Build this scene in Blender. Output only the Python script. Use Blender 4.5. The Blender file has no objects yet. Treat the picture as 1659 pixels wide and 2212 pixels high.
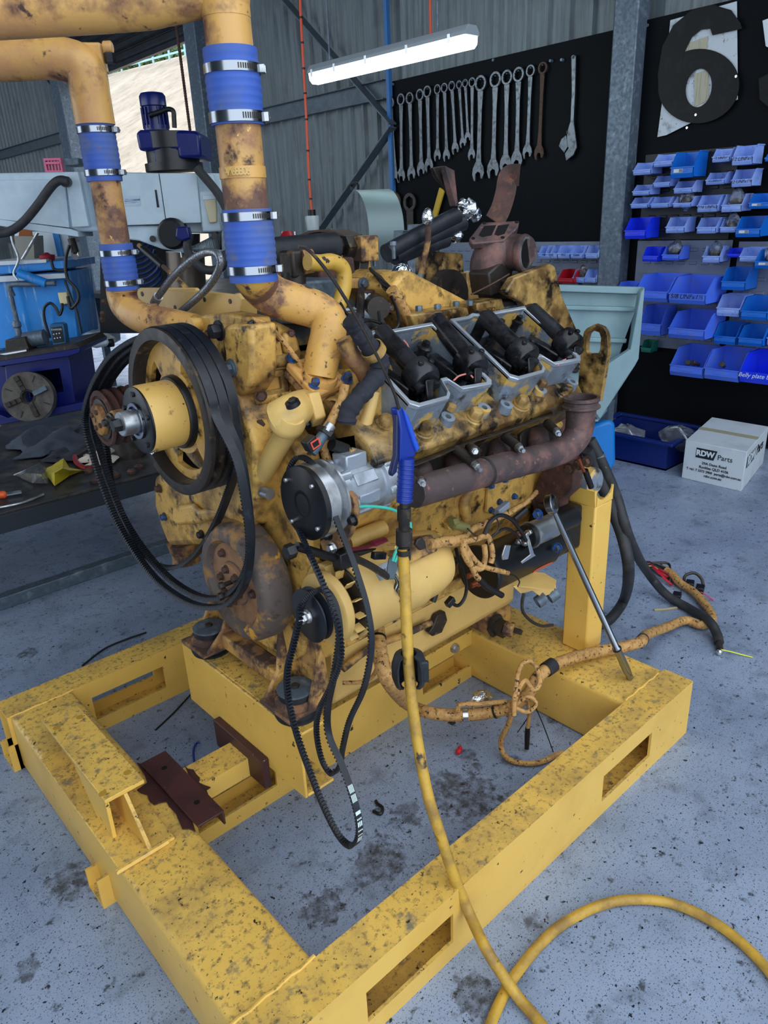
import bpy, bmesh, math, random
import numpy as np
from mathutils import Vector, Matrix
sc = bpy.context.scene
COL = sc.collection
rnd = random.Random(7)
# ---------------------------------------------------------------- camera
YAW, PITCH, ROLL, FPX = math.radians(48.526), math.radians(22.014), math.radians(-2.615), 1580.8
IW, IH = 1659, 2212
CAM = Vector((0, 0, 1.6))
_f = Vector((math.cos(PITCH)*math.cos(YAW), math.cos(PITCH)*math.sin(YAW), -math.sin(PITCH)))
_r0 = Vector((math.sin(YAW), -math.cos(YAW), 0)); _u0 = _r0.cross(_f)
CR = _r0*math.cos(ROLL) + _u0*math.sin(ROLL)
CU = -_r0*math.sin(ROLL) + _u0*math.cos(ROLL)
CF = _f
cd = bpy.data.cameras.new('camera'); cam = bpy.data.objects.new('camera', cd); COL.objects.link(cam)
cd.sensor_fit = 'HORIZONTAL'; cd.sensor_width = 36.0; cd.lens = FPX/IW*36.0; cd.clip_start = .05; cd.clip_end = 400
cam.matrix_world = Matrix(((CR.x, CU.x, -CF.x, CAM.x), (CR.y, CU.y, -CF.y, CAM.y), (CR.z, CU.z, -CF.z, CAM.z), (0, 0, 0, 1)))
sc.camera = cam
# ---------------------------------------------------------------- light
vs = sc.view_settings
vs.view_transform = 'Standard'; vs.look = 'None'; vs.gamma = 1; vs.use_curve_mapping = False
vs.exposure = 0.58
w = bpy.data.worlds.new('overcast_sky'); sc.world = w; w.use_nodes = True
bg = w.node_tree.nodes['Background']; bg.inputs[0].default_value = (.82, .91, 1.0, 1); bg.inputs[1].default_value = 1.6
sl = bpy.data.lights.new('sun', 'SUN'); sl.energy = 4.2; sl.angle = .5; sl.color = (1, .97, .92)
so = bpy.data.objects.new('sun', sl); COL.objects.link(so); so.location = (8, 8, 12)
so.rotation_euler = Vector((-.62, -.30, -.75)).to_track_quat('-Z', 'Y').to_euler()
# ---------------------------------------------------------------- measuring helpers
FH = Vector((math.cos(YAW), math.sin(YAW), 0)); RH = _r0.copy()
def ray(px, py): return CR*((px-IW/2)/FPX) - CU*((py-IH/2)/FPX) + CF
def A(px, py, X=None, Y=None, Z=None, D=None, pl=None):
    """point of the place seen at a pixel, on a known plane of the place"""
    d = ray(px, py)
    if X is not None: t = (X-CAM.x)/d.x
    elif Y is not None: t = (Y-CAM.y)/d.y
    elif Z is not None: t = (Z-CAM.z)/d.z
    elif D is not None: t = D/d.dot(FH)
    else: t = (pl[0]-CAM).dot(pl[1])/d.dot(pl[1])
    return CAM + d*t
def mpp(P): return (P-CAM).dot(CF)/FPX
V = Vector
# ---------------------------------------------------------------- mesh building
def frame(ax):
    ax = ax.normalized()
    h = Vector((0, 0, 1)) if abs(ax.z) < .9 else Vector((1, 0, 0))
    a = h.cross(ax).normalized(); b = ax.cross(a)
    return a, b, ax
def smooth_path(pts, n=6):
    pts = [Vector(p) for p in pts]
    if len(pts) < 3: return pts
    P = [pts[0]*2-pts[1]] + pts + [pts[-1]*2-pts[-2]]
    out = []
    for i in range(1, len(P)-2):
        p0, p1, p2, p3 = P[i-1], P[i], P[i+1], P[i+2]
        for k in range(n):
            t = k/n
            out.append(.5*((2*p1)+(p2-p0)*t+(2*p0-5*p1+4*p2-p3)*t*t+(3*p1-p0-3*p2+p3)*t**3))
    out.append(pts[-1])
    return out
class MB:
    def __init__(s): s.v = []; s.f = []
    def add(s, vs, fs):
        o = len(s.v); s.v += [tuple(v) for v in vs]; s.f += [tuple(i+o for i in f) for f in fs]; return s
    def box(s, x0, x1, y0, y1, z0, z1):
        vs = [(x, y, z) for x in (x0, x1) for y in (y0, y1) for z in (z0, z1)]
        return s.add(vs, [(0,1,3,2),(4,6,7,5),(0,4,5,1),(2,3,7,6),(0,2,6,4),(1,5,7,3)])
    def obox(s, c, ax, ay, az):
        """box from centre and half-axis vectors"""
        c = Vector(c); vs = [c+ax*i+ay*j+az*k for i in (-1,1) for j in (-1,1) for k in (-1,1)]
        return s.add(vs, [(0,1,3,2),(4,6,7,5),(0,4,5,1),(2,3,7,6),(0,2,6,4),(1,5,7,3)])
    def bar(s, p, q, w, h, up=None):
        p, q = Vector(p), Vector(q); d = (q-p)
        up = Vector(up) if up is not None else (Vector((0,0,1)) if abs(d.normalized().z) < .95 else Vector((1,0,0)))
        a = d.cross(up).normalized(); b = a.cross(d).normalized()
        return s.obox((p+q)/2, d/2, a*(w/2), b*(h/2))
    def prism(s, pts, vec, cap=True):
        pts = [Vector(p) for p in pts]; vec = Vector(vec); n = len(pts)
        fs = [(i, (i+1) % n, (i+1) % n+n, i+n) for i in range(n)]
        if cap: fs += [tuple(range(n-1, -1, -1)), tuple(range(n, 2*n))]
        return s.add(pts+[p+vec for p in pts], fs)
    def ring(s, outer, inner, vec):
        """prism with a hole: outer and inner loops have the same count"""
        n = len(outer); vec = Vector(vec); o = [Vector(p) for p in outer]; i_ = [Vector(p) for p in inner]
        vs = o+i_+[p+vec for p in o]+[p+vec for p in i_]
        fs = []
        for k in range(n):
            j = (k+1) % n
            fs += [(k, n+k, n+j, j), (2*n+k, 2*n+j, 3*n+j, 3*n+k), (k, j, 2*n+j, 2*n+k), (n+k, 3*n+k, 3*n+j, n+j)]
        return s.add(vs, fs)
    def lathe(s, p, ax, prof, n=24, cap=True):
        p = Vector(p); a, b, ax = frame(Vector(ax)); vs = []; fs = []
        for t, r in prof:
            for k in range(n):
                an = 2*math.pi*k/n
                vs.append(p+ax*t+(a*math.cos(an)+b*math.sin(an))*r)
        for i in range(len(prof)-1):
            for k in range(n):
                j = (k+1) % n
                fs.append((i*n+k, i*n+j, (i+1)*n+j, (i+1)*n+k))
        if cap:
            fs.append(tuple(range(n-1, -1, -1))); m = (len(prof)-1)*n; fs.append(tuple(range(m, m+n)))
        return s.add(vs, fs)
    def cyl(s, p, q, r, r2=None, n=20):
        p, q = Vector(p), Vector(q); L = (q-p).length
        return s.lathe(p, q-p, [(0, r), (L, r if r2 is None else r2)], n)
    def ccyl(s, p, q, r, c=.003, n=20):
        p, q = Vector(p), Vector(q); L = (q-p).length; c = min(c, L*.45, r*.5)
        return s.lathe(p, q-p, [(0, r-c), (c, r), (L-c, r), (L, r-c)], n)
    def tube(s, pts, r, n=10, sm=6, cap=True):
        pts = smooth_path(pts, sm) if sm else [Vector(p) for p in pts]
        m = len(pts); R = r if callable(r) else (lambda t: r)
        t0 = (pts[1]-pts[0]).normalized(); a, b, _ = frame(t0); vs = []; fs = []
        for i, p in enumerate(pts):
            t = (pts[min(i+1, m-1)]-pts[max(i-1, 0)])
            if t.length < 1e-9: t = t0
            t = t.normalized(); a = (a-t*a.dot(t))
            a = a.normalized() if a.length > 1e-6 else frame(t)[0]
            b = t.cross(a); rr = R(i/(m-1))
            for k in range(n):
                an = 2*math.pi*k/n; vs.append(p+(a*math.cos(an)+b*math.sin(an))*rr)
        for i in range(m-1):
            for k in range(n):
                j = (k+1) % n; fs.append((i*n+k, i*n+j, (i+1)*n+j, (i+1)*n+k))
        if cap: fs += [tuple(range(n-1, -1, -1)), tuple(range((m-1)*n, m*n))]
        return s.add(vs, fs)
    def sweep(s, pts, sec, nrm, closed=False):
        """carry a flat section [(u, v)] along a path; nrm gives the section's v direction at each point"""
        m = len(pts); n = len(sec); vs = []; fs = []
        for i, p in enumerate(pts):
            nx = pts[(i+1) % m] if closed or i < m-1 else pts[i]; pv = pts[i-1] if closed or i else pts[i]
            t = (nx-pv).normalized(); v = nrm[i] if isinstance(nrm, list) else nrm
            u = t.cross(v).normalized(); v2 = u.cross(t)
            vs += [p+u*a+v2*b for a, b in sec]
        for i in range(m if closed else m-1):
            j = (i+1) % m
            for k in range(n):
                l = (k+1) % n; fs.append((i*n+k, i*n+l, j*n+l, j*n+k))
        if not closed: fs += [tuple(range(n-1, -1, -1)), tuple(range((m-1)*n, m*n))]
        return s.add(vs, fs)
    def sphere(s, c, r, n=12, m=8, sc_=(1,1,1)):
        c = Vector(c); prof = [(-math.cos(math.pi*i/m), math.sin(math.pi*i/m)) for i in range(m+1)]
        prof = [(t, max(q, .02)) for t, q in prof]; o = len(s.v)
        s.lathe((0,0,0), (0,0,1), [(t*r, q*r) for t, q in prof], n)
        for i in range(o, len(s.v)):
            x, y, z = s.v[i]; s.v[i] = (c.x+x*sc_[0], c.y+y*sc_[1], c.z+z*sc_[2])
        return s
    def hexa(s, p, ax, r, h, n=6, washer=0):
        p = Vector(p); ax = Vector(ax).normalized()
        if washer: s.lathe(p, ax, [(0, washer), (h*.18, washer)], 14)
        return s.lathe(p+ax*(h*.15 if washer else 0), ax, [(0, r), (h*.85, r), (h, r*.86)], n)
    def bolt(s, p, ax, r=.009, h=.012): return s.hexa(p, ax, r, h, 6, r*1.35)
    def sheet(s, grid, th):
        """thick sheet from a grid of points"""
        h, w_ = len(grid), len(grid[0]); g = [[Vector(p) for p in row] for row in grid]; vs = []
        nm = []
        for i in range(h):
            for j in range(w_):
                dx = g[i][min(j+1, w_-1)]-g[i][max(j-1, 0)]; dy = g[min(i+1, h-1)][j]-g[max(i-1, 0)][j]
                k = dx.cross(dy); nm.append(k.normalized() if k.length > 1e-12 else Vector((0,0,1)))
        flat = [p for row in g for p in row]; N = h*w_
        vs = flat+[p-n*th for p, n in zip(flat, nm)]; fs = []
        for i in range(h-1):
            for j in range(w_-1):
                a = i*w_+j; q = (a, a+1, a+w_+1, a+w_); fs += [q, tuple(N+x for x in reversed(q))]
        for j in range(w_-1):
            for a, b in ((j, j+1), ((h-1)*w_+j+1, (h-1)*w_+j)): fs.append((b, a, N+a, N+b))
        for i in range(h-1):
            for a, b in (((i+1)*w_, i*w_), (i*w_+w_-1, (i+1)*w_+w_-1)): fs.append((b, a, N+a, N+b))
        return s.add(vs, fs)
    def build(s, name, mat, parent=None, bev=0, ang=38, **kw):
        me = bpy.data.meshes.new(name); me.from_pydata(s.v, [], s.f); me.validate()
        bm = bmesh.new(); bm.from_mesh(me); bmesh.ops.recalc_face_normals(bm, faces=bm.faces); bm.to_mesh(me); bm.free()
        me.shade_smooth(); me.set_sharp_from_angle(angle=math.radians(ang))
        me.materials.append(mat)
        o = bpy.data.objects.new(name, me); COL.objects.link(o)
        if parent is not None: attach(o, parent)
        if bev:
            m = o.modifiers.new('edge', 'BEVEL'); m.width = bev; m.segments = 2; m.limit_method = 'ANGLE'; m.angle_limit = math.radians(35)
            m.harden_normals = False
        for k, v in kw.items(): o[k] = v
        return o
def attach(o, parent):
    o.parent = parent
    if parent.type == 'EMPTY': o.location = -parent.location
def thing(name, label, cat, loc, group=None):
    o = bpy.data.objects.new(name, None); o.empty_display_size = .05; COL.objects.link(o); o.location = loc
    o['label'] = label; o['category'] = cat
    if group: o['group'] = group
    return o
def tag(o, label, cat, group=None):
    o['label'] = label; o['category'] = cat
    if group: o['group'] = group
    return o
def text(s, name, mat, parent, pos, right, up, size, align='CENTER', ext=.0006, bold=0, shear=0):
    cu = bpy.data.curves.new(name, 'FONT'); cu.body = s; cu.size = size; cu.extrude = ext; cu.align_x = align; cu.align_y = 'CENTER'
    cu.resolution_u = 3; cu.offset = bold; cu.shear = shear
    o = bpy.data.objects.new(name, cu); COL.objects.link(o)
    r = Vector(right).normalized(); n = r.cross(Vector(up)).normalized(); u = n.cross(r)
    o.rotation_euler = Matrix((r, u, n)).transposed().to_euler(); o.location = pos
    o.data.materials.append(mat)
    me = bpy.data.meshes.new_from_object(o); mw = o.rotation_euler.copy(); bpy.data.objects.remove(o); bpy.data.curves.remove(cu)
    o = bpy.data.objects.new(name, me); COL.objects.link(o); o.rotation_euler = mw; o.location = pos
    if parent is not None:
        o.parent = parent
        if parent.type == 'EMPTY': o.location = Vector(pos)-parent.location
    return o
# ---------------------------------------------------------------- materials
def lin(c): return tuple(((x/255)/12.92 if x/255 <= .04045 else (((x/255)+.055)/1.055)**2.4) for x in c)
def M(name, rgb, rough=.5, metal=0, layers=(), bump=None, spec=None, coat=0, emit=None, alpha=None, trans=0):
    """layers: (rgb, scale, low, high, rough or None, up) - noise masks mixed over the base; up=1 keeps it to surfaces that face up (settled dirt)"""
    m = bpy.data.materials.new(name); m.use_nodes = True; nt = m.node_tree; nd = nt.nodes; L = nt.links
    b = nd['Principled BSDF']; c = lin(rgb)
    b.inputs['Base Color'].default_value = (*c, 1); b.inputs['Roughness'].default_value = rough; b.inputs['Metallic'].default_value = metal
    if spec is not None: b.inputs['Specular IOR Level'].default_value = spec
    if coat: b.inputs['Coat Weight'].default_value = coat
    if emit: b.inputs['Emission Color'].default_value = (*emit[:3], 1); b.inputs['Emission Strength'].default_value = emit[3]
    if alpha is not None: b.inputs['Alpha'].default_value = alpha
    if trans: b.inputs['Transmission Weight'].default_value = trans
    if not layers and not bump: return m
    tc = nd.new('ShaderNodeTexCoord'); prev = None; prr = None; prm = None
    for i, ly in enumerate(layers):
        rgb2, scl, lo, hi = ly[:4]; r2 = ly[4] if len(ly) > 4 else None; up = ly[5] if len(ly) > 5 else 0; dist = ly[6] if len(ly) > 6 else 0
        mp = nd.new('ShaderNodeMapping'); mp.inputs['Location'].default_value = (3.1*i+1.7, 1.3*i, 2.2*i)
        if isinstance(scl, tuple): mp.inputs['Scale'].default_value = scl; s1 = 1
        else: s1 = scl
        L.new(tc.outputs['Object'], mp.inputs['Vector'])
        no = nd.new('ShaderNodeTexNoise'); no.inputs['Scale'].default_value = s1; no.inputs['Detail'].default_value = 5; no.inputs['Roughness'].default_value = .62
        no.inputs['Distortion'].default_value = dist
        L.new(mp.outputs[0], no.inputs['Vector'])
        mr = nd.new('ShaderNodeMapRange'); mr.inputs['From Min'].default_value = lo; mr.inputs['From Max'].default_value = hi
        L.new(no.outputs[0], mr.inputs['Value']); fac = mr.outputs[0]
        if up:
            ge = nd.new('ShaderNodeNewGeometry'); sx = nd.new('ShaderNodeSeparateXYZ'); L.new(ge.outputs['Normal'], sx.inputs[0])
            m2 = nd.new('ShaderNodeMapRange'); m2.inputs['From Min'].default_value = .35; m2.inputs['From Max'].default_value = .85; L.new(sx.outputs['Z'], m2.inputs['Value'])
            mu = nd.new('ShaderNodeMath'); mu.operation = 'MULTIPLY'; L.new(fac, mu.inputs[0]); L.new(m2.outputs[0], mu.inputs[1]); fac = mu.outputs[0]
        mx = nd.new('ShaderNodeMix'); mx.data_type = 'RGBA'; L.new(fac, mx.inputs['Factor'])
        if prev is None: mx.inputs[6].default_value = (*c, 1)
        else: L.new(prev, mx.inputs[6])
        mx.inputs[7].default_value = (*lin(rgb2), 1); prev = mx.outputs[2]
        if r2 is not None:
            mf = nd.new('ShaderNodeMix'); L.new(fac, mf.inputs['Factor'])
            if prr is None: mf.inputs[2].default_value = rough
            else: L.new(prr, mf.inputs[2])
            mf.inputs[3].default_value = r2; prr = mf.outputs[0]
            if metal > .3:
                mm = nd.new('ShaderNodeMix'); L.new(fac, mm.inputs['Factor'])
                if prm is None: mm.inputs[2].default_value = metal
                else: L.new(prm, mm.inputs[2])
                mm.inputs[3].default_value = .05; prm = mm.outputs[0]
    if prev: L.new(prev, b.inputs['Base Color'])
    if prr: L.new(prr, b.inputs['Roughness'])
    if prm: L.new(prm, b.inputs['Metallic'])
    if bump:
        no = nd.new('ShaderNodeTexNoise'); no.inputs['Scale'].default_value = bump[0]; no.inputs['Detail'].default_value = 4
        L.new(tc.outputs['Object'], no.inputs['Vector'])
        bp = nd.new('ShaderNodeBump'); bp.inputs['Strength'].default_value = bump[1]; bp.inputs['Distance'].default_value = bump[2] if len(bump) > 2 else .004
        L.new(no.outputs[0], bp.inputs['Height']); L.new(bp.outputs[0], b.inputs['Normal'])
    return m
DK = (30, 24, 18); RU = (96, 62, 44)
m_stand = M('stand_yellow', (230, 186, 90), .42, 0, [((214, 170, 78), 3.5, .45, .7), ((168, 136, 76), 5, .46, .70, .7, 1), ((120, 98, 60), 60, .52, .70, .7, 1), ((52, 44, 32), 110, .62, .67, .75, 1), ((128, 116, 92), 16, .60, .70, .7, 1), (DK, 38, .66, .70, .6, 0), ((40, 32, 24), 150, .66, .70, .7, 1)], (60, .15, .002))
m_eng = M('engine_yellow', (224, 178, 92), .40, 0, [((200, 154, 80), 6, .42, .7), ((158, 116, 62), 3.2, .50, .68, .5), ((104, 76, 44), 11, .48, .68, .55), ((46, 36, 26), 20, .54, .66, .45), ((128, 98, 56), 45, .45, .7, .7, 1), (DK, 90, .66, .71, .5)], (90, .2, .002))
m_engclean = M('engine_yellow_clean', (220, 182, 108), .42, 0, [((198, 160, 94), 5, .45, .75), (DK, 60, .70, .74, .5)], (120, .12, .001))
m_oily = M('oily_yellow', (188, 152, 88), .30, 0, [((98, 72, 40), 9, .36, .58, .3), ((34, 27, 20), 13, .46, .62, .25), ((160, 132, 84), 20, .58, .7)], (60, .3, .003))
m_rusty = M('rusted_yellow_paint', (198, 152, 80), .5, 0, [((136, 98, 70), 7, .40, .58, .75), ((76, 56, 48), 13, .46, .58, .8), ((60, 42, 38), 30, .60, .70, .8)], (70, .35, .003))
m_pipe = M('pipe_yellow', (214, 164, 92), .36, 0, [((192, 136, 96), 6, .46, .68, .5), ((112, 74, 60), 8, .525, .66, .7), ((66, 46, 44), 34, .62, .70, .7)], (80, .3, .002))
m_pipe2 = M('pipe_rusted', (206, 158, 88), .45, 0, [((172, 124, 84), 7, .36, .56, .55), ((112, 80, 66), 10, .47, .60, .75), ((74, 54, 50), 22, .56, .66, .8), ((226, 184, 110), 40, .66, .70, .5)], (90, .35, .002))
m_rust = M('brown_rust', (84, 54, 46), .8, 0, [((52, 38, 36), 18, .4, .65), ((120, 76, 56), 34, .56, .75)], (90, .4, .003))
m_primer = M('red_primer', (72, 40, 38), .5, 0, [((50, 34, 36), 14, .45, .7, .4), ((150, 146, 150), 110, .68, .72)], (70, .1, .001))
m_exh = M('exhaust_iron', (86, 72, 72), .5, .35, [((128, 90, 82), 11, .48, .66, .7), ((36, 32, 34), 8, .5, .72, .45), ((140, 96, 84), 60, .60, .72, .7)], (120, .25, .002))
m_black = M('black_paint', (16, 18, 22), .38, 0, [((40, 44, 50), 30, .6, .8, .5)])
m_rubber = M('black_rubber', (24, 28, 34), .55, 0, [((52, 58, 66), 14, .5, .8, .7)])
m_belt = M('belt_rubber', (20, 25, 34), .42, 0, [((44, 52, 64), 40, .55, .8, .5)])
m_oilblk = M('oiled_black_steel', (44, 45, 49), .3, .3, [((18, 18, 20), 16, .42, .62, .2), ((78, 76, 74), 40, .62, .78, .4)], (60, .2, .002))
m_steel = M('bare_steel', (176, 180, 184), .3, .9, [((120, 120, 122), 22, .5, .75, .4)])
m_chrome = M('chrome', (150, 156, 164), .2, 1.0)
m_alu = M('dull_aluminium', (150, 164, 180), .4, .6, [((104, 114, 126), 14, .42, .66, .5), ((196, 160, 84), 9, .53, .58, .5), ((54, 52, 50), 18, .56, .66, .5)], (90, .2, .002))
m_cast = M('cast_aluminium', (184, 192, 202), .34, .7, [((130, 138, 148), 18, .5, .75, .5), ((70, 70, 72), 40, .66, .76, .6)], (150, .2, .001))
m_zinc = M('zinc_plate', (196, 200, 204), .25, .9, [((170, 160, 110), 20, .6, .75, .3)])
m_grease = M('greasy_iron', (58, 52, 48), .5, .4, [((28, 26, 25), 18, .45, .65, .35), ((110, 86, 56), 25, .6, .72, .7)], (70, .3, .003))
m_cap = M('blue_marked_bolt', (36, 84, 150), .5, 0, [((60, 60, 66), 60, .45, .6, .4)])
m_boltb = M('dark_bolt', (44, 44, 48), .4, .6, [((90, 72, 50), 50, .6, .75, .7)])
m_boltr = M('rusty_bolt', (84, 60, 48), .7, .2, [((48, 38, 34), 50, .5, .7)])
m_silicone = M('blue_silicone', (56, 92, 178), .62, 0, [((84, 102, 150), 8, .42, .66, .8), ((104, 106, 118), 20, .56, .74, .85)], (200, .1, .001))
m_loom = M('tan_loom', (190, 146, 86), .7, 0, [((150, 108, 60), 60, .45, .65), ((48, 32, 22), 85, .575, .62), ((206, 156, 92), 25, .58, .75)], (180, .5, .002))
m_ywhose = M('yellow_air_hose', (198, 156, 56), .45, 0, [((146, 114, 56), 14, .42, .64, .6), ((64, 52, 42), 22, .62, .70, .6)])
m_hose = M('rubber_hose', (38, 40, 44), .6, 0, [((66, 64, 62), 20, .5, .75, .8), ((140, 120, 90), 60, .70, .74)])
m_blueplas = M('blue_plastic', (16, 48, 140), .35)
m_fabric = M('navy_cloth', (40, 42, 52), .9, 0, [((24, 26, 34), 12, .45, .65), ((72, 74, 84), 30, .6, .8)], (300, .3, .001))
m_foil = M('tin_foil', (214, 218, 222), .22, 1.0, (), (55, .9, .01))
m_white = M('white_paint', (206, 216, 224), .5, 0, [((170, 178, 186), 5, .5, .75), ((130, 124, 112), 30, .68, .76)])
m_machine = M('machine_white', (188, 206, 218), .45, 0, [((164, 182, 196), 4, .45, .75), ((150, 140, 112), (20, 20, 3), .70, .78)])
m_navy = M('machine_navy', (10, 22, 96), .32, 0, [((22, 34, 110), 8, .5, .8)])
m_galv = M('galvanised', (98, 112, 126), .45, .5, [((74, 88, 102), 40, .42, .62, .5), ((128, 142, 154), 22, .55, .75, .35)])
m_board = M('black_board', (5, 8, 13), .6, 0, [((9, 13, 19), 6, .5, .8, .65), ((150, 160, 170), 90, .745, .76)], spec=.12)
m_spanner = M('spanner_steel', (104, 110, 116), .36, .9, [((60, 64, 68), 30, .5, .72, .5)])
m_wire = M('black_wire', (14, 14, 16), .45)
m_copper = M('copper', (190, 110, 80), .3, .9)
m_red = M('red_plastic', (196, 24, 44), .4)
m_clear = M('clear_film', (236, 240, 244), .08, 0, (), (40, .8, .01), trans=.93)
m_lettw = M('white_print', (206, 222, 228), .6)
m_lettb = M('black_print', (18, 18, 22), .6)
# ================================================================ SETTING
WX = 5.2
def floor_mat():
    m = bpy.data.materials.new('painted_concrete'); m.use_nodes = True; nt = m.node_tree; nd = nt.nodes; L = nt.links; b = nd['Principled BSDF']
    tc = nd.new('ShaderNodeTexCoord'); P = tc.outputs['Object']
    def noise(s, d=5, off=0, rg=.6):
        mp = nd.new('ShaderNodeMapping'); mp.inputs['Location'].default_value = (off, off*.7, 0); L.new(P, mp.inputs[0])
        n = nd.new('ShaderNodeTexNoise'); n.inputs['Scale'].default_value = s; n.inputs['Detail'].default_value = d; n.inputs['Roughness'].default_value = rg; L.new(mp.outputs[0], n.inputs['Vector']); return n.outputs[0]
    def rng(x, a, c):
        r = nd.new('ShaderNodeMapRange'); r.inputs['From Min'].default_value = a; r.inputs['From Max'].default_value = c; L.new(x, r.inputs['Value']); return r.outputs[0]
    def math_(op, x, y):
        r = nd.new('ShaderNodeMath'); r.operation = op
        for i, q in enumerate((x, y)):
            if isinstance(q, (int, float)): r.inputs[i].default_value = q
            else: L.new(q, r.inputs[i])
        return r.outputs[0]
    cur = [None, lin((146, 160, 184))]
    def mix(fac, rgb):
        x = nd.new('ShaderNodeMix'); x.data_type = 'RGBA'; L.new(fac, x.inputs['Factor'])
        if cur[0] is None: x.inputs[6].default_value = (*cur[1], 1)
        else: L.new(cur[0], x.inputs[6])
        x.inputs[7].default_value = (*lin(rgb), 1); cur[0] = x.outputs[2]
    mix(rng(noise(1.6, 6), .42, .68), (120, 134, 158))
    mix(rng(noise(9, 6, 4), .54, .78), (100, 110, 126))
    mix(rng(noise(30, 4, 9), .60, .70), (70, 76, 86))
    mix(rng(noise(55, 3, 2), .645, .675), (34, 36, 40))
    mix(rng(noise(130, 2, 6), .655, .69), (30, 30, 32))
    mix(rng(noise(240, 2, 16), .60, .66), (66, 70, 78))
    mix(rng(noise(14, 6, 11, .75), .655, .69), (44, 44, 44))
    ds = []
    for (x, y, r, k) in STAINS:
        vm = nd.new('ShaderNodeVectorMath'); vm.operation = 'DISTANCE'; L.new(P, vm.inputs[0]); vm.inputs[1].default_value = (x, y, 0)
        e = math_('ADD', vm.outputs['Value'], math_('MULTIPLY', math_('SUBTRACT', noise(k, 5, x*3), .5), r*2.6))
        q = nd.new('ShaderNodeMapRange'); q.inputs['From Min'].default_value = r; q.inputs['From Max'].default_value = r*.72; L.new(e, q.inputs['Value'])
        ds.append((q.outputs[0], r))
    for q, r in ds: mix(math_('MULTIPLY', math_('MULTIPLY', q, .85), rng(noise(38, 5, r*50), .30, .62)), (50, 46, 42) if r > .055 else (66, 68, 74))
    L.new(cur[0], b.inputs['Base Color'])
    L.new(rng(noise(6, 5, 3), .2, 1.1), b.inputs['Roughness'])
    b.inputs['Specular IOR Level'].default_value = .35
    bp = nd.new('ShaderNodeBump'); bp.inputs['Strength'].default_value = .2; bp.inputs['Distance'].default_value = .003; L.new(noise(45, 5, 1), bp.inputs['Height']); L.new(bp.outputs[0], b.inputs['Normal'])
    return m
STAINS = []
for (px, py, r, k) in ((1010, 1720, .11, 30), (820, 1860, .085, 40), (880, 1760, .05, 40), (1015, 1632, .028, 20), (1030, 1655, .018, 20), (1100, 1640, .035, 20), (1195, 1556, .02, 20), (1335, 1640, .03, 20),
                       (62, 1410, .045, 18), (150, 1905, .07, 25), (60, 2095, .03, 30), (1150, 1990, .03, 20), (560, 1620, .05, 20), (700, 1960, .06, 40), (1030, 2150, .06, 40), (960, 1690, .05, 40)):
    p_ = A(px, py, Z=0); STAINS.append((p_.x, p_.y, r, k))
# floor inside the shed and the ground outside
fl = MB().box(-7, WX+1.2, -7, 18, -.12, 0).build('floor', floor_mat(), kind='structure')
# corrugated steel wall behind everything (runs along Y)
m_wall = M('grey_cladding', (112, 122, 126), .45, .15, [((88, 98, 104), (40, 40, 2.2), .42, .68), ((84, 86, 88), 3, .52, .8)])
m_girt = M('girt_steel', (96, 108, 118), .45, .5, [((76, 86, 96), 12, .4, .65, .5)])
def cladding(name, y0, y1, z0, z1, x=WX):
    prof = []; y = y0; p = .19
    while y < y1:
        for dy, dx in ((0, 0), (.03, 0), (.055, .0), (.072, -.034), (.100, -.034), (.117, 0)):
            if y+dy < y1: prof.append((x+.02+dx, y+dy))
        y += p
    prof.append((x+.02, y1)); n = len(prof)
    vs = [(a, c, z) for z in (z0, z1) for a, c in prof] + [(a+.004, c, z) for z in (z0, z1) for a, c in prof]
    fs = []
    for k in range(n-1): fs += [(k, k+1, n+k+1, n+k), (2*n+k+1, 2*n+k, 3*n+k, 3*n+k+1)]
    mb = MB(); mb.add(vs, fs); return mb.build(name, m_wall, kind='structure', ang=20)
DY0, DY1, DZ = 8.75, 12.3, 3.62
cladding('wall_right', -5, DY0, 0, 5.2); cladding('wall_back', DY1, 17.5, 0, 5.2)
MB().box(WX+.02, WX+.06, DY0, DY1, 4.55, 5.2).build('wall_top', m_wall, kind='structure')
MB().box(-7, WX+.1, 17.5, 17.6, 0, 5.2).build('wall_left', m_wall, kind='structure')
MB().box(-2.75, -2.7, -.2, 4.2, 0, 5.2).build('wall_light_block', m_wall, kind='structure')  # unseen wall piece behind the camera, added to cut the light from that side
m_roof = M('roof_sheet', (70, 80, 92), .6, .2)
MB().box(-2.8, WX+.3, .6, 17.6, 5.15, 5.2).build('ceiling', m_roof, kind='structure')
# girts (cee channels) and bracing on the wall
def cee(name, p, q, h=.15, d=.06, m=None):
    p, q = V(p), V(q); mb = MB(); 
    mb.bar(p+V((.028, 0, 0)), q+V((.028, 0, 0)), .006, h); mb.bar(p+V((0, 0, h/2)), q+V((0, 0, h/2)), d, .006); mb.bar(p-V((0, 0, h/2)), q-V((0, 0, h/2)), d, .006)
    return mb.build(name, m or m_girt, kind='structure')
zg = A(700, 222, X=WX-.05).z
cee('trim_1', (WX-.05, 5.55, zg), (WX-.05, DY0-.02, zg)); cee('trim_2', (WX-.05, DY1+.3, 3.0), (WX-.05, 17.4, 3.0)); cee('trim_3', (WX-.05, DY1+.3, 1.5), (WX-.05, 17.4, 1.5))
def brace(name, a, b): MB().bar(A(*a, X=WX-.10), A(*b, X=WX-.10), .012, .10, (1, 0, 0)).build(name, m_girt, kind='structure')
brace('trim_4', (615, 0), (848, 268)); brace('trim_5', (690, 500), (848, 275)); brace('trim_6', (-20, 20), (120, 190))
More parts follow.
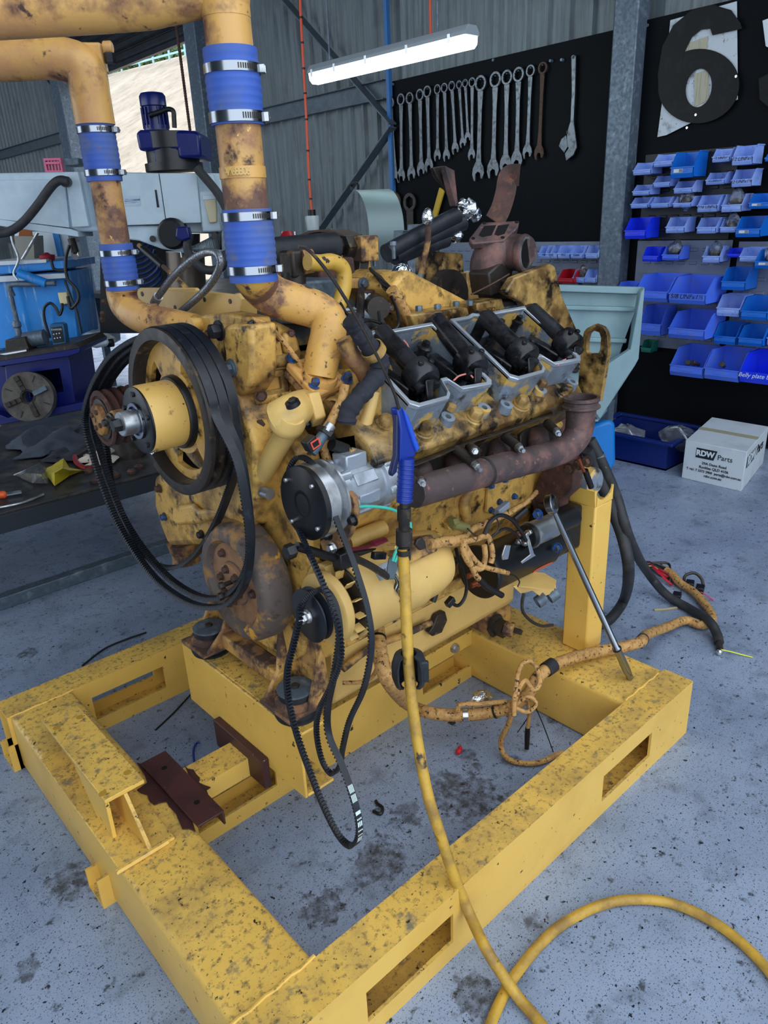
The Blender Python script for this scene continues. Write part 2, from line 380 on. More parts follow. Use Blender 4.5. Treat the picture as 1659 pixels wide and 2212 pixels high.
# columns: galvanised box post by the boards, door posts
def colm(name, x0, x1, y0, y1, z1=5.2): return MB().box(x0, x1, y0, y1, 0, z1).build(name, m_galv, kind='structure', bev=.012)
pc0 = A(1325, 60, X=WX-.16); pc1 = A(1396, 60, X=WX-.02)
colm('trim_7', WX-.17, WX-.02, pc1.y-.02, pc0.y)
colm('trim_8', WX-.2, WX, DY0-.25, DY0); colm('trim_9', WX-.35, WX-.02, DY1-.02, DY1+.3)
# roller door, rolled most of the way up
m_curt = M('roller_curtain', (44, 48, 54), .45, .3, [((30, 32, 36), 6, .4, .7)])
dr = MB().box(WX-.03, WX+.03, DY0, DY1, DZ, DZ+.06)
door = dr.build('door_1', m_curt, kind='structure')
zz = DZ+.06
for i in range(9):
    y0, y1 = DY0+.02, DY1-.02
    MB().prism([(WX-.012, y0, zz), (WX-.05, y0, zz+.03), (WX-.05, y0, zz+.085), (WX-.012, y0, zz+.115), (WX, y0, zz+.115), (WX, y0, zz)], (0, y1-y0, 0)).build('slat', m_curt, door)
    zz += .118
MB().lathe((WX-.28, DY0-.1, zz-.1), (0, 1, 0), [(0, .24), (DY1-DY0+.2, .24)], 20).build('drum', m_curt, door)
MB().box(WX-.10, WX-.02, DY0-.02, DY0+.06, 0, DZ+1).build('guide', m_black, door)
# outside: dry hill, fence on its crest, trees
m_hill = M('dry_grass', (150, 138, 124), .95, 0, [((124, 112, 98), 1.2, .4, .7), ((162, 152, 138), .4, .45, .7), ((106, 100, 80), 3, .6, .75)])
FX = 33.0
f0_, f1_ = A(190, 168, X=FX), A(420, 108, X=FX); fs_ = (f1_.z-f0_.z)/(f1_.y-f0_.y)
def crest(y): return f0_.z-.35+fs_*(y-f0_.y)
hx = [(WX+1.2, 0), (9, .03), (13, .14), (18, .34), (24, .60), (29, .84), (33.4, 1.0), (40, 1.05), (60, 1.0)]
g = [[(x, -30+j*8, (0 if k == 0 else 1)*(crest(-30+j*8)*k+.25*math.sin(j*1.3+i*2.1)*(1 if 1 < i < 6 else 0))) for j in range(26)] for i, (x, k) in enumerate(hx)]
MB().sheet(g, .3).build('hill', m_hill, kind='structure', ang=80)
# ================================================================ ENGINE STAND
st = thing('engine_stand', 'welded yellow steel engine stand with three slotted rails standing on the concrete floor', 'stand', (1.17, 1.57, 0))
RX0, RX1 = .352, 1.985; SL = ((.61, .87), (1.483, 1.744)); T = .008
def rail(name, y0, y1, RX0=RX0, RX1=RX1):
    mb = MB()
    def web(ya, yb):
        mb.box(RX0, RX1, ya, yb, 0, .05); mb.box(RX0, RX1, ya, yb, .14, .2)
        xs = [RX0, SL[0][0], SL[0][1], SL[1][0], SL[1][1], RX1]
        for a, b in ((0, 1), (2, 3), (4, 5)): mb.box(xs[a], xs[b], ya, yb, .05, .14)
    web(y0, y0+T); web(y1-T, y1)
    mb.box(RX0, RX1, y0+T, y1-T, .2-T, .2); mb.box(RX0, RX1, y0+T, y1-T, 0, T)
    return mb.build(name, m_stand, st)
rail('rail', .812, .908); rail('rail', 1.517, 1.613, .55, 1.74); rail('rail', 2.215, 2.325)
def rbox(mb, x0, x1, y0, y1, z0, z1, r=.014):
    """hollow-section bar along Y with rounded corners"""
    pts = []
    for cx, cz, a0 in ((x1-r, z1-r, 0), (x0+r, z1-r, 90), (x0+r, z0+r, 180), (x1-r, z0+r, 270)):
        for k in range(4):
            a = math.radians(a0+30*k); pts.append((cx+r*math.cos(a), y0, cz+r*math.sin(a)))
    return mb.prism(pts, (0, y1-y0, 0))
rbox(MB(), .362, .556, .9085, 2.2145, .0, .199).build('cross_member', m_stand, st)
rbox(MB(), 1.735, 1.98, .9085, 2.2145, 0, .199).build('rear_cross_member', m_stand, st)
# weld beads
for y, x0 in ((.91, .36), (2.213, .36), (.911, 1.75)):
    MB().tube([(x0+.02*i, y+.002*math.sin(i*2.1), .2) for i in range(11)], .004, 6, 0).build('weld_bead', m_stand, st)
# open channel feet of the far and middle rails
for y0, y1 in ((1.517, 1.613), (2.215, 2.325)):
    MB().box(.332, .366, y0, y0+T, 0, .095).box(.332, .366, y1-T, y1, 0, .06).box(.332, .366, y0+T, y1-T, 0, T).build('rail_end', m_stand, st)
# I-section pedestal on the front cross member
pb = MB().box(.388, .489, 1.497, 1.932, .318, .33)
hp = []
holes = [(252*0+122, 1572), (172, 1549), (222, 1714), (275, 1670)]
pb.build('pedestal_plate', m_stand, st, bev=.002)
MB().prism([(.434, 1.497, .318), (.434, 1.925, .318), (.434, 1.925, .2095), (.434, 1.402, .2095)], (.009, 0, 0)).build('pedestal_web', m_stand, st)
MB().box(.358, .50, 1.395, 1.93, .2, .2095).build('pedestal_foot', m_stand, st, bev=.003)
MB().prism([(.388, 1.497, .318), (.388, 1.70, .318), (.388, 1.60, .2095), (.388, 1.50, .2095)], (.009, 0, 0)).build('gusset', m_stand, st)
m_hole = M('hole_yellow', (176, 136, 44), .6)
for px, py in ((122, 1572), (172, 1549), (222, 1714), (275, 1669)):
    q = A(px, py, Z=.3305); MB().lathe(q-V((0, 0, .002)), (0, 0, 1), [(0, .0095), (.0025, .0095)], 16).build('bolt_hole', m_hole, st)
wt = MB().tube([(.35+.012*i, 1.397, .206) for i in range(12)], .007, 6, 0); wt.build('weld_bead', m_stand, st)
# beam that carries the front mounts: channel, web towards the viewer, on a rusty angle
bm_ = MB().box(.81, .819, 1.275, 1.885, .2, .405).box(.819, .905, 1.275, 1.885, .396, .405).box(.819, .905, 1.275, 1.885, .2, .209)
bm_.build('front_beam', m_stand, st, bev=.003)
MB().box(.787, .809, 1.44, 1.70, .14, .235).build('beam_support_angle', m_primer, st, bev=.002)
ra = MB().box(.553, .628, 1.375, 1.695, .213, .219).box(.622, .628, 1.375, 1.695, .175, .213)
ra.build('rusty_angle', m_primer, st, bev=.0015)
def patch(pxs, z): return MB().prism([A(x, y, Z=z) for x, y in pxs], (0, 0, -.003)).build('primer_patch', m_primer, st)
patch(((295, 1647), (312, 1672), (318, 1690), (296, 1706), (305, 1712), (318, 1716), (322, 1728), (333, 1738), (346, 1733), (359, 1731), (366, 1742), (380, 1757), (386, 1772), (394, 1790), (408, 1789), (422, 1795), (415, 1770), (330, 1655)), .2046)
patch(((398, 1652), (405, 1660), (418, 1662), (424, 1672), (432, 1680), (430, 1690), (440, 1695), (455, 1700), (446, 1706), (450, 1716), (440, 1712), (415, 1690)), .2012)
patch(((530, 1606), (540, 1598), (548, 1604), (560, 1612), (572, 1622), (590, 1640), (575, 1645), (556, 1630), (540, 1618)), .2012)
for y in (1.45, 1.63): MB().lathe((.592, y, .2188), (0, 0, 1), [(0, .008), (.0006, .008)], 14).build('angle_hole', m_wire, st)
# rear post with a half-round saddle
P0, P1 = 1.137, 1.232; X0, X1 = 1.882, 1.978
pst = MB().box(X0, X1, P0, P1, .2, .735)
pst.build('post', m_stand, st, bev=.006)
def saddle(y0, y1):
    xc, r = (X0+X1)/2, .046
    pts = [(X0, y0, .735), (X0, y0, .785), (xc-r, y0, .785)]
    for k in range(1, 9):
        a = math.radians(180+180*k/9); pts.append((xc+r*math.cos(a), y0, .785+r*math.sin(a)*.8))
    pts += [(xc+r, y0, .785), (X1, y0, .785), (X1, y0, .735)]
    return MB().prism(pts, (0, y1-y0, 0))
saddle(P0, P0+.008).build('saddle_plate', m_stand, st, bev=.001); saddle(P1-.008, P1).build('saddle_plate', m_stand, st, bev=.001)
MB().prism([(X0-.004, P0, .735), (X0-.012, P0, .79), (X0+.004, P0, .79), (X0+.004, P0, .735)], (0, P1-P0, 0)).build('saddle_lip', m_stand, st, bev=.001)
# ================================================================ ENGINE: block, heads, manifold
Y0, ZC = 1.573, .70
eng = thing('diesel_engine', 'partly stripped yellow V8 diesel engine with open rocker housings, bolted onto the yellow stand', 'engine', (1.3, Y0, .3))
SA, CA = math.sin(math.radians(32.5)), math.cos(math.radians(32.5))
def Bk(X, D, b, s=1): return V((X, Y0-s*(D*SA+b*CA), ZC+D*CA-b*SA))
NA = V((0, -SA, CA)); NB = V((0, -CA, -SA))
def bpl(D): return (Bk(0, D, 0), NA)
def prof(mb, yz, x0, x1): return mb.prism([(x0, y, z) for y, z in yz], (x1-x0, 0, 0))
def both(lst): return lst + [(2*Y0-y, z) for y, z in reversed(lst)]
deck_o, deck_i = Bk(0, .43, .125), Bk(0, .43, -.12)
half = [(1.375, .50), (1.37, .60), (1.335, .70), (1.325, .84), (deck_o.y+.01, deck_o.z-.03), (deck_o.y, deck_o.z), (deck_i.y, deck_i.z), (Y0-.06, 1.09)]
prof(MB(), both(half), .96, 1.84).build('engine_block', m_eng, eng, bev=.008)
# side plates, bosses and ribs on the near side of the block
MB().prism([A(x, y, Y=1.325) for x, y in ((1050, 1040), (1150, 1010), (1172, 1018), (1150, 1080), (1100, 1110), (1045, 1105))], (0, -.012, 0)).build('side_cover', m_eng, eng, bev=.003)
for px, py in ((1060, 1049), (1090, 1036), (1120, 1025), (1078, 1084), (1110, 1072), (1060, 1102)):
    MB().bolt(A(px, py, Y=1.312), (0, -1, 0), .008, .010).build('bolt', m_cap, eng)
MB().tube([A(x, y, Y=1.32) for x, y in ((1018, 1050), (1002, 1085), (1008, 1120))], .016, 10).build('block_rib', m_eng, eng)
for px, py in ((1128, 1038), (1000, 1102), (965, 1130), (935, 1158)):
    q = A(px, py, Y=1.33); MB().lathe(q, (0, -1, 0), [(0, .018), (.018, .015), (.018, .008), (.006, .007)], 14, cap=False).build('boss', m_eng, eng)
# oil pan
pan = both([(1.392, .50), (1.40, .33), (1.43, .298)])
MB().prism([(1.02, y, z) for y, z in pan], (.81, 0, 0)).build('oil_pan', m_engclean, eng, bev=.012)
MB().prism([(1.16, y, z) for y, z in both([(1.355, .56), (1.36, .525), (1.385, .515), (1.385, .56)])], (.68, 0, 0)).build('oil_pan_flange', m_eng, eng, bev=.003)
def oval(pts_px, Y, dep, name, mat, par=eng, bev=.003, **kw): return MB().prism([A(x, y, Y=Y) for x, y in pts_px], (0, -dep, 0)).build(name, mat, par, bev=bev, **kw)
oval(((925, 1350), (935, 1325), (952, 1316), (957, 1335), (945, 1362), (925, 1370), (917, 1362)), 1.39, .02, 'pan_boss_plate', m_grease)
q = A(980, 1399, Y=1.39); MB().lathe(q, (0, -1, 0), [(0, .017), (.012, .016), (.012, .011), (.018, .010)], 14).build('drain_plug', m_steel, eng)
# oil filler drain assembly at the back of the pan
q = A(1068, 1350, Y=1.40)
MB().box(1.70, 1.83, 1.405, 1.52, .235, .31).build('sump_lobe', m_rusty, eng, bev=.015)
dv = MB().lathe(q, (0, -1, 0), [(0, .042), (.012, .042), (.014, .03), (.05, .03)], 6).build('drain_flange', m_grease, eng)
q2 = A(1092, 1357, Y=1.34); MB().hexa(q2, (.25, -1, 0), .026, .03, 6).build('drain_nut', m_rusty, dv); MB().hexa(q2+V((.01, -.03, 0)), (.25, -1, 0), .012, .026, 4).build('square_plug', m_grease, dv)
MB().tube([A(x, y, Y=1.37) for x, y in ((740, 1445), (800, 1400), (870, 1372), (930, 1345))], .011, 10).build('oil_tube', m_rusty, eng)
MB().tube([A(x, y, Y=1.345) for x, y in ((935, 1300), (950, 1260), (975, 1225), (990, 1205))], .009, 10).build('dipstick_tube', m_grease, eng)
# heads
for s, nm in ((1, 'cylinder_head'), (-1, 'cylinder_head')):
    pts = [Bk(1.0, .43, -.12, s), Bk(1.0, .57, -.12, s), Bk(1.0, .585, .10, s), Bk(1.0, .565, .145, s), Bk(1.0, .47, .135, s), Bk(1.0, .43, .12, s)]
    hd = MB().prism(pts, (.80, 0, 0)).build(nm, m_oily if s == 1 else m_eng, eng, bev=.008)
    if s == 1: head = hd
# head bolts with their bosses
for px, py in ((836, 905), (921, 918), (1031, 890), (1131, 863), (1226, 838)):
    q = A(px, py, pl=bpl(.60)); q = q-NA*.03
    MB().lathe(q-NA*.03, NA, [(0, .030), (.04, .026), (.044, .019)], 14).build('bolt_boss', m_oily, head)
    MB().hexa(q+NA*.012, NA, .0165, .022, 6, .022).build('head_bolt', m_oily, head)
# vertical ribs between the bolts, below the rocker housings
for px in (870, 950, 975, 1065, 1090, 1165):
    t = (px-836)/390; q0 = A(px, 925-t*80, pl=bpl(.585)); 
    MB().bar(q0-NA*.09+NB*.015, q0, .03, .02, NB).build('head_rib', m_oily, head, bev=.005)
def housing(x0, x1, s=1):
    L = x1-x0; U = [(0,-.15),(.22,-.15),(.30,-.158),(.38,-.15),(1,-.15),(1,.08),(.96,.092),(.62,.084),(.57,.046),(.50,.046),(.455,.088),(.40,.10),(.06,.10),(0,.085)]
    o = [Bk(x0+L*u, .66, b, s) for u, b in U]
    cx, cb = .5, -.03
    inn = [Bk(x0+L*(u+(-.035 if u > .5 else .035) if u in (0, 1, .96, .06) else u), .66, b+(-.009 if b > -.03 else .009), s) for u, b in U]
    vec = (Bk(0, .575, 0, s)-Bk(0, .66, 0, s))
    h_ = MB().ring(o, inn, vec).build('rocker_housing', m_alu, eng, bev=.0025)
    oo = [p-vec*.0 + (Bk(0,.66,.002,s)-Bk(0,.66,0,s))*(1 if U[i][1] > 0 else -1) for i, p in enumerate(o)]
    MB().ring([p-vec*.06 for p in oo], [p-vec*.06 for p in inn], vec*.14).build('housing_rim', m_cast, h_, bev=.002)
    MB().prism([p+vec*.9 for p in inn], vec*.08).build('housing_floor', m_oilblk, h_)
    # foot lugs
    for u, b in ((.02, .115), (.53, .10), (.98, .105)):
        MB().lathe(Bk(x0+L*u, .575, b, s), Bk(0, 1, 0, s)-Bk(0, 0, 0, s), [(0, .02), (.022, .018), (.022, .008), (.012, .008)], 14, cap=False).build('lug', m_alu, h_, bev=0)
    return h_
h1 = housing(1.10, 1.385); h2 = housing(1.45, 1.765)
hb_ = housing(1.10, 1.385, -1); hc_ = housing(1.45, 1.765, -1)
MB().hexa(A(972, 884, pl=bpl(.60)), NA, .012, .016).build('housing_bolt', m_oily, h1); MB().hexa(A(1170, 833, pl=bpl(.60)), NA, .012, .016).build('housing_bolt', m_oily, h2)
# rocker gear in the two near housings
def rocker(par, c, shaft_back, tag_px=None):
    """c = pixel of the clamp block, shaft_back = pixel of the shaft's upper end"""
    P = A(*c, pl=bpl(.662)); Q = A(*shaft_back, pl=bpl(.660)); d = (P-Q).normalized(); e = V((1, 0, 0)); e = (e-d*e.dot(d)).normalized()
    MB().ccyl(Q, P+d*.01, .0245, .004, 18).build('rocker_shaft', m_oilblk, par)
    MB().tube([Q+d*.012, Q-d*.002-NA*.02, Q-d*.004-NA*.075], .024, 12, 4).build('shaft_pedestal', m_oilblk, par)
    MB().lathe(P-d*.002, d, [(-.012, .027), (-.004, .038), (.040, .041), (.048, .036)], 16).build('clamp_block', m_oilblk, par)
    for k in (-1, 1):
        MB().hexa(P+d*.018+e*(.016*k)+NA*.036, NA, .007, .007).build('cap_screw', m_oilblk, par)
        MB().lathe(P+d*.042+e*.024*k-NA*.006, d, [(0, .013), (.014, .013), (.016, .009)], 10).build('adjuster', m_oilblk, par)
    R = P+d*.05+NA*.004
    MB().prism([R-e*.016+NA*.012, R+e*.012+NA*.012, R+e*.004+d*.03-NA*.026, R-e*.014+d*.032-NA*.026], -NA*.012).build('rocker_arm', m_oilblk, par, bev=.003)
    MB().bar(P-e*.045-d*.07-NA*.05, P-e*.02+d*.03-NA*.04, .03, .03, NA).build('valve_bridge', m_oilblk, par, bev=.005)
    MB().bar(P+e*.04-d*.05-NA*.05, P+e*.05+d*.03-NA*.045, .036, .045, NA).build('injector_body', m_oilblk, par, bev=.006)
    I = P+d*.060-NA*.055+e*.012
    MB().lathe(I, NA, [(0, .026), (.008, .026), (.01, .02), (.02, .02), (.024, .011)], 14).build('injector_spring', m_oilblk, par)
    MB().tube([I+NA*.02, I+NA*.045-d*.012, I+NA*.06-d*.03], .0045, 8).build('push_rod', m_steel, par)
rocker(h1, (898, 800), (822, 716)); rocker(h1, (1008, 776), (940, 690)); rocker(h2, (1118, 755), (1046, 683)); rocker(h2, (1216, 733), (1145, 668))
for par, c in ((h1, (918, 748)), (h1, (880, 722)), (h2, (1118, 690)), (h2, (1080, 700))):
    q = A(*c, pl=bpl(.63)); MB().lathe(q-NA*.05, NA, [(0, .014), (.04, .014), (.044, .02), (.05, .02), (.052, .011), (.064, .010)], 12).build('stud_nut', m_oilblk, par)
def thin(par, name, pxs, D, r, mat, n=7): return MB().tube([A(x, y, pl=bpl(D)) for x, y in pxs], r, n).build(name, mat, par)
m_pink = M('pink_wire', (214, 130, 120), .5)
thin(h1, 'injector_wire', ((980, 822), (992, 812), (1012, 808), (1022, 816)), .66, .0022, m_pink); thin(h1, 'injector_wire', ((872, 735), (880, 745), (884, 758)), .66, .002, m_pink)
thin(h2, 'injector_wire', ((1205, 790), (1214, 780), (1222, 776)), .66, .002, m_pink)
for par, c in ((h1, (1030, 818)), (h2, (1230, 772)), (h2, (1142, 792))):
    q = A(*c, pl=bpl(.645)); MB().sphere(q, .016, 12, 8, (1.3, 1, .8)).build('injector_plug', m_black, par)
# manifold: log, runners, flanges, spacer sleeves and the turned-up outlet
mn = MB().tube([A(x, y, Y=1.095) for x, y in ((893, 1064), (960, 1045), (1045, 1020), (1120, 1000), (1180, 985))]+[A(1222, 968, Y=1.095), A(1247, 940, Y=1.095), A(1254, 905, Y=1.095), A(1256, 872, Y=1.095)], lambda t: .036+.006*max(0, t-.6)/.4, 18, 5)
man = mn.build('exhaust_manifold', m_exh, eng)
e0 = A(1255, 884, Y=1.095)
MB().lathe(e0, (0, .02, 1), [(0, .043), (.006, .052), (.010, .052), (.014, .046), (.022, .046), (.026, .050), (.034, .050), (.034, .041), (.0, .040)], 28, cap=False).build('outlet_flange', m_exh, man)
MB().lathe(e0+V((0, 0, .016)), (0, .02, 1), [(0, .0405), (.002, .0405)], 26).build('bore_shade', m_wire, man)  # black disc paints the shade inside the open manifold outlet
MB().lathe(A(1042, 1021, Y=1.095), A(1060, 1015, Y=1.095)-A(1042, 1021, Y=1.095), [(0, .036), (.002, .039), (.008, .039), (.010, .036)], 22, cap=False).build('slip_joint', m_grease, man)
for px, py in ((905, 1018), (985, 995), (1075, 970), (1160, 945)):
    q = A(px, py, Y=1.185); r_ = A(px+12, py+38, Y=1.11)
    MB().tube([q, (q+r_)/2, r_], lambda t: .034-.006*t, 12, 3).build('exhaust_runner', m_exh, man)
    c = A(px, py-8, Y=1.19)
    MB().prism([c+V((-.085, -.012, -.03)), c+V((.085, -.012, -.03)), c+V((.075, .0, .012)), c+V((.02, .008, .040)), c+V((-.02, .008, .040)), c+V((-.075, 0, .012))], (0, .012, 0)).build('port_flange', m_grease, man, bev=.002)
for (a, b) in (((893, 1018), (915, 1047)), ((984, 970), (1032, 1010)), ((1090, 944), (1128, 972)), ((1182, 914), (1210, 940)), ((1015, 965), (1030, 978))):
    p, q = A(*a, Y=1.15), A(*b, Y=1.06)
    d = (q-p).normalized(); MB().ccyl(p, p+d*.085, .0125, .003, 14).build('spacer_sleeve', m_grease, man)
    MB().hexa(p+d*.085, d, .009, .010).build('stud_nut', m_steel, man); MB().cyl(p+d*.09, p+d*.108, .005).build('stud', m_steel, man)
sh = [[A(x, y, Y=1.20) for x, y in ((870, 1002), (930, 978), (1000, 950), (1060, 930), (1130, 905), (1190, 885))], [A(x, y, Y=1.14) for x, y in ((885, 1012), (945, 988), (1003, 962), (1065, 943), (1135, 918), (1195, 897))]]
MB().sheet(sh, .003).build('heat_shield', m_grease, man)
# flywheel housing, rear mount and trunnion
zc = ZC
fw = both([(1.39, .44), (1.30, .50), (1.235, .62), (1.225, .82), (1.25, 1.0), (1.33, 1.10), (1.45, 1.14)])
prof(MB(), fw, 1.84, 1.90).build('flywheel_housing', m_rust, eng, bev=.006)
prof(MB(), both([(1.40, .45), (1.31, .53), (1.27, .66), (1.27, .80), (1.31, .96), (1.40, 1.08)]), 1.90, 2.02).build('bell_housing', m_rust, eng, bev=.01)
MB().prism([A(x, y, X=1.84) for x, y in ((1165, 1065), (1195, 1000), (1240, 990), (1262, 1000), (1258, 1050), (1230, 1075), (1228, 1120), (1180, 1120))], (-.05, 0, 0)).build('mount_bracket', m_rust, eng, bev=.005)
for px, py in ((1232, 1012), (1250, 1003), (1268, 997), (1225, 1110)):
    MB().bolt(A(px, py, X=1.79), (-1, 0, 0), .013, .014).build('bolt', m_boltr, eng)
tr = MB().lathe((1.912, 1.27, .803), (0, -1, 0), [(0, .048), (.05, .048), (.06, .044), (.105, .044), (.112, .036)], 26).build('rear_trunnion', m_alu, eng)
MB().lathe((1.912, 1.33, .803), (0, -1, 0), [(0, .075), (.06, .06)], 20).build('trunnion_boss', m_rust, eng)
MB().tube([A(x, y, Y=1.12) for x, y in ((1250, 990), (1258, 1010), (1266, 1024))], .005, 8).build('sensor_wire', m_copper, eng); MB().cyl(A(1264, 1016, Y=1.12), A(1277, 1052, Y=1.12), .009).build('sensor_boot', m_wire, eng)
# lifting eye: slotted plate
def slotplate(pl, outer, inner, vec, name, mat, n=40):
    def res(px):
        P = [A(x, y, **pl) for x, y in px]; L = [0]
        for i in range(len(P)): L.append(L[-1]+(P[(i+1) % len(P)]-P[i]).length)
        out = []
        for k in range(n):
            t = L[-1]*k/n; i = max(j for j in range(len(P)) if L[j] <= t); f = (t-L[i])/(L[i+1]-L[i]); out.append(P[i].lerp(P[(i+1) % len(P)], f))
        return out
    return MB().ring(res(outer), res(inner), vec).build(name, mat, eng, bev=.002)
slotplate(dict(X=1.86), ((1285, 700), (1302, 705), (1312, 720), (1314, 760), (1306, 810), (1295, 870), (1246, 870), (1250, 810), (1256, 740), (1262, 712)), ((1285, 715), (1294, 718), (1298, 730), (1296, 755), (1292, 764), (1272, 764), (1267, 758), (1268, 735), (1272, 720), (1280, 715)), (.016, 0, 0), 'lifting_eye', m_oily)
# ================================================================ ENGINE: front end
def P_(pxs, **pl): return [A(x, y, **pl) for x, y in pxs]
def cast(pxs, dep, name, mat=None, par=None, bev=.006, **pl):
    """casting: outline on a plane of the place, given thickness away from the viewer along that plane's axis"""
    k = list(pl)[0]; vec = {'X': V((dep, 0, 0)), 'Y': V((0, dep, 0)), 'Z': V((0, 0, -dep)), 'D': FH*dep}[k]
    return MB().prism(P_(pxs, **pl), vec).build(name, mat or m_eng, par or eng, bev=bev)
# timing gear cover: the big plate in front of the block
prof(MB(), both([(1.43, .50), (1.36, .56), (1.30, .80), (1.27, .98), (1.30, 1.12), (1.40, 1.20), (1.48, 1.24)]), .90, .96).build('gear_cover', m_eng, eng, bev=.01)
prof(MB(), both([(1.46, .90), (1.40, 1.0), (1.38, 1.14), (1.44, 1.25), (1.50, 1.30)]), .84, .92).build('fan_drive_housing', m_eng, eng, bev=.012)
# bracket castings right of the fan pulley
cast(((408, 690), (414, 684), (486, 676), (545, 688), (548, 705), (548, 790), (540, 800), (470, 800), (412, 735)), .05, 'fan_bracket_arm', X=.90)
MB().ccyl(A(410, 703, X=.87), A(500, 690, X=1.0), .019, .003).build('bracket_boss', m_eng, eng)
fb = cast(((482, 706), (500, 700), (540, 703), (543, 800), (540, 828), (524, 855), (503, 862), (486, 838), (484, 760), (474, 715)), .07, 'fan_bracket', X=.845, bev=.010)
cast(((505, 858), (528, 852), (534, 905), (528, 960), (520, 965), (508, 930)), .10, 'bracket_foot', X=.875)
YS = 1.43
def ringp(o, i, dep, name, mat, Y, par=eng):
    """raised frame of four or more corners on the near side of a casting"""
    return MB().ring(P_(o, Y=Y), P_(i, Y=Y), (0, dep, 0)).build(name, mat, par, bev=.003)
gh = cast(((540, 704), (600, 694), (640, 712), (655, 760), (648, 800), (622, 858), (560, 868), (536, 858)), .14, 'gear_housing', m_eng, Y=YS, bev=.014)
ringp(((549, 708), (592, 700), (604, 766), (556, 776)), ((560, 722), (584, 718), (592, 756), (566, 762)), -.014, 'raised_frame', m_eng, YS, gh)
ringp(((552, 806), (612, 796), (620, 846), (560, 858)), ((564, 818), (600, 812), (604, 838), (570, 844)), -.014, 'raised_frame', m_oily, YS, gh)
MB().ccyl(A(548, 788, Y=YS-.004), A(632, 774, Y=YS-.004), .016, .005).build('housing_rib', m_oily, gh)
MB().ccyl(A(548, 866, Y=YS-.004), A(628, 850, Y=YS-.004), .013, .005).build('housing_rib', m_eng, gh)
cast(((604, 716), (632, 724), (640, 756), (622, 768), (606, 760)), -.02, 'housing_boss', m_eng, gh, Y=YS, bev=.008)
cast(((528, 872), (600, 862), (632, 905), (600, 930), (560, 968), (536, 985), (524, 930)), .12, 'housing_skirt', m_eng, gh, Y=1.44, bev=.014)
MB().ccyl(A(556, 915, Y=1.425), A(606, 868, Y=1.44), .026, .010).build('housing_boss', m_eng, gh)
for px, py, rr_ in ((549, 790, .010), (563, 854, .011), (560, 914, .012), (546, 940, .011), (602, 730, .006), (628, 720, .007)): MB().bolt(A(px, py, Y=YS-.018), (-.5, -1, 0), rr_, rr_*1.2).build('bolt', m_boltr, gh)
for px, py, m, r, xx in ((474, 714, m_boltb, .017, .842), (449, 724, m_boltr, .009, .895), (546, 701, m_boltb, .008, .87)):
    MB().bolt(A(px, py, X=xx), (-1, 0, 0), r, r*1.2).build('bolt', m, eng)
q = A(501, 795, X=.845); bb = MB().lathe(q, (-1, 0, 0), [(0, .021), (.002, .021), (.003, .017), (.006, .017)], 22).hexa(q-V((.006, 0, 0)), (-1, 0, 0), .011, .010).build('bolt', m_galv, eng)
MB().cyl(q-V((.015, 0, 0)), q-V((.024, 0, 0)), .006).build('stud', m_steel, bb)
# fan pulley with spokes, hub, bearing cap and shaft
FC = V((.744, 1.579, 1.194)); AX = V((-1, 0, 0)); R = .196
rimp = [(-.075, R-.012), (-.075, R)]
for k in range(3):
    t = -.072+.024*k; rimp += [(t, R), (t+.004, R), (t+.008, R-.011), (t+.016, R-.011), (t+.020, R), (t+.024, R)]
rimp += [(.006, R), (.008, R-.004), (.008, R-.026), (.0, R-.030), (-.07, R-.034)]
fp = MB().lathe(FC, AX, rimp, 56, cap=False).build('fan_pulley', m_grease, eng)
web = MB(); nseg = 60; r0, r1 = .07, R-.030
def annul(mb, c, ax, ra, rb, th, holes, n=72):
    """disc with kidney-shaped windows: holes = [(a0, a1, ra, rb)] in degrees"""
    a_, b_, x_ = frame(ax); rads = sorted({ra, rb} | {h[2] for h in holes} | {h[3] for h in holes})
    pt = lambda r, an, t: c+x_*t+(a_*math.cos(an)+b_*math.sin(an))*r
    for i in range(len(rads)-1):
        rm = (rads[i]+rads[i+1])/2
        for k in range(n):
            am = 360*(k+.5)/n
            if any(h[2] < rm < h[3] and ((am-h[0]) % 360) < (h[1]-h[0]) for h in holes): continue
            a0, a1 = 2*math.pi*k/n, 2*math.pi*(k+1)/n
            vs = [pt(rads[i], a0, 0), pt(rads[i], a1, 0), pt(rads[i+1], a1, 0), pt(rads[i+1], a0, 0)]
            mb.add(vs+[v+x_*th for v in vs], [(0,3,2,1), (4,5,6,7), (0,1,5,4), (1,2,6,5), (2,3,7,6), (3,0,4,7)])
    return mb
annul(web, FC+V((.038, 0, 0)), AX, .07, R-.030, .014, [(10, 70, .10, .142), (130, 190, .10, .142), (250, 310, .10, .142)]).build('pulley_web', m_eng, fp, ang=30)
MB().lathe(FC+V((.042, 0, 0)), AX, [(0, .09), (.03, .086), (.034, .084)], 32).build('hub_collar', m_black, fp)
hubm = M('hub_yellow', (214, 172, 92), .45, 0, [((190, 150, 130), 7, .48, .66, .6), ((120, 82, 50), 20, .62, .70, .7), (DK, 60, .66, .70)], (90, .2, .002))
hub = MB().lathe(FC+V((.02, 0, 0)), AX, [(0, .078), (.085, .078), (.095, .075)], 36).build('fan_hub', hubm, fp)
hf = FC-V((.074, 0, 0))
MB().lathe(hf, AX, [(0, .076), (.004, .076), (.006, .072), (.006, .042), (.003, .04)], 36).build('hub_cover', m_black, fp)
for k in range(5):
    a = math.radians(72*k+20); MB().hexa(hf+V((-.006, .061*math.cos(a), .061*math.sin(a))), AX, .0065, .005).build('cover_screw', m_boltb, fp)
MB().lathe(hf-V((.004, 0, 0)), AX, [(0, .041), (.008, .041), (.008, .034), (.003, .033)], 30, cap=False).build('bearing_ring', m_chrome, fp)
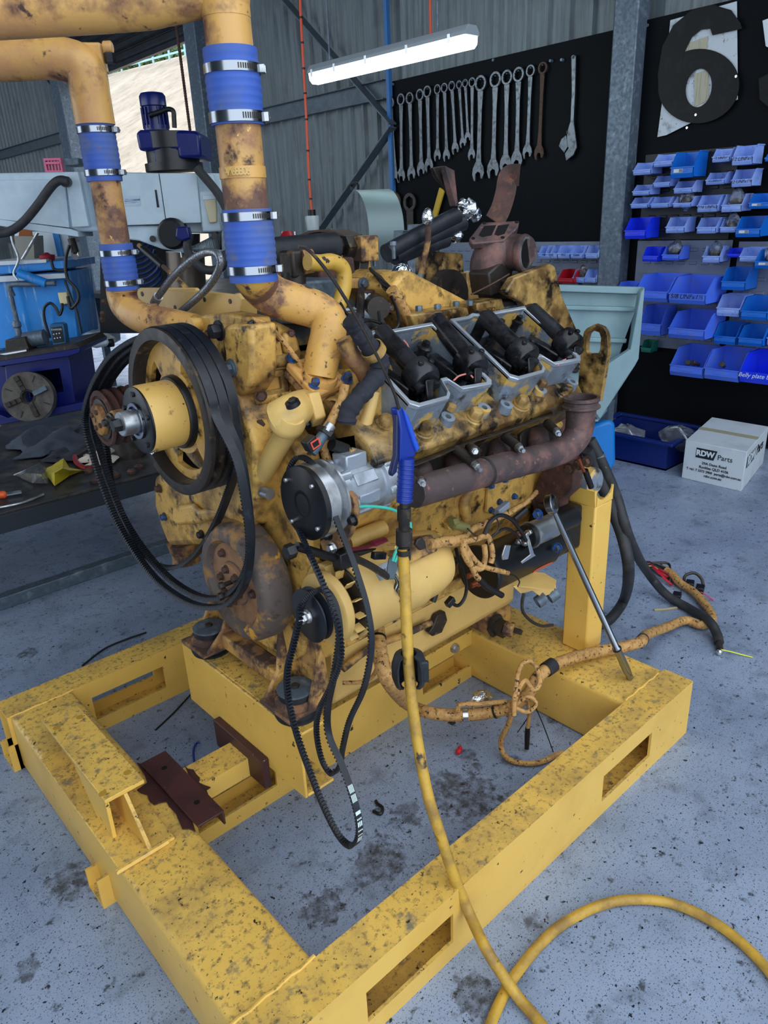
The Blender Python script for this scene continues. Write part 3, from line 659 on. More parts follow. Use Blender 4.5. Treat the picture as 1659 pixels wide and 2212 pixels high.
MB().lathe(hf-V((.003, 0, 0)), AX, [(0, .033), (.003, .033)], 26).build('blue_seal', m_blueplas, fp)
MB().lathe(hf, AX, [(0, .028), (.045, .028), (.047, .026), (.047, .013)], 28).build('fan_shaft', m_steel, fp)
MB().hexa(hf-V((.046, 0, 0)), AX, .0155, .019).build('shaft_bolt', m_boltb, fp)
fo = [(A(308, 952, X=.68), A(322, 948, X=.68), A(341, 972, X=.675), A(328, 982, X=.67), A(315, 972, X=.672))]
MB().prism(fo[0], (.003, 0, 0)).build('foil_scrap', m_foil, fp)
# tensioner arm and the small four-groove pulley
IC = A(222, 905, X=.752); KS = 1.13
ip = [(-.098, .03), (-.098, .070)]
for k in range(4):
    t = -.096+.024*k; ip += [(t, .080), (t+.003, .080), (t+.009, .060), (t+.015, .060), (t+.021, .080)]
ip += [(.0, .080), (.004, .076), (.004, .066), (-.002, .063), (-.002, .02)]
sp = MB().lathe(IC, AX, ip, 36).build('tensioner_pulley', m_rust, eng)
m_gold = M('rust_gold', (176, 128, 62), .6, 0, [((104, 66, 40), 22, .42, .6, .8), ((50, 38, 32), 40, .58, .68, .8)], (80, .3, .002))
MB().lathe(IC-V((.001, 0, 0)), AX, [(0, .057), (.002, .057), (.003, .05)], 30).build('pulley_face', m_grease, sp)
MB().lathe(IC-V((.003, 0, 0)), AX, [(0, .045), (.012, .043), (.014, .038)], 26).build('pulley_cap', m_gold, sp)
for k in range(4):
    a = math.radians(90*k+25); MB().hexa(IC+V((-.016, .026*math.cos(a), .026*math.sin(a))), AX, .0075, .007).build('cap_bolt', m_boltr, sp)
ta = A(243, 910, X=.715); tb = A(292, 900, X=.79)
tn = MB().ccyl(ta, ta+V((.13, 0, 0)), .027, .004).build('tensioner_stub', m_rusty, eng)
MB().lathe(ta, AX, [(0, .023), (.006, .023), (.008, .017), (.016, .016), (.018, .010), (.026, .009)], 20).build('stub_nut', m_grease, tn)
MB().bar((.84, IC.y-.02, IC.z), (.86, Y0+.1, 1.19), .09, .05, (1, 0, 0)).build('tensioner_arm', m_grease, eng, bev=.012)
# crank damper
DC = V((.80, 1.58, .712))
DC = A(503, 1262, X=.80)
dm = MB().lathe(DC, AX, [(-.075, .10), (-.075, .155), (-.06, .162), (-.015, .158), (.0, .150), (.006, .140), (.006, .118), (-.012, .104), (-.014, .062), (-.004, .058), (-.004, .035)], 52).build('crank_damper', M('damper_paint', (92, 80, 74), .6, 0, [((206, 150, 54), 8, .60, .63, .5), ((150, 112, 62), 16, .50, .60, .7), ((62, 54, 50), 30, .55, .72, .8)], (70, .3, .002)), eng)
dpt = M('damper_plate', (150, 108, 74), .65, 0, [((112, 84, 66), 12, .42, .62, .8), ((190, 140, 60), 20, .62, .68)], (60, .2, .002))
MB().lathe(DC+V((.012, 0, 0)), AX, [(0, .112), (.003, .112), (.004, .105)], 40).build('damper_plate', dpt, dm)
MB().lathe(DC+V((.006, 0, 0)), AX, [(0, .058), (.010, .056), (.012, .05)], 30).build('crank_hub', dpt, dm)
for k in range(6):
    a = math.radians(60*k+15); MB().bolt(DC+V((-.006, .042*math.cos(a), .042*math.sin(a))), AX, .009, .010).build('damper_bolt', m_boltr, dm)
for k in range(3):
    a = math.radians(120*k+60); MB().bolt(DC+V((.006, .083*math.cos(a), .083*math.sin(a))), AX, .009, .010).build('damper_bolt', m_boltr, dm)
for px, py in ((480, 1265), (478, 1288)):
    q = A(px, py, X=.765); MB().cyl(q, q+V((.035, 0, 0)), .006).hexa(q+V((.004, 0, 0)), AX, .010, .012).build('loose_stud', m_grease, dm)
# front mounts: rubber pucks under an A-shaped arm
def mount(yc):
    s = 1 if yc < Y0 else -1
    c = V((.862, yc, .405))
    mt = MB().lathe(c, (0, 0, 1), [(0, .058), (.006, .060), (.010, .052), (.026, .050), (.030, .055)], 30).build('mount_rubber', m_rubber, eng)
    MB().lathe(c+V((0, 0, .03)), (0, 0, 1), [(0, .056), (.022, .056), (.026, .050)], 30).build('mount_cup', m_rusty, mt)
    MB().lathe(c+V((0, 0, .056)), (0, 0, 1), [(0, .046), (.018, .046)], 28).build('mount_upper_rubber', m_rubber, mt)
    MB().lathe(c+V((0, 0, .074)), (0, 0, 1), [(0, .048), (.006, .048), (.007, .044)], 30).build('mount_washer', m_galv, mt)
    MB().hexa(c+V((0, 0, .08)), (0, 0, 1), .012, .008).build('mount_bolt', m_grease, mt)
    # forged arm: an upright web behind the puck with a sloping cheek on the inner side
    MB().prism([(.912, yc-s*.058, .432), (.912, yc+s*.07, .432), (.912, yc+s*.13, .60), (.912, yc+s*.10, .72), (.912, yc+s*.02, .72), (.912, yc-s*.045, .56)], (.022, 0, 0)).build('mount_web', m_rusty, mt, bev=.004)
    MB().prism([(.80, yc+s*.062, .434), (.925, yc+s*.062, .434), (.925, yc+s*.10, .66), (.895, yc+s*.095, .62), (.86, yc+s*.072, .50)], (0, s*.012, 0)).build('mount_cheek', m_rusty, mt, bev=.004)
    MB().prism([(.85, yc-s*.062, .434), (.925, yc-s*.062, .434), (.925, yc-s*.045, .60)], (0, s*.012, 0)).build('mount_cheek', m_rusty, mt, bev=.003)
    MB().box(.795, .925, min(yc-s*.06, yc+s*.075), max(yc-s*.06, yc+s*.075), .432, .444).build('mount_plate', m_rusty, mt, bev=.004)
mount(1.352); mount(1.79)
MB().bar((.88, 1.42, .47), (.88, 1.72, .47), .05, .045, (0, 0, 1)).build('mount_crosspiece', m_rusty, eng, bev=.006)
# water pump body under the pulley with its inlet spout
cast(((330, 1030), (345, 1020), (420, 1040), (470, 1050), (500, 1060), (515, 1090), (500, 1140), (450, 1165), (430, 1180), (362, 1182), (345, 1140), (330, 1090)), .14, 'water_pump', X=.86, bev=.022)
cast(((384, 1090), (425, 1085), (440, 1098), (500, 1092), (505, 1112), (440, 1128), (396, 1132), (384, 1122)), -.02, 'pump_rib', X=.86, bev=.010)
q0 = A(395, 1170, X=.92); MB().lathe(q0, (0, -.05, -1), [(0, .050), (.03, .045), (.035, .041), (.058, .041), (.064, .044), (.070, .044), (.070, .036)], 26).build('pump_inlet', m_rusty, eng)
for px, py, m in ((356, 1116, m_cap), (391, 1122, m_boltb), (436, 1154, m_boltb), (345, 1055, m_boltr)):
    MB().bolt(A(px, py, X=.858), AX, .010, .012).build('bolt', m, eng)
cast(((440, 1060), (505, 1075), (540, 1120), (530, 1150), (470, 1140)), .06, 'pump_elbow', m_eng, X=.90, bev=.012)
# coolant pipe from the thermostat housing down to the pump
cp = MB().tube(P_(((636, 905), (600, 965), (560, 1035), (540, 1062)), X=.87), .0245, 16).build('coolant_pipe', m_engclean, eng)
th = MB().tube([A(606, 905, X=.855), A(625, 893, X=.87), A(648, 880, X=.93), A(668, 872, X=.99)], lambda t: .042-.006*t, 18, 4).build('thermostat_elbow', m_engclean, eng)
d_ = (A(600, 965, X=.87)-A(636, 905, X=.87)).normalized()
MB().lathe(A(630, 893, X=.862), d_, [(0, .030), (.02, .040), (.036, .041), (.044, .036)], 26).build('pipe_socket', m_engclean, th)
MB().hexa(A(634, 870, X=.845), (-.4, 0, 1), .010, .010).lathe(A(634, 876, X=.845), (-.4, 0, 1), [(0, .016), (.010, .015)], 16).build('plug', m_boltb, th)
cast(((655, 850), (668, 850), (683, 905), (672, 925), (662, 900)), .03, 'thermostat_flange', m_engclean, th, X=.93, bev=.004)
MB().bolt(A(665, 915, X=.925), AX, .011, .012).build('bolt', m_boltb, eng)
cast(((640, 850), (690, 862), (765, 832), (768, 930), (730, 965), (680, 960), (655, 930)), .10, 'thermostat_housing', m_eng, X=1.02, bev=.02)
cast(((600, 820), (660, 800), (760, 800), (765, 900), (700, 930), (640, 900)), .14, 'front_casting', m_eng, X=1.08, bev=.02)
MB().lathe(A(722, 880, X=1.02), (-1, -.6, .1), [(0, .026), (.012, .024), (.012, .018), (.004, .018)], 20).build('core_plug', m_eng, eng)
MB().tube([A(548, 1068, X=.88), A(566, 1062, X=.86), A(584, 1068, X=.86)], .014, 12).build('clamp_band', m_steel, eng)
# riser pipe: flange, elbows, blue hoses with clamps, up out of the frame
fl_pts = P_(((619, 782), (690, 762), (755, 822), (684, 855)), pl=(A(690, 815, Y=1.345), NA.copy()))
nf = NA.copy()
rf = MB().prism(fl_pts, -nf*.022).build('riser_flange', m_pipe, eng, bev=.006)
MB().prism([p-nf*.022 for p in fl_pts], -nf*.02).build('flange_spacer', m_rusty, rf, bev=.006)
for px, py in ((629, 776), (679, 832), (749, 820)):
    MB().bolt(A(px, py, pl=(fl_pts[0]+nf*.002, nf)), nf, .0105, .014).build('flange_bolt', m_cap, rf)
m_pipe3 = M('pipe_worn', (220, 170, 84), .38, 0, [((196, 146, 88), 6, .42, .64, .5), ((122, 88, 72), 9, .52, .62, .7), ((70, 50, 46), 20, .60, .66, .75), ((84, 62, 40), 70, .60, .68, .6)], (80, .3, .002))
yr = 1.45
RB = A(546, 580, X=.885)
 
def up(py, X=.885, Y=None): # point on the vertical riser line at an image row
    lo, hi = 1.0, 3.2
    base = RB
    for _ in range(40):
        mid = (lo+hi)/2; p = V((base.x, base.y, mid)); d = p-CAM; row = IH/2-FPX*d.dot(CU)/d.dot(CF)
        lo, hi = (mid, hi) if row > py else (lo, mid)
    return V((base.x, base.y, lo))
rp = [A(690, 812, Y=1.345), A(697, 770, Y=1.345), A(709, 722, Y=1.345), A(708, 690, Y=1.36), A(684, 670, Y=1.385), A(640, 656, Y=1.41), A(592, 640, Y=1.435), A(562, 616, Y=1.445), up(586), up(560), up(540)]
MB().tube(rp, lambda t: .0455 if t > .62 else .0385+.007*t/.62, 24, 6).build('riser_elbow', m_pipe3, eng)
MB().lathe(A(690, 815, Y=1.345), nf, [(-.01, .044), (.004, .043), (.014, .039)], 26).build('elbow_weld', m_pipe, eng)
MB().cyl(up(560), up(190), .0445, n=28).build('riser_pipe', m_pipe2, eng)
MB().cyl(up(190), up(-140), .0445, n=28).build('upper_riser', m_pipe, eng)
def hose_part(p, q, r, name='silicone_hose'):
    d = (q-p); L = d.length; n = int(L/.0045); pr = []
    for i in range(n+1):
        t = L*i/n; e = min(t, L-t); pr.append((t, r+(-r*.030 if i % 3 == 0 and e > .012 else 0)+(.002*math.sin(math.pi*t/L))))
    return MB().lathe(p, d, [(0, r-.004)]+pr+[(L, r-.004)], 36).build(name, m_silicone, eng, ang=60)
def clamp(p, d, r, par, ang=0., w=.016):
    a, b, x = frame(d); 
    c_ = MB().lathe(p-x*w/2, x, [(0, r), (0, r+.0016), (w, r+.0016), (w, r)], 40, cap=False).build('hose_clamp', m_chrome, par)
    # screw housing on the viewer's right
    v = (RH-x*RH.dot(x)).normalized(); f_ = x.cross(v)
    h0 = p+(v*math.cos(ang)+f_*math.sin(ang))*(r+.005)
    t_ = x.cross((h0-p).normalized())
    MB().obox(h0, (h0-p).normalized()*.005, t_*.010, x*w*.45).build('clamp_housing', m_steel, c_, bev=.001)
    MB().hexa(h0+t_*.010, t_, .0055, .006).build('clamp_screw', m_steel, c_)
    mb = MB()
    for k in range(9):
        an = math.radians(28+k*5.0); w_ = v*math.cos(an)-(-f_ if f_.dot(CF) < 0 else f_)*math.sin(an)
        mb.obox(p+w_*(r+.0018), w_*.0004, x.cross(w_)*.0012, x*w*.28)
    mb.build('clamp_slots', m_grease, c_, kind='stuff')
    return c_
h = hose_part(up(608), up(452), .0505); 
clamp(up(582), V((0, 0, 1)), .0528, h); clamp(up(468), V((0, 0, 1)), .0522, h)
h = hose_part(up(272), up(106), .0515)
clamp(up(256), V((0, 0, 1)), .0532, h, w=.019); clamp(up(152), V((0, 0, 1)), .0532, h)
bd = MB().lathe(up(386), V((0, 0, 1)), [(0, .0445), (0, .0465), (.021, .0465), (.021, .0445)], 36, cap=False).build('pipe_band', m_pipe, eng)
# cast part number round the band
mid = up(373); 
for i, ch in enumerate('4W68806'):
    an = math.radians(-38+i*8.5); vdir = (CAM-mid); vdir.z = 0; vdir.normalize(); rt = V((0, 0, 1)).cross(vdir)
    nrm = (vdir*math.cos(an)+rt*math.sin(an)); text(ch, 'band_lettering', m_engclean, bd, mid+nrm*.047, V((0, 0, 1)).cross(nrm), (0, 0, 1), .020, ext=.0015, bold=.0004)
# far top pipe running left out of the frame at the very top
MB().tube([up(40), up(10), up(-18), up(-30)+FH*.01-RH*.03, up(-12)-RH*.11, up(-2)-RH*.2, up(4)-RH*.6], lambda t: .0455, 22, 6).build('top_crossover_pipe', m_pipe, eng)
q = A(262, -4, D=1.75); MB().cyl(q, q-RH*.11-V((0, 0, .014)), .035).build('pipe_stub', m_pipe, eng)
# left riser
LB = A(262, 600, X=.86); RB = LB
le = [A(420, 712, X=.93), A(370, 700, X=.90), A(316, 690, X=.87), A(278, 668, X=.86), A(264, 640, X=.86), up(610)]
MB().tube(le, .040, 22, 6).build('left_elbow', m_pipe, eng)
MB().lathe(A(330, 690, X=.885), V((0, 0, 1)), [(0, .03), (.03, .024), (.04, .016)], 16).build('elbow_boss', m_pipe, eng)
pm = MB().cyl(up(630), up(330), .0375, n=28).build('left_riser', m_pipe2, eng)
h = hose_part(up(626), up(526), .0425); clamp(up(610), V((0, 0, 1)), .0442, h, w=.014); clamp(up(546), V((0, 0, 1)), .0442, h, w=.014)
h = hose_part(up(392), up(262), .0435); clamp(up(374), V((0, 0, 1)), .0452, h, w=.014); clamp(up(282), V((0, 0, 1)), .0452, h, w=.014)
tp = up(120)
MB().tube([up(270), up(200), up(165), up(140)-RH*.012, up(128)-RH*.045, tp-RH*.09, tp-RH*.16, tp-RH*.45], .0475, 26, 6).build('left_bend', m_pipe, eng)
MB().prism([up(92)+RH*.044, up(88)-RH*.05, up(140)+RH*.01, up(160)+RH*.047], FH*.03).build('bend_gusset', m_pipe, eng, bev=.006)
q = up(105)+RH*.05; nt_ = MB().ccyl(q, q+RH*.022, .014).build('bend_fitting', m_pipe, eng); MB().hexa(q+RH*.012-V((0, 0, .012)), (0, 0, -1), .014, .022).build('fitting_nut', m_boltb, nt_)
for py in (652, 678, 690):
    q = A(228-(py-652)*.1, py, X=.87); MB().hexa(q, -RH, .008, .01).build('elbow_plug', m_boltr, eng)
# yellow bracket plates behind the pulley
slot_h = []
bp = cast(((283, 626), (300, 622), (420, 622), (424, 626), (424, 690), (362, 700), (290, 690)), .012, 'bracket_plate', m_engclean, X=1.0, bev=.003)
cast(((356, 626), (430, 628), (510, 637), (520, 650), (518, 690), (400, 700), (362, 700)), .012, 'bracket_plate', m_engclean, X=.985, bev=.003)
cast(((505, 634), (514, 634), (521, 645), (519, 690), (508, 690)), .05, 'bracket_flange', m_engclean, X=.98, bev=.003)
for px, py, r in ((307, 635, .007), (378, 664, .006), (442, 647, .006), (497, 651, .006)):
    q = A(px, py, X=.984 if px > 360 else .999); MB().lathe(q, AX, [(0, r), (.0015, r)], 14).build('plate_hole', m_grease, eng)
# ================================================================ ENGINE: compressor, alternator, starter
# air-conditioning compressor
CC = A(655, 1088, Y=1.2); CX = CC.x
ac = MB().lathe(CC+V((.012, 0, 0)), AX, [(0, .082), (.012, .082), (.014, .079)], 48).build('compressor', m_black, eng)
MB().lathe(CC+V((.002, 0, 0)), AX, [(0, .032), (.004, .030), (.004, .022), (.002, .018)], 30).build('clutch_boss', m_black, ac)
for k in range(4):
    a = math.radians(90*k+40); MB().hexa(CC+V((-.002, .066*math.cos(a), .066*math.sin(a))), AX, .005, .006).build('clutch_rivet', m_steel, ac)
MB().lathe(CC+V((.030, 0, 0)), AX, [(0, .083), (.018, .083), (.018, .080)], 48, cap=False).build('clutch_rim', m_steel, ac)
MB().lathe(CC+V((.064, 0, 0)), AX, [(0, .083), (.005, .083), (.013, .068), (.019, .068), (.027, .083), (.034, .083)], 48).build('clutch_pulley', m_steel, ac)
bx = CC+V((.07, 0, 0)); 
MB().lathe(bx, (1, 0, 0), [(0, .06), (.0, .066), (.02, .066), (.024, .060), (.10, .060), (.12, .057), (.124, .064), (.15, .064), (.155, .055), (.185, .052), (.19, .045)], 36).build('compressor_body', m_cast, ac)
for k in range(6):
    a = math.radians(60*k+10); c = bx+V((0, .062*math.cos(a), .062*math.sin(a)))
    lg = MB().ccyl(c+V((-.006, 0, 0)), c+V((.03, 0, 0)), .012, .003, 12).build('body_lug', m_cast, ac)
    MB().hexa(c+V((-.006, 0, 0)), AX, .008, .010).lathe(c-V((.016, 0, 0)), AX, [(0, .004), (.001, .004)], 8).build('body_bolt', m_steel, ac)
    c2 = bx+V((.125, .060*math.cos(a), .060*math.sin(a))); MB().ccyl(c2, c2+V((.03, 0, 0)), .011, .003, 12).build('body_lug', m_cast, ac)
for a0 in (100, 145, 190, 235):
    a = math.radians(a0); u = V((0, math.cos(a), math.sin(a))); t = V((0, -math.sin(a), math.cos(a)))
    MB().obox(bx+V((.065, 0, 0))+u*.06, V((.03, 0, 0)), t*.014, u*.004).build('body_pad', m_cast, ac, bev=.002)
MB().box(CX+.10, CX+.16, 1.17, 1.22, CC.z+.05, CC.z+.085).build('port_block', m_cast, ac, bev=.004)
m_teal = M('teal_wire', (70, 196, 176), .45)
MB().tube([A(x, y, Y=1.13) for x, y in ((770, 1095), (800, 1094), (838, 1098), (866, 1108))], .0035, 8).build('clutch_wire', m_teal, ac)
# bracket wing below the compressor
cast(((738, 1066), (748, 1060), (764, 1075), (768, 1110), (758, 1150), (742, 1180), (700, 1200), (690, 1170), (735, 1140)), .014, 'compressor_bracket', m_rusty, X=.905, bev=.003)
cast(((660, 1150), (735, 1125), (738, 1185), (700, 1215), (660, 1200)), .02, 'compressor_bracket', m_grease, X=.93, bev=.003)
for px, py, m in ((736, 1078, m_steel), (738, 1095, m_zinc), (722, 1138, m_zinc), (710, 1155, m_boltb), (720, 1182, m_zinc), (765, 1123, m_boltb)):
    MB().bolt(A(px, py, X=.90), AX, .010, .012).build('bracket_bolt', m, eng)
MB().tube(P_(((750, 1172), (790, 1155), (828, 1140)), Y=1.27), .021, 16).build('bypass_pipe', m_engclean, eng)
MB().tube(P_(((752, 1190), (790, 1185), (812, 1178), (832, 1172)), Y=1.22), lambda t: .007 if t < .55 else .014, 10).build('terminal_boot', M('maroon_boot', (120, 26, 56), .5), eng)
MB().tube(P_(((740, 1202), (770, 1196), (815, 1190), (850, 1200)), Y=1.20), .007, 8).build('cable', m_wire, eng)
# tensioner rod
MB().cyl(A(640, 1180, Y=1.19), A(720, 1205, Y=1.19), .010).build('adjuster_rod', m_wire, eng)
MB().obox(A(738, 1208, Y=1.185), V((.016, 0, 0)), V((0, .016, 0)), V((0, 0, .02))).build('adjuster_block', m_black, eng, bev=.003)
MB().cyl(A(750, 1212, Y=1.18), A(782, 1226, Y=1.18), .0095).build('adjuster_screw', m_steel, eng); MB().hexa(A(634, 1188, Y=1.19), AX, .017, .02).build('adjuster_nut', m_boltb, eng)
# alternator
AC_ = A(668, 1330, Y=1.2); ax0 = AC_.x
al = MB().lathe(AC_+V((.10, 0, 0)), (1, 0, 0), [(0, .085), (.0, .094), (.03, .096), (.20, .096), (.205, .090), (.26, .088), (.30, .078), (.31, .05)], 44).build('alternator', m_engclean, eng)
MB().lathe(AC_+V((.022, 0, 0)), AX, [(0, .058), (.004, .064), (.010, .046), (.014, .046), (.022, .064), (.025, .064), (.026, .058)], 44).build('alternator_pulley', M('pulley_black', (40, 46, 54), .35, .4), al)
MB().lathe(AC_-V((.004, 0, 0)), AX, [(-.003, .017), (.002, .017), (.006, .014), (.006, .010)], 22).build('pulley_washer', m_zinc, al)
MB().hexa(AC_-V((.009, 0, 0)), AX, .0125, .016).lathe(AC_-V((.024, 0, 0)), AX, [(0, .008), (.010, .008), (.010, .005)], 16).build('pulley_nut', m_zinc, al)
MB().lathe(AC_+V((.068, 0, 0)), AX, [(0, .080), (.006, .086), (.026, .086), (.03, .080), (.032, .03)], 44).build('alternator_fan', m_engclean, al)
for k in range(14):
    a = 2*math.pi*k/14; u = V((0, math.cos(a), math.sin(a))); t = V((0, -math.sin(a), math.cos(a)))
    MB().obox(AC_+V((.080, 0, 0))+u*.082, V((.012, 0, 0)), t*.0015, u*.011).build('fan_blade', m_engclean, al)
MB().lathe(AC_+V((.092, 0, 0)), AX, [(-.012, .088), (.0, .088), (.002, .07)], 36).build('alternator_end', m_grease, al)
ear = cast(((652, 1262), (668, 1225), (688, 1218), (702, 1222), (712, 1240), (726, 1290), (705, 1280)), .03, 'alternator_ear', m_engclean, al, X=ax0+.075, bev=.005)
MB().lathe(A(682, 1236, X=ax0+.075), AX, [(0, .016), (.004, .015), (.004, .008), (.0, .007)], 18).build('ear_boss', m_engclean, al)
MB().obox(AC_+V((.27, -.03, .075)), V((.06, 0, 0)), V((0, .05, -.02)), V((0, .01, .02))).build('terminal_box', m_rusty, al, bev=.006)
for i in range(3): MB().obox(AC_+V((.215+.012*i, -.045, .10)), V((.003, 0, 0)), V((0, .02, -.006)), V((0, .004, .012))).build('terminal_fin', m_engclean, al)
m_plate = M('plate_tin', (150, 160, 170), .35, .5)
pl0 = A(802, 1232, Y=1.14); MB().obox(AC_+V((.18, -.066, .071)), V((.032, 0, 0)), V((0, .012, .0115)), V((0, .0006, -.0006))).build('data_plate', m_plate, al)
text('24V 50A', 'plate_print', m_lettb, al, tuple(AC_+V((.18, -.0671, .0725))), (1, 0, 0), V((0, .72, .69)), .012, ext=.0003)
MB().cyl(A(890, 1262, Y=1.12), A(908, 1250, Y=1.12), .008).hexa(A(910, 1249, Y=1.12), V((1, -.4, .5)), .011, .014).build('side_terminal', m_black, al)
for i in range(4): MB().tube([A(x+i*3, y+i*2, Y=1.11-.004*i) for x, y in ((846, 1235), (856, 1256), (852, 1272), (862, 1284), (858, 1296))], .0022, 6).build('loose_lead', m_steel if i % 2 else m_wire, al)
MB().obox(A(846, 1228, Y=1.10), CU*.024+CR*.004, CR*.011, CF*.008).build('wire_plug', M('grey_plug', (70, 90, 100), .4), al, bev=.002)
MB().tube([A(x, y, Y=1.09) for x, y in ((848, 1212), (856, 1190), (872, 1172), (886, 1152), (886, 1128))], .0035, 8).build('teal_lead', m_teal, al)
MB().tube([A(x, y, Y=1.088) for x, y in ((853, 1214), (862, 1196), (878, 1176), (888, 1152))], .003, 8).build('teal_lead', m_teal, al)
MB().tube([A(x, y, Y=1.10) for x, y in ((765, 1205), (800, 1222), (838, 1246))], .008, 8).build('sheathed_lead', m_grease, al)
MB().obox(A(818, 1200, Y=1.13), V((.018, 0, -.006)), V((0, .007, 0)), V((.002, 0, .008))).build('relay_clip', m_black, al, bev=.002)
# cast lugs around the alternator tail
for px, py in ((905, 1238), (915, 1275)):
    q = A(px, py, Y=1.16); MB().obox(q, V((.022, 0, 0)), V((0, .02, 0)), V((0, 0, .012))).build('tail_lug', m_engclean, al, bev=.004)
# starter motor
SF = A(1032, 1222, Y=1.215); SE = V((1.80, 1.215, .64)); SF.z = .655
sd = (SE-SF).normalized()
sm = MB().lathe(SF, sd, [(0, .074), (.004, .078), (.012, .078), (.014, .070), (.02, .068), (.30, .068), (.305, .06), (.36, .058), (.37, .04)], 36).build('starter_motor', m_black, eng)
sv = V((0, -.30, 1)).normalized(); SO = SF+sd*.16+V((0, -.055, .085))
MB().lathe(SO, sd, [(0, .040), (.004, .040), (.004, .036), (.11, .036), (.114, .030)], 28).build('solenoid', m_steel, sm)
MB().lathe(SO+sd*.112, sd, [(0, .034), (.006, .034)], 24).build('solenoid_seal', m_red, sm)
MB().lathe(SO+sd*.118, sd, [(0, .032), (.10, .031), (.104, .027)], 26).build('solenoid_cap', m_black, sm)
MB().lathe(SO, -sd, [(0, .036), (.012, .034), (.014, .03)], 24).build('solenoid_end', m_black, sm)
cr = sd.cross(V((0, 0, 1))).normalized()
for du, dz, L, m in ((-.012, .018, .03, m_copper), (.016, .006, .034, m_copper), (-.004, -.016, .022, m_zinc), (.02, -.02, .022, m_zinc)):
    q = SO-sd*.012-cr*du+V((0, 0, dz)); tb_ = MB().cyl(q, q-sd*L, .005, n=10).build('terminal_stud', m, sm)
    MB().hexa(q, -sd, .009, .009).hexa(q-sd*.011, -sd, .009, .006).build('terminal_nut', m_zinc, sm)
for c, h_ in (((1140, 1180), 0), ((1098, 1168), 0)):
    pass
MB().prism([A(x, y, Y=1.12) for x, y in ((1085, 1200), (1092, 1178), (1104, 1178), (1098, 1208), (1086, 1210))], (0, .004, 0)).build('link_strap', m_zinc, sm, bev=.001)
MB().prism([A(x, y, Y=1.115) for x, y in ((1140, 1150), (1154, 1196), (1158, 1200), (1128, 1218), (1126, 1214), (1146, 1198), (1136, 1156))], (0, .004, 0)).build('solenoid_bracket', m_zinc, sm, bev=.001)
m_oran = M('orange_label', (224, 104, 60), .5)
lb = MB(); g = []
for j in range(3):
    row = []
    for i in range(9):
        a = math.radians(215+ (j-1)*8*math.sqrt(max(0, 1-((i-4)/4.2)**2))); row.append(SF+sd*(.185+.012*i)+(-cr)*0+V((0, .0688*math.cos(a), .0688*math.sin(a))))
    g.append(row)
MB().sheet(g, .0006).build('oval_label', m_oran, sm)
for px, py in ((1034, 1258), (1027, 1238)):
    q = A(px, py, Y=1.14); MB().cyl(q, q-sd*.03, .007).hexa(q+sd*.002, -sd, .011, .01).build('end_stud', m_copper, sm)
MB().obox(SF+sd*.40+V((0, .01, .03)), sd*.05, cr*.055, V((0, 0, .075))).build('starter_nose', m_black, sm, bev=.012)
for px, py in ((1205, 1183), (1163, 1110)):
    MB().bolt(A(px, py, Y=1.13), -sd, .012, .012).build('nose_bolt', m_cap, sm)
# starter leads
MB().tube([A(x, y, Y=1.10) for x, y in ((1045, 1158), (1058, 1128), (1080, 1113), (1105, 1122), (1125, 1148), (1136, 1168))], .0055, 8).build('starter_lead', m_wire, sm)
MB().tube([A(x, y, Y=1.11) for x, y in ((1050, 1175), (1062, 1160), (1090, 1142), (1110, 1150), (1120, 1162))], .004, 8).build('starter_lead', m_wire, sm)
# side bracket with two pipe clips (right of the oil pan)
sb = MB().sheet([[A(x, y, Z=.60) for x, y in ((1095, 1245), (1135, 1236), (1175, 1240), (1202, 1256))], [A(x, y, Z=.60) for x, y in ((1086, 1262), (1118, 1268), (1160, 1272), (1196, 1276))]], .004).build('side_bracket', m_engclean, eng)
MB().prism([A(x, y, Y=1.145) for x, y in ((1108, 1266), (1200, 1258), (1202, 1278), (1170, 1290), (1150, 1276), (1125, 1282))], (0, .004, 0)).build('bracket_lip', m_engclean, sb)
for px, py in ((1160, 1302), (1186, 1292)):
    q = A(px, py, Y=1.15); MB().lathe(q, V((.5, -.2, .25)), [(0, .017), (0, .019), (.03, .019), (.03, .017)], 20, cap=False).build('pipe_clip', m_galv, sb)
MB().tube([A(x, y, Y=1.14) for x, y in ((1132, 1282), (1128, 1300), (1130, 1322), (1148, 1342), (1170, 1352), (1194, 1350))], .005, 8).build('frayed_lead', m_grease, sb)
MB().tube([A(x, y, Y=1.15) for x, y in ((985, 1185), (990, 1205), (1000, 1230), (1008, 1260), (1004, 1290), (990, 1308), (974, 1302))], .0048, 8).build('black_lead', m_wire, eng)
MB().obox(A(972, 1300, Y=1.15), V((.012, 0, .006)), V((0, .008, 0)), V((-.004, 0, .008))).build('lead_plug', m_black, eng, bev=.002)
# ---------------- tan braided loom over the starter
lm = MB().tube(P_(((925, 1176), (960, 1170), (985, 1168), (1005, 1165)), Y=1.12), lambda t: .0135+.002*t, 14).build('engine_loom', m_loom, eng)
def lo(name, pxs, r, Y=1.10, par=lm, m=None): return MB().tube(P_(pxs, Y=Y), r, 10).build(name, m or m_loom, par)
lo('loom_branch', ((995, 1168), (1015, 1148), (1040, 1134), (1075, 1118), (1105, 1105), (1128, 1092)), .0095, 1.14)
lo('loom_branch', ((1128, 1092), (1146, 1076), (1160, 1062)), .007, 1.16)
lo('loom_branch', ((998, 1170), (1025, 1166), (1052, 1158), (1060, 1175), (1064, 1200), (1060, 1216)), .0075)
lo('loom_branch', ((1000, 1172), (1002, 1196), (1018, 1222), (1040, 1228), (1048, 1204), (1046, 1178)), .0075)
lo('loom_branch', ((1002, 1174), (1018, 1200), (1036, 1220), (1050, 1226), (1090, 1236)), .007)
lo('loom_branch', ((1000, 1170), (1012, 1206), (1026, 1240), (1034, 1250)), .0075)
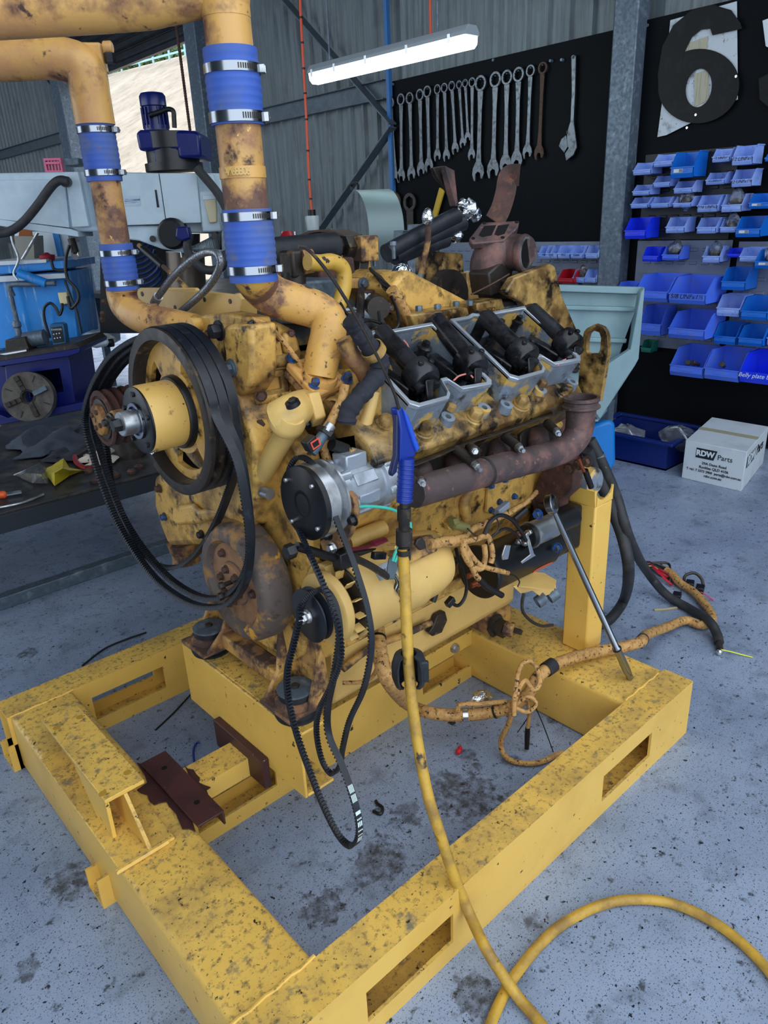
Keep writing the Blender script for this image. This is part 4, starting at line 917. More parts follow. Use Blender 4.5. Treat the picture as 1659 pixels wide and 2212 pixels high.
lo('heat_shrink', ((1034, 1250), (1052, 1268), (1070, 1278), (1084, 1286)), .0085, 1.10, lm, m_wire)
lo('branch_tip', ((1086, 1236), (1098, 1238)), .006, 1.10); lo('thin_wire', ((1098, 1240), (1112, 1244), (1122, 1256), (1118, 1268)), .002, 1.10, lm, m_wire)
lo('thin_wire', ((1010, 1142), (1030, 1158), (1062, 1158), (1078, 1140), (1072, 1118), (1062, 1105)), .0022, 1.10, lm, m_grease)
q = A(1085, 1098, Y=1.12); MB().obox(q, V((.022, 0, .006)), V((0, .008, 0)), V((0, 0, .009))).build('connector', M('grey_connector', (120, 128, 138), .4), lm, bev=.002)
q = A(1125, 1110, Y=1.12); MB().cyl(q-V((.03, 0, .008)), q+V((.02, 0, .006)), .009).build('connector', m_black, lm)
MB().cyl(A(978, 1132, Y=1.12), A(1008, 1140, Y=1.12), .012).hexa(A(974, 1130, Y=1.12), V((1, 0, -.1)), .013, .02).build('oil_sender', M('olive_sender', (110, 106, 60), .5), eng)
lc = MB().prism(P_(((902, 1166), (912, 1160), (920, 1170), (922, 1185), (908, 1190), (898, 1178)), Y=1.10), (0, .01, 0)).build('loom_clip', m_grease, eng, bev=.003)
m_hoop = m_oily
# sensors and wiring above the compressor
MB().cyl(A(672, 978, Y=1.22), A(705, 930, Y=1.22), .0125).build('speed_sensor', m_galv, eng)
ss = MB().hexa(A(700, 940, Y=1.22), A(705, 930, Y=1.22)-A(672, 978, Y=1.22), .022, .014).build('sensor_nut', m_boltb, eng)
MB().cyl(A(704, 932, Y=1.215), A(714, 918, Y=1.215), .013).build('sensor_thread', m_steel, eng)
oc = A(670, 958, Y=1.19); MB().obox(oc, V((.012, .0, .006)), V((0, .012, 0)), V((-.006, 0, .012))).build('black_connector', m_black, eng, bev=.002)
MB().ring([oc+V((a, -.014, b)) for a, b in ((-.003, -.011), (.017, -.004), (.013, .012), (-.009, .006))], [oc+V((a, -.014, b)) for a, b in ((-.001, -.008), (.014, -.003), (.011, .009), (-.006, .004))], (0, .004, 0)).build('connector_seal', M('orange_seal', (226, 84, 60), .4), eng)
MB().tube(P_(((745, 830), (738, 865), (722, 895), (705, 935), (700, 970), (712, 1005)), Y=1.24), .0105, 10).build('loom_run', m_loom, eng)
MB().tube(P_(((752, 975), (775, 980), (796, 990), (790, 1002), (772, 992)), Y=1.20), .009, 10).build('loom_run', m_loom, eng)
MB().cyl(A(716, 960, Y=1.21), A(748, 972, Y=1.21), .0135).build('loom_boot', m_wire, eng)
# wrapped hose and the yellow tube behind the riser
MB().tube(P_(((758, 690), (775, 715), (795, 745), (815, 770), (820, 800), (800, 830), (775, 858), (752, 890), (748, 915)), Y=1.22), lambda t: .021+.0016*math.sin(t*47)+.001*math.sin(t*113), 14, 10).build('wrapped_hose', m_fabric, eng)
MB().lathe(A(806, 757, Y=1.215), A(815, 770, Y=1.22)-A(795, 745, Y=1.22), [(-.008, .024), (-.008, .027), (.012, .027), (.012, .024)], 18, cap=False).build('hose_band', m_oily, eng)
MB().tube(P_(((805, 845), (798, 880), (784, 930), (772, 968)), Y=1.235), .0165, 14).build('oil_return_tube', m_engclean, eng)
MB().tube(P_(((745, 735), (760, 770), (785, 800), (800, 835)), Y=1.27), .021, 14).build('oil_return_tube', m_rusty, eng)
MB().hexa(A(776, 972, Y=1.235), (0, 0, 1), .020, .016).build('tube_nut', m_steel, eng)
MB().tube(P_(((545, 690), (575, 700), (610, 735), (640, 775), (655, 800)), Y=1.38), .006, 8).build('loom_run', m_loom, eng)
cast(((770, 900), (870, 905), (880, 1000), (820, 1010), (770, 985)), .06, 'block_face', m_oily, Y=1.27, bev=.012)
cast(((600, 960), (770, 930), (780, 1010), (700, 1060), (620, 1040)), .05, 'front_plate', m_grease, X=1.0, bev=.01)
# braided steel hose above the bracket plate
bh = MB().tube([A(330, 660, X=.93), A(345, 636, X=.93), A(372, 600, X=.94), A(408, 566, X=.955), A(442, 546, X=.965), A(468, 548, X=.97), A(476, 570, X=.97), A(460, 606, X=.965), A(430, 640, X=.96), A(368, 692, X=.95)], .0095, 12, 8).build('braided_hose', M('steel_braid', (150, 156, 164), .3, .85, [((70, 76, 84), 260, .45, .6, .4)], (400, .5, .001)), eng)
MB().hexa(A(326, 668, X=.93), A(345, 636, X=.93)-A(330, 660, X=.93), .0155, .016).build('hose_nut', m_steel, bh)
MB().cyl(A(333, 656, X=.93), A(342, 640, X=.93), .0125).build('hose_ferrule', m_steel, bh)
# ================================================================ ENGINE: top
# valley cover and aftercooler
cast(((770, 690), (830, 700), (1010, 690), (1040, 640), (800, 640)), .25, 'valley_plate', m_oily, Z=1.20, bev=.006)
acv = MB().prism(P_(((848, 618), (866, 594), (884, 582), (1022, 655), (1020, 672), (975, 690), (905, 688), (860, 650)), Y=1.50), (0, .22, 0)).build('aftercooler_cover', m_eng, eng, bev=.012)
cast(((886, 680), (1010, 664), (1018, 690), (900, 712)), .12, 'cover_flange', m_oily, Y=1.42, bev=.005)
for px, py in ((905, 672), (945, 668), (985, 662), (1015, 660)):
    MB().hexa(A(px, py, Y=1.44), (0, 0, 1), .010, .014).build('cover_bolt', m_galv, eng)
cast(((1030, 655), (1085, 645), (1092, 668), (1045, 690), (1032, 690)), .08, 'rear_casting', m_oily, Y=1.42, bev=.004)
text('7S6214', 'cast_number', m_oily, eng, A(1066, 669, Y=1.418), (1, 0, 0), (0, 0, 1), .022, ext=.0015)
# fuel block, pump tower and hydraulic hose fittings
cast(((600, 610), (745, 600), (750, 700), (600, 700)), .18, 'pump_housing', m_galv, Y=1.62, bev=.010)
cast(((596, 560), (800, 545), (806, 600), (600, 612)), .10, 'pump_rail', m_rusty, Y=1.78, bev=.008)
cast(((690, 560), (765, 555), (770, 600), (690, 605)), .06, 'pump_manifold', m_rust, Y=1.70, bev=.006)
el = MB().obox(A(636, 570, Y=1.62), V((.028, 0, 0)), V((0, .03, 0)), V((0, 0, .034))).build('hose_elbow', m_grease, eng, bev=.008)
MB().hexa(A(650, 566, Y=1.60), V((1, -.15, .05)), .033, .032).build('elbow_nut', m_rusty, el); MB().cyl(A(636, 590, Y=1.62), A(636, 612, Y=1.62), .03).build('elbow_foot', m_grease, el)
MB().tube(P_(((664, 566), (690, 568), (718, 566), (740, 580), (744, 610), (738, 640), (728, 672)), Y=1.55), lambda t: .0205, 16, 6).build('spotted_pipe', M('spotted_yellow', (206, 164, 70), .4, 0, [((120, 100, 60), 40, .60, .70), ((44, 30, 26), 26, .655, .67)], (90, .1, .001)), eng)
MB().tube(P_(((560, 548), (640, 540), (722, 532)), Y=1.80), .040, 18).build('hydraulic_hose', m_rubber, eng)
MB().lathe(A(722, 532, Y=1.80), V((1, -.05, 0)), [(0, .030), (.03, .030), (.034, .022), (.05, .022)], 8).build('hose_fitting', m_grease, eng)
MB().hexa(A(740, 534, Y=1.78), V((1, -.05, 0)), .036, .05).build('hose_nut', m_grease, eng)
MB().obox(A(784, 537, Y=1.76), V((.034, 0, 0)), V((0, .034, 0)), V((0, 0, .036))).build('port_block', m_rusty, eng, bev=.004)
MB().bar(A(782, 552, Y=1.76), A(776, 605, Y=1.74), .034, .034, (1, 0, 0)).build('block_stem', m_grease, eng, bev=.003)
MB().hexa(A(776, 585, Y=1.72), (0, 0, -1), .022, .03).build('stem_nut', m_rusty, eng)
cast(((756, 602), (792, 600), (794, 624), (758, 624)), .06, 'valve_body', m_rusty, Y=1.62, bev=.003)
MB().bolt(A(784, 612, Y=1.615), (0, -1, 0), .012, .012).build('bolt', m_galv, eng)
cast(((788, 630), (810, 626), (812, 660), (786, 668)), .04, 'sender_block', m_rust, Y=1.58, bev=.003)
for px in (788, 798): MB().lathe(A(px, 640, Y=1.578), (0, -1, 0), [(0, .008), (.002, .008), (.002, .003)], 16).build('white_washer', m_white, eng)
MB().cyl(A(806, 655, Y=1.60), A(818, 666, Y=1.48), .030).build('shutoff_solenoid', m_grease, eng)
MB().lathe(A(818, 662, Y=1.50), V((.5, -1, -.1)), [(0, .024), (.012, .022), (.014, .014), (.03, .013), (.032, .009), (.04, .009)], 18).build('solenoid_terminal', m_zinc, eng)
MB().cyl(A(780, 628, Y=1.6), A(778, 690, Y=1.5), .011).build('support_stud', m_grease, eng)
for i in range(9):
    o = i*3.2; MB().tube([A(800+o*.6+rnd.uniform(-3, 3), 580+o*.7, Y=1.60), A(815+o*.5, 598+o*.4+rnd.uniform(-5, 5), Y=1.56), A(832+rnd.uniform(-5, 5), 612+o*.3, Y=1.53), A(846+rnd.uniform(-3, 3), 622+o*.35, Y=1.50), A(848, 630, Y=1.49)], .0042, 6, 4).build('loom_core', m_wire if i % 3 else m_grease, eng)
MB().tube(P_(((845, 625), (862, 652), (878, 680), (888, 698)), Y=1.45), .0155, 12).build('loom_trunk', m_loom, eng)
for pts in (((845, 640), (858, 672), (862, 700), (852, 715)), ((735, 655), (752, 680), (785, 690), (802, 692)), ((770, 700), (800, 692), (840, 706), (868, 720)), ((818, 672), (820, 690), (822, 700)), ((752, 700), (770, 712), (800, 716))):
    MB().tube(P_(pts, Y=1.40), .0042, 7).build('loose_wire', m_wire, eng)
MB().tube(P_(((1010, 690), (985, 700), (965, 705)), Y=1.38), .006, 7).build('wire_bundle', m_grease, eng)
for i in range(5): MB().tube([A(985+i*4, 700+i*2, Y=1.39), A(1005+i*3, 685+rnd.uniform(-4, 4), Y=1.40), A(1030+i*3, 672+i, Y=1.42)], .003, 6).build('loom_core', m_wire, eng)
# far-side plates and discs behind the valley
cast(((905, 545), (930, 542), (1000, 548), (1005, 640), (930, 660), (905, 600)), .02, 'rear_shield', m_oily, Y=1.90, bev=.003)
MB().lathe(A(960, 640, Y=1.72), (0, -1, 0), [(0, .085), (.03, .085)], 36).build('blanking_disc', m_grease, eng)
cast(((1008, 590), (1022, 585), (1036, 650), (1010, 650)), .05, 'shield_rib', m_oily, Y=1.85, bev=.003)
MB().tube(P_(((925, 480), (924, 520), (916, 560), (908, 600)), Y=1.80), .0105, 10).build('injector_line', m_rusty, eng)
MB().sphere(A(924, 470, Y=1.80), .020, 9, 6, (1, 1, 1.5)).build('foil_cap', m_foil, eng)
for px, py in ((850, 530), (808, 545), (908, 600)):
    p = A(px, py, Y=1.78); MB().cyl(p-V((0, 0, .04)), p, .006).hexa(p, (0, 0, 1), .011, .012).build('long_bolt', m_galv, eng)
fo = A(868, 592, Y=1.55); MB().sphere(fo, .032, 7, 5, (1.2, .8, .9)).build('foil_plug', m_foil, eng)
# fuel lines gathered under a black sleeve, ends capped with foil
for (a, b, r) in (((835, 548), (985, 468), .030), ((850, 556), (1000, 482), .026), ((862, 556), (965, 520), .022)):
    MB().tube(P_((a, ((a[0]+b[0])/2, (a[1]+b[1])/2-2), b), Y=1.86), r, 14).build('sleeved_line', M('black_sleeve', (26, 30, 38), .5, 0, [((52, 58, 68), 20, .55, .75)]), eng)
for px, py, r in ((1010, 452, .034), (1024, 462, .026), (986, 508, .022), (1000, 442, .02)):
    b_ = MB().sphere(A(px, py, Y=1.86), r, 9, 6, (1.1, 1, .95)); rr = random.Random(px)
    b_.v = [(x+rr.uniform(-.006, .006), y+rr.uniform(-.006, .006), z+rr.uniform(-.006, .006)) for x, y, z in b_.v]; b_.build('foil_cap', m_foil, eng, ang=15)
# rear bracket carrying the exhaust elbow
rbk = cast(((1092, 632), (1112, 600), (1190, 570), (1200, 576), (1215, 640), (1250, 720), (1250, 800), (1220, 740), (1160, 690), (1130, 655)), .03, 'rear_bracket', m_oily, Y=1.38, bev=.005)
cast(((1105, 605), (1186, 574), (1196, 600), (1190, 640), (1110, 650)), .14, 'bracket_box', m_grease, Y=1.42, bev=.006)
MB().sheet([P_(((1040, 640), (1190, 625)), Y=1.75), P_(((1045, 668), (1190, 650)), Y=1.42)], .012).build('bracket_shelf', m_grease, eng)
# exhaust elbow with a twin-port top flange and a round outlet, standing on the bracket
xe = MB().tube([A(1060, 610, Y=1.52), A(1055, 580, Y=1.52), A(1065, 552, Y=1.51), A(1090, 545, Y=1.49), A(1112, 545, Y=1.46), A(1135, 548, Y=1.42)], lambda t: .058-.010*abs(t-.3), 20, 5).build('exhaust_elbow', m_exh, eng)
od = V((.25, -1, .0)).normalized(); oc = A(1133, 548, Y=1.42)
MB().lathe(oc-od*.02, od, [(0, .046), (.010, .054), (.020, .056), (.026, .054), (.028, .046), (.0, .042)], 30, cap=False).build('elbow_outlet', m_exh, xe)
MB().lathe(oc-od*.004, od, [(0, .049), (.012, .049), (.012, .042), (.0, .042)], 30, cap=False).build('outlet_seat', m_steel, xe)
MB().lathe(oc+od*.002, od, [(0, .0415), (.003, .0415)], 24).build('bore_shade', m_wire, xe)  # black disc in place of the dark hollow of the elbow, shade as colour
MB().tube([A(1062, 580, Y=1.52), A(1065, 545, Y=1.52), A(1068, 520, Y=1.52)], .05, 18).build('elbow_neck', m_exh, xe)
fn = V((-.38, -.42, .82)).normalized(); fpl = dict(pl=(A(1068, 502, Y=1.50), fn)); fpl2 = dict(pl=(A(1068, 502, Y=1.50)+fn*.0008, fn))
fp_ = P_(((1013, 515), (1040, 480), (1122, 476), (1118, 492), (1088, 520), (1020, 526)), **fpl)
MB().prism(fp_, -fn*.022).build('twin_port_flange', m_exh, xe, bev=.004)
for pts in (((1034, 508), (1046, 488), (1072, 486), (1062, 508), (1042, 512)), ((1068, 506), (1076, 487), (1100, 484), (1090, 505), (1076, 509))):
    MB().prism(P_(pts, **fpl2), -fn*.002).build('port_opening', m_wire, xe)
for px, py in ((1022, 515), (1046, 482), (1116, 480), (1086, 513)):
    MB().lathe(A(px, py, **fpl), fn, [(0, .006), (.001, .006)], 12).build('bolt_hole', m_wire, xe)
stp = [A(1068, 478, Y=1.66), A(1082, 450, Y=1.66), A(1092, 415, Y=1.66), A(1096, 390, Y=1.66), A(1102, 379, Y=1.66), A(1122, 378, Y=1.63)]
MB().sweep(smooth_path(stp, 5), [(-.033, -.0025), (.033, -.0025), (.033, .0025), (-.033, .0025)], -FH).build('support_strap', m_rust, xe)
cast(((1055, 590), (1090, 560), (1110, 580), (1100, 630), (1062, 640)), .08, 'elbow_foot', m_grease, xe, Y=1.46, bev=.006)
# second bracket arm standing behind
cast(((935, 362), (962, 358), (982, 368), (985, 400), (990, 440), (978, 430), (960, 400), (945, 385)), .02, 'rear_arm', m_grease, Y=2.1, bev=.003)
cast(((962, 358), (982, 368), (990, 445), (984, 445)), .03, 'rear_arm', m_exh, Y=2.06, bev=.002)
MB().tube(P_(((1018, 636), (1060, 615), (1100, 592)), Y=1.40), .0022, 6).build('thin_rod', m_boltr, eng)

# ================================================================ BELTS
def belt(name, pxs, X, label, w=.0215, th=.0115, cog=.0085, print_at=None, **k):
    """cogged V-belt: closed path at a constant X (or X per point)"""
    P0 = [q if isinstance(q, Vector) else A(q[0], q[1], X=(q[2] if len(q) > 2 else X)) for q in pxs]; n = len(P0); pts = []
    for i in range(n):
        p0, p1, p2, p3 = P0[i-1], P0[i], P0[(i+1) % n], P0[(i+2) % n]
        for j in range(14):
            t = j/14; pts.append(.5*((2*p1)+(p2-p0)*t+(2*p0-5*p1+4*p2-p3)*t*t+(3*p1-p0-3*p2+p3)*t**3))
    L = [0]
    for i in range(len(pts)): L.append(L[-1]+(pts[(i+1) % len(pts)]-pts[i]).length)
    N = int(L[-1]/cog)*2; res = []; j = 0
    for k_ in range(N):
        t = L[-1]*k_/N
        while L[j+1] < t: j += 1
        res.append(pts[j % len(pts)].lerp(pts[(j+1) % len(pts)], (t-L[j])/max(1e-9, L[j+1]-L[j])))
    area = sum(res[i].y*res[(i+1) % N].z-res[(i+1) % N].y*res[i].z for i in range(N))
    vs = []; fs = []; sgn = 1 if area > 0 else -1
    rings = []
    for i in range(N):
        t = (res[(i+1) % N]-res[i-1]).normalized(); x = V((1, 0, 0)); x = (x-t*x.dot(t)).normalized(); o_ = (t.cross(x))*sgn
        rings.append((res[i], x, o_))
    for i in range(N):
        for ph in (0, 1):
            p, x, o_ = rings[i]; p2 = rings[(i+1) % N][0]; c = p if ph == 0 else p.lerp(p2, .85)
            d = th if i % 2 == 0 else th*.45
            vs += [c-x*w*.5, c+x*w*.5, c+x*w*.36-o_*d, c-x*w*.36-o_*d]
    m = 2*N
    for i in range(m):
        j = (i+1) % m
        for q in range(4): r = (q+1) % 4; fs.append((i*4+q, i*4+r, j*4+r, j*4+q))
    mb = MB(); mb.add(vs, fs); o = mb.build(name, m_belt, None, ang=25); tag(o, label, 'belt', k.get('group'))
    return o, rings
def fan_belt(X, a1, hang, left, label):
    """over the top of the big pulley, down in a slack loop, back up round the small pulley"""
    r = R+.003; pts = [V((X, FC.y-r*math.cos(math.radians(a)), FC.z+r*math.sin(math.radians(a)))) for a in (112, 95, 75, 55, 35, 18, a1)]
    return belt('fan_belt', pts+[A(x, y, X=X) for x, y in hang+left], X, label)
fan_belt(.756, 6, [(512, 990), (533, 1090), (542, 1185), (531, 1262), (500, 1305), (460, 1316), (410, 1305), (350, 1265), (300, 1205), (255, 1130), (222, 1050), (200, 980)], [(187, 935), (183, 896), (189, 862), (206, 818), (238, 768), (280, 735), (318, 718)], 'black cogged fan belt nearest the free end of the big yellow pulley hub, hanging lowest')
fan_belt(.780, 2, [(520, 985), (536, 1085), (543, 1175), (532, 1240), (502, 1283), (465, 1297), (420, 1287), (365, 1250), (312, 1190), (268, 1120), (238, 1045), (220, 985)], [(206, 935), (201, 892), (208, 856), (226, 815), (256, 772), (294, 742), (330, 722)], 'middle black cogged fan belt between the other two on the big yellow pulley')
fan_belt(.804, -12, [(518, 985), (503, 1045), (470, 1130), (430, 1195), (385, 1228), (335, 1222), (290, 1180), (258, 1110), (240, 1040), (232, 985)], [(226, 935), (220, 880), (230, 835), (254, 795), (290, 758), (328, 734)], 'black cogged fan belt closest to the engine, its lower loop shortest of the three')
b1, _r = belt('compressor_belt', [(640, 985, .862), (676, 1000, .862), (704, 1060, .862), (735, 1140, .85), (768, 1225, .83), (796, 1320, .81), (804, 1400, .80), (788, 1490, .79), (757, 1560, .79), (742, 1620, .785), (735, 1660, .78), (716, 1674, .775), (694, 1640, .775), (682, 1580, .775), (688, 1530, .775), (712, 1480, .775), (733, 1425, .775), (732, 1370, .775), (714, 1305, .775), (685, 1235, .79), (656, 1170, .82), (628, 1100, .862), (620, 1030, .862)], .85, 'black cogged belt hanging from the compressor pulley, folded back below the alternator', w=.013, th=.009)
b2, rg = belt('alternator_belt', [(652, 1300, .80), (690, 1268, .80), (722, 1300, .80), (735, 1370, .79), (726, 1450, .78), (710, 1530, .77), (712, 1590, .762), (738, 1650, .755), (762, 1715, .75), (777, 1775, .748), (776, 1815, .746), (758, 1830, .746), (732, 1806, .746), (700, 1745, .746), (668, 1665, .75), (640, 1585, .755), (622, 1510, .76), (619, 1450, .765), (632, 1390, .78), (644, 1340, .79)], .78, 'black cogged belt hung round the alternator pulley with white print at its bottom loop', w=.016, th=.010)
# white print on the outside of the alternator belt
best = [i for i, (p, x, o_) in enumerate(rg)]
def pix(p): d = p-CAM; z = d.dot(CF); return (IW/2+FPX*d.dot(CR)/z, IH/2-FPX*d.dot(CU)/z)
def span(y0, y1): return [i for i in best if y0 <= pix(rg[i][0])[1] <= y1 and pix(rg[i][0])[0] > 738]
m_prt = M('belt_print', (206, 226, 226), .6)
for y0, y1, rows in ((1695, 1740, 4), (1748, 1762, 0), (1764, 1786, 3), (1790, 1798, 3), (1800, 1818, 4)):
    ii = span(y0, y1)
    if len(ii) < 2: continue
    mb = MB(); lanes = [(-.42, .42)] if rows == 0 else [(-.42+.84*k/rows+.03, -.42+.84*(k+1)/rows-.05) for k in range(rows)]
    for a, b_ in lanes:
        for i in ii[:-1]:
            if rows and i % 5 == 4: continue
            p, x, o_ = rg[i]; q, x2, o2 = rg[(i+1) % len(rg)]; e = .0006; w_ = .016
            mb.add([p+x*w_*a+o_*e, p+x*w_*b_+o_*e, q+x2*w_*b_+o2*e, q+x2*w_*a+o2*e], [(0, 1, 2, 3)])
    mb.build('white_lettering', m_prt, b2, kind='stuff')

# ================================================================ LOOSE THINGS ON AND ROUND THE ENGINE
# blow gun hanging by its nozzle, with the long yellow hose
gp = A(880, 960, Y=1.03); gun = thing('blow_gun', 'blue air blow gun with a long thin nozzle hanging before the exhaust manifold', 'blow gun', tuple(gp))
YG = 1.03
def G(px, py, y=YG): return A(px, py, Y=y)
MB().cyl(G(878, 990), G(873, 1084), .0165, n=16).build('grip', m_blueplas, gun)
for i in range(9):
    t = i/8; p = G(878, 1000).lerp(G(874, 1076), t); MB().lathe(p, G(873, 1084)-G(878, 990), [(0, .017), (.0015, .0182), (.003, .017)], 16, cap=False).build('grip_ring', m_blueplas, gun)
MB().prism([G(858, 884), G(872, 880), G(880, 905), G(893, 940), G(900, 985), G(864, 1000), G(866, 930)], (0, .022, 0)).build('body', m_blueplas, gun, bev=.004)
MB().prism([G(872, 882, YG-.006), G(884, 900, YG-.006), G(908, 968, YG-.006), G(902, 978, YG-.006), G(896, 962, YG-.006), G(884, 925, YG-.006)], (0, .012, 0)).build('trigger', M('blue_lever', (40, 84, 200), .35), gun, bev=.003)
MB().prism([G(857, 895), G(862, 900), G(862, 990), G(858, 1020), G(848, 1030), G(846, 1022), G(856, 985)], (0, .012, 0)).build('hook', M('dark_blue_plastic', (12, 24, 70), .4), gun, bev=.002)
MB().tube([G(862, 884), G(848, 840), G(815, 770), G(772, 690), G(730, 620), G(690, 565), G(662, 537), G(645, 532)], lambda t: .0032, 8, 6).build('nozzle', m_grease, gun)
MB().lathe(G(873, 1084), G(873, 1200)-G(873, 1084), [(0, .010), (.012, .010), (.012, .015), (.040, .015), (.044, .012), (.06, .012), (.062, .018), (.095, .018), (.10, .013), (.118, .0145), (.13, .0145)], 12).build('hose_coupling', m_grease, gun)
yh = MB().tube([G(871, 1185), G(874, 1250, 1.02), G(878, 1340, 1.0), G(883, 1440, .98), G(893, 1540, .955), G(905, 1620, .93), G(925, 1720, .89), G(950, 1800, .86), G(978, 1885, .83), A(1010, 1965, Y=.800), A(1050, 2050, Y=.72), A(1085, 2105, Z=.06), A(1120, 2155, Z=.02), A(1165, 2208, Z=.013), A(1230, 2290, Z=.013)], .0125, 14, 8)
yo = yh.build('air_hose', m_ywhose, None); tag(yo, 'long yellow air hose dropping from the blow gun across the near rail to the floor', 'hose')
for py in (1198, 1286): MB().lathe(G(872+(py-1198)*.03, py, 1.025), (0, 0, 1), [(0, .0128), (0, .0138), (.012, .0138), (.012, .0128)], 14, cap=False).build('tape_band', m_grease, yo)
cl = MB().tube([A(1030, 2290, Z=.0125), A(1080, 2165, Z=.0125), A(1125, 2090, Z=.0125), A(1200, 2008, Z=.0125), A(1290, 1958, Z=.0125), A(1370, 1943, Z=.0125), A(1450, 1951, Z=.0125), A(1530, 1985, Z=.0125), A(1600, 2035, Z=.0125), A(1670, 2110, Z=.0125), A(1740, 2220, Z=.0125)], .0122, 14, 8).build('air_hose', m_ywhose)
tag(cl, 'grimy yellow air hose lying in a wide arc on the concrete, bottom right', 'hose')
# black rubber bumper clipped on the loom behind the hose
bo_c = A(884, 1445, Y=.983)
rb = thing('rubber_boot', 'split black rubber boot wrapped round the hanging yellow hose, low down', 'rubber boot', tuple(bo_c))
va = (CAM-bo_c); va.z = 0; va.normalize(); vb = V((0, 0, 1)).cross(va)
gr = []
for r_, z_ in ((.016, .036), (.028, .032), (.034, .012), (.034, -.015), (.029, -.034), (.018, -.038)):
    gr.append([bo_c+(va*math.cos(math.radians(a))+vb*math.sin(math.radians(a)))*r_+V((0, 0, z_)) for a in range(40, 321, 20)])
MB().sheet(gr, .005).build('boot_body', m_rubber, rb)
MB().obox(bo_c+vb*.030+va*.016+V((0, 0, .004)), vb*.012, va*.006, V((0, 0, .026))).build('boot_flap', m_rubber, rb, bev=.004)
# big tan loom: out of the pan, across the floor of the frame, up over the rear cross member and away
bl = thing('wiring_loom', 'thick tan braided wiring loom trailing over the rear cross member to the floor', 'wiring loom', tuple(A(1000, 1530, Z=.1)))
main = [A(812, 1330, Y=1.30), A(815, 1370, Y=1.25), A(822, 1420, Y=1.2), A(842, 1475, Y=1.17), A(880, 1520, Z=.17), A(930, 1540, Z=.15), A(990, 1545, Z=.14), A(1050, 1540, Z=.15), A(1100, 1528, Z=.18), A(1140, 1500, Z=.22), A(1160, 1465, Z=.26), A(1190, 1440, Z=.27), A(1240, 1420, Z=.25), A(1300, 1406, Z=.23), A(1352, 1396, Z=.225), A(1385, 1386, Z=.22), A(1395, 1372, Z=.16), A(1440, 1355, Z=.06), A(1480, 1340, Z=.03), A(1515, 1350, Z=.025), A(1538, 1340, Z=.024), A(1530, 1315, Z=.024), A(1500, 1280, Z=.024), A(1470, 1260, Z=.024), A(1452, 1240, Z=.03), A(1440, 1232, Z=.03)]
MB().tube(main, lambda t: .021-.004*t, 14, 6).build('trunk', m_loom, bl)
def lt(name, pts, r, m=m_loom): return MB().tube(pts, r, 9, 6).build(name, m, bl)
lt('tied_loop', [A(1110, 1545, Z=.20), A(1112, 1500, Z=.26), A(1122, 1445, Z=.30), A(1140, 1428, Z=.31), A(1158, 1440, Z=.30), A(1166, 1475, Z=.27), A(1152, 1490, Z=.26), A(1135, 1470, Z=.28), A(1120, 1490, Z=.26), A(1105, 1540, Z=.2)], .0075)
lt('tied_loop', [A(1105, 1530, Z=.20), A(1140, 1505, Z=.24), A(1158, 1520, Z=.22), A(1140, 1538, Z=.20), A(1115, 1530, Z=.21)], .0065)
lt('branch', [A(1110, 1515, Z=.22), A(1100, 1560, Z=.14), A(1082, 1600, Z=.06), A(1088, 1628, Z=.02), A(1110, 1645, Z=.012), A(1160, 1648, Z=.012), A(1215, 1625, Z=.014)], .0085)
lt('branch', [A(1138, 1510, Z=.22), A(1143, 1540, Z=.14), A(1140, 1572, Z=.08)], .006)
lt('plug_boot', [A(1140, 1572, Z=.08), A(1139, 1590, Z=.05), A(1138, 1618, Z=.01)], lambda t: .009-.003*abs(t-.4), m_wire)
lt('side_branch', [A(988, 1535, Z=.17), A(995, 1522, Z=.19), A(1040, 1520, Z=.19), A(1095, 1515, Z=.2)], .0075)
lt('thin_lead', [A(1158, 1530, Z=.2), A(1175, 1570, Z=.12), A(1195, 1624, Z=.01)], .0017, m_wire); lt('thin_lead', [A(1142, 1548, Z=.12), A(1130, 1565, Z=.08), A(1118, 1582, Z=.01)], .0017, m_wire)
lt('thin_tail', [A(740, 1475, Y=1.36), A(780, 1473, Y=1.33), A(806, 1460, Y=1.3), A(818, 1430, Y=1.26)], .006)
def band(t, r, w, m, name):
    sp_ = smooth_path(main, 6); i = int(t*(len(sp_)-2)); d = (sp_[i+1]-sp_[i])
    return MB().lathe(sp_[i], d, [(0, r-.002), (0, r), (w, r), (w, r-.002)], 18, cap=False).build(name, m, bl)
band(.43, .0235, .04, m_rubber, 'rubber_sleeve'); band(.62, .021, .012, m_wire, 'cable_tie'); band(.255, .0225, .016, m_zinc, 'p_clip'); band(.30, .0222, .006, m_wire, 'cable_tie'); band(.05, .0225, .006, m_wire, 'cable_tie')
MB().obox(A(976, 1556, Z=.12), V((.008, 0, 0)), V((0, .010, 0)), V((0, 0, .012))).build('clip_tab', m_grease, bl, bev=.002)
lf = MB().sphere(A(1040, 1508, Z=.18), .03, 9, 6, (1.5, .9, .8)); rr = random.Random(3); lf.v = [(x+rr.uniform(-.007, .007), y+rr.uniform(-.007, .007), z+rr.uniform(-.007, .007)) for x, y, z in lf.v]
lf.build('foil_wrap', m_foil, bl, ang=15)
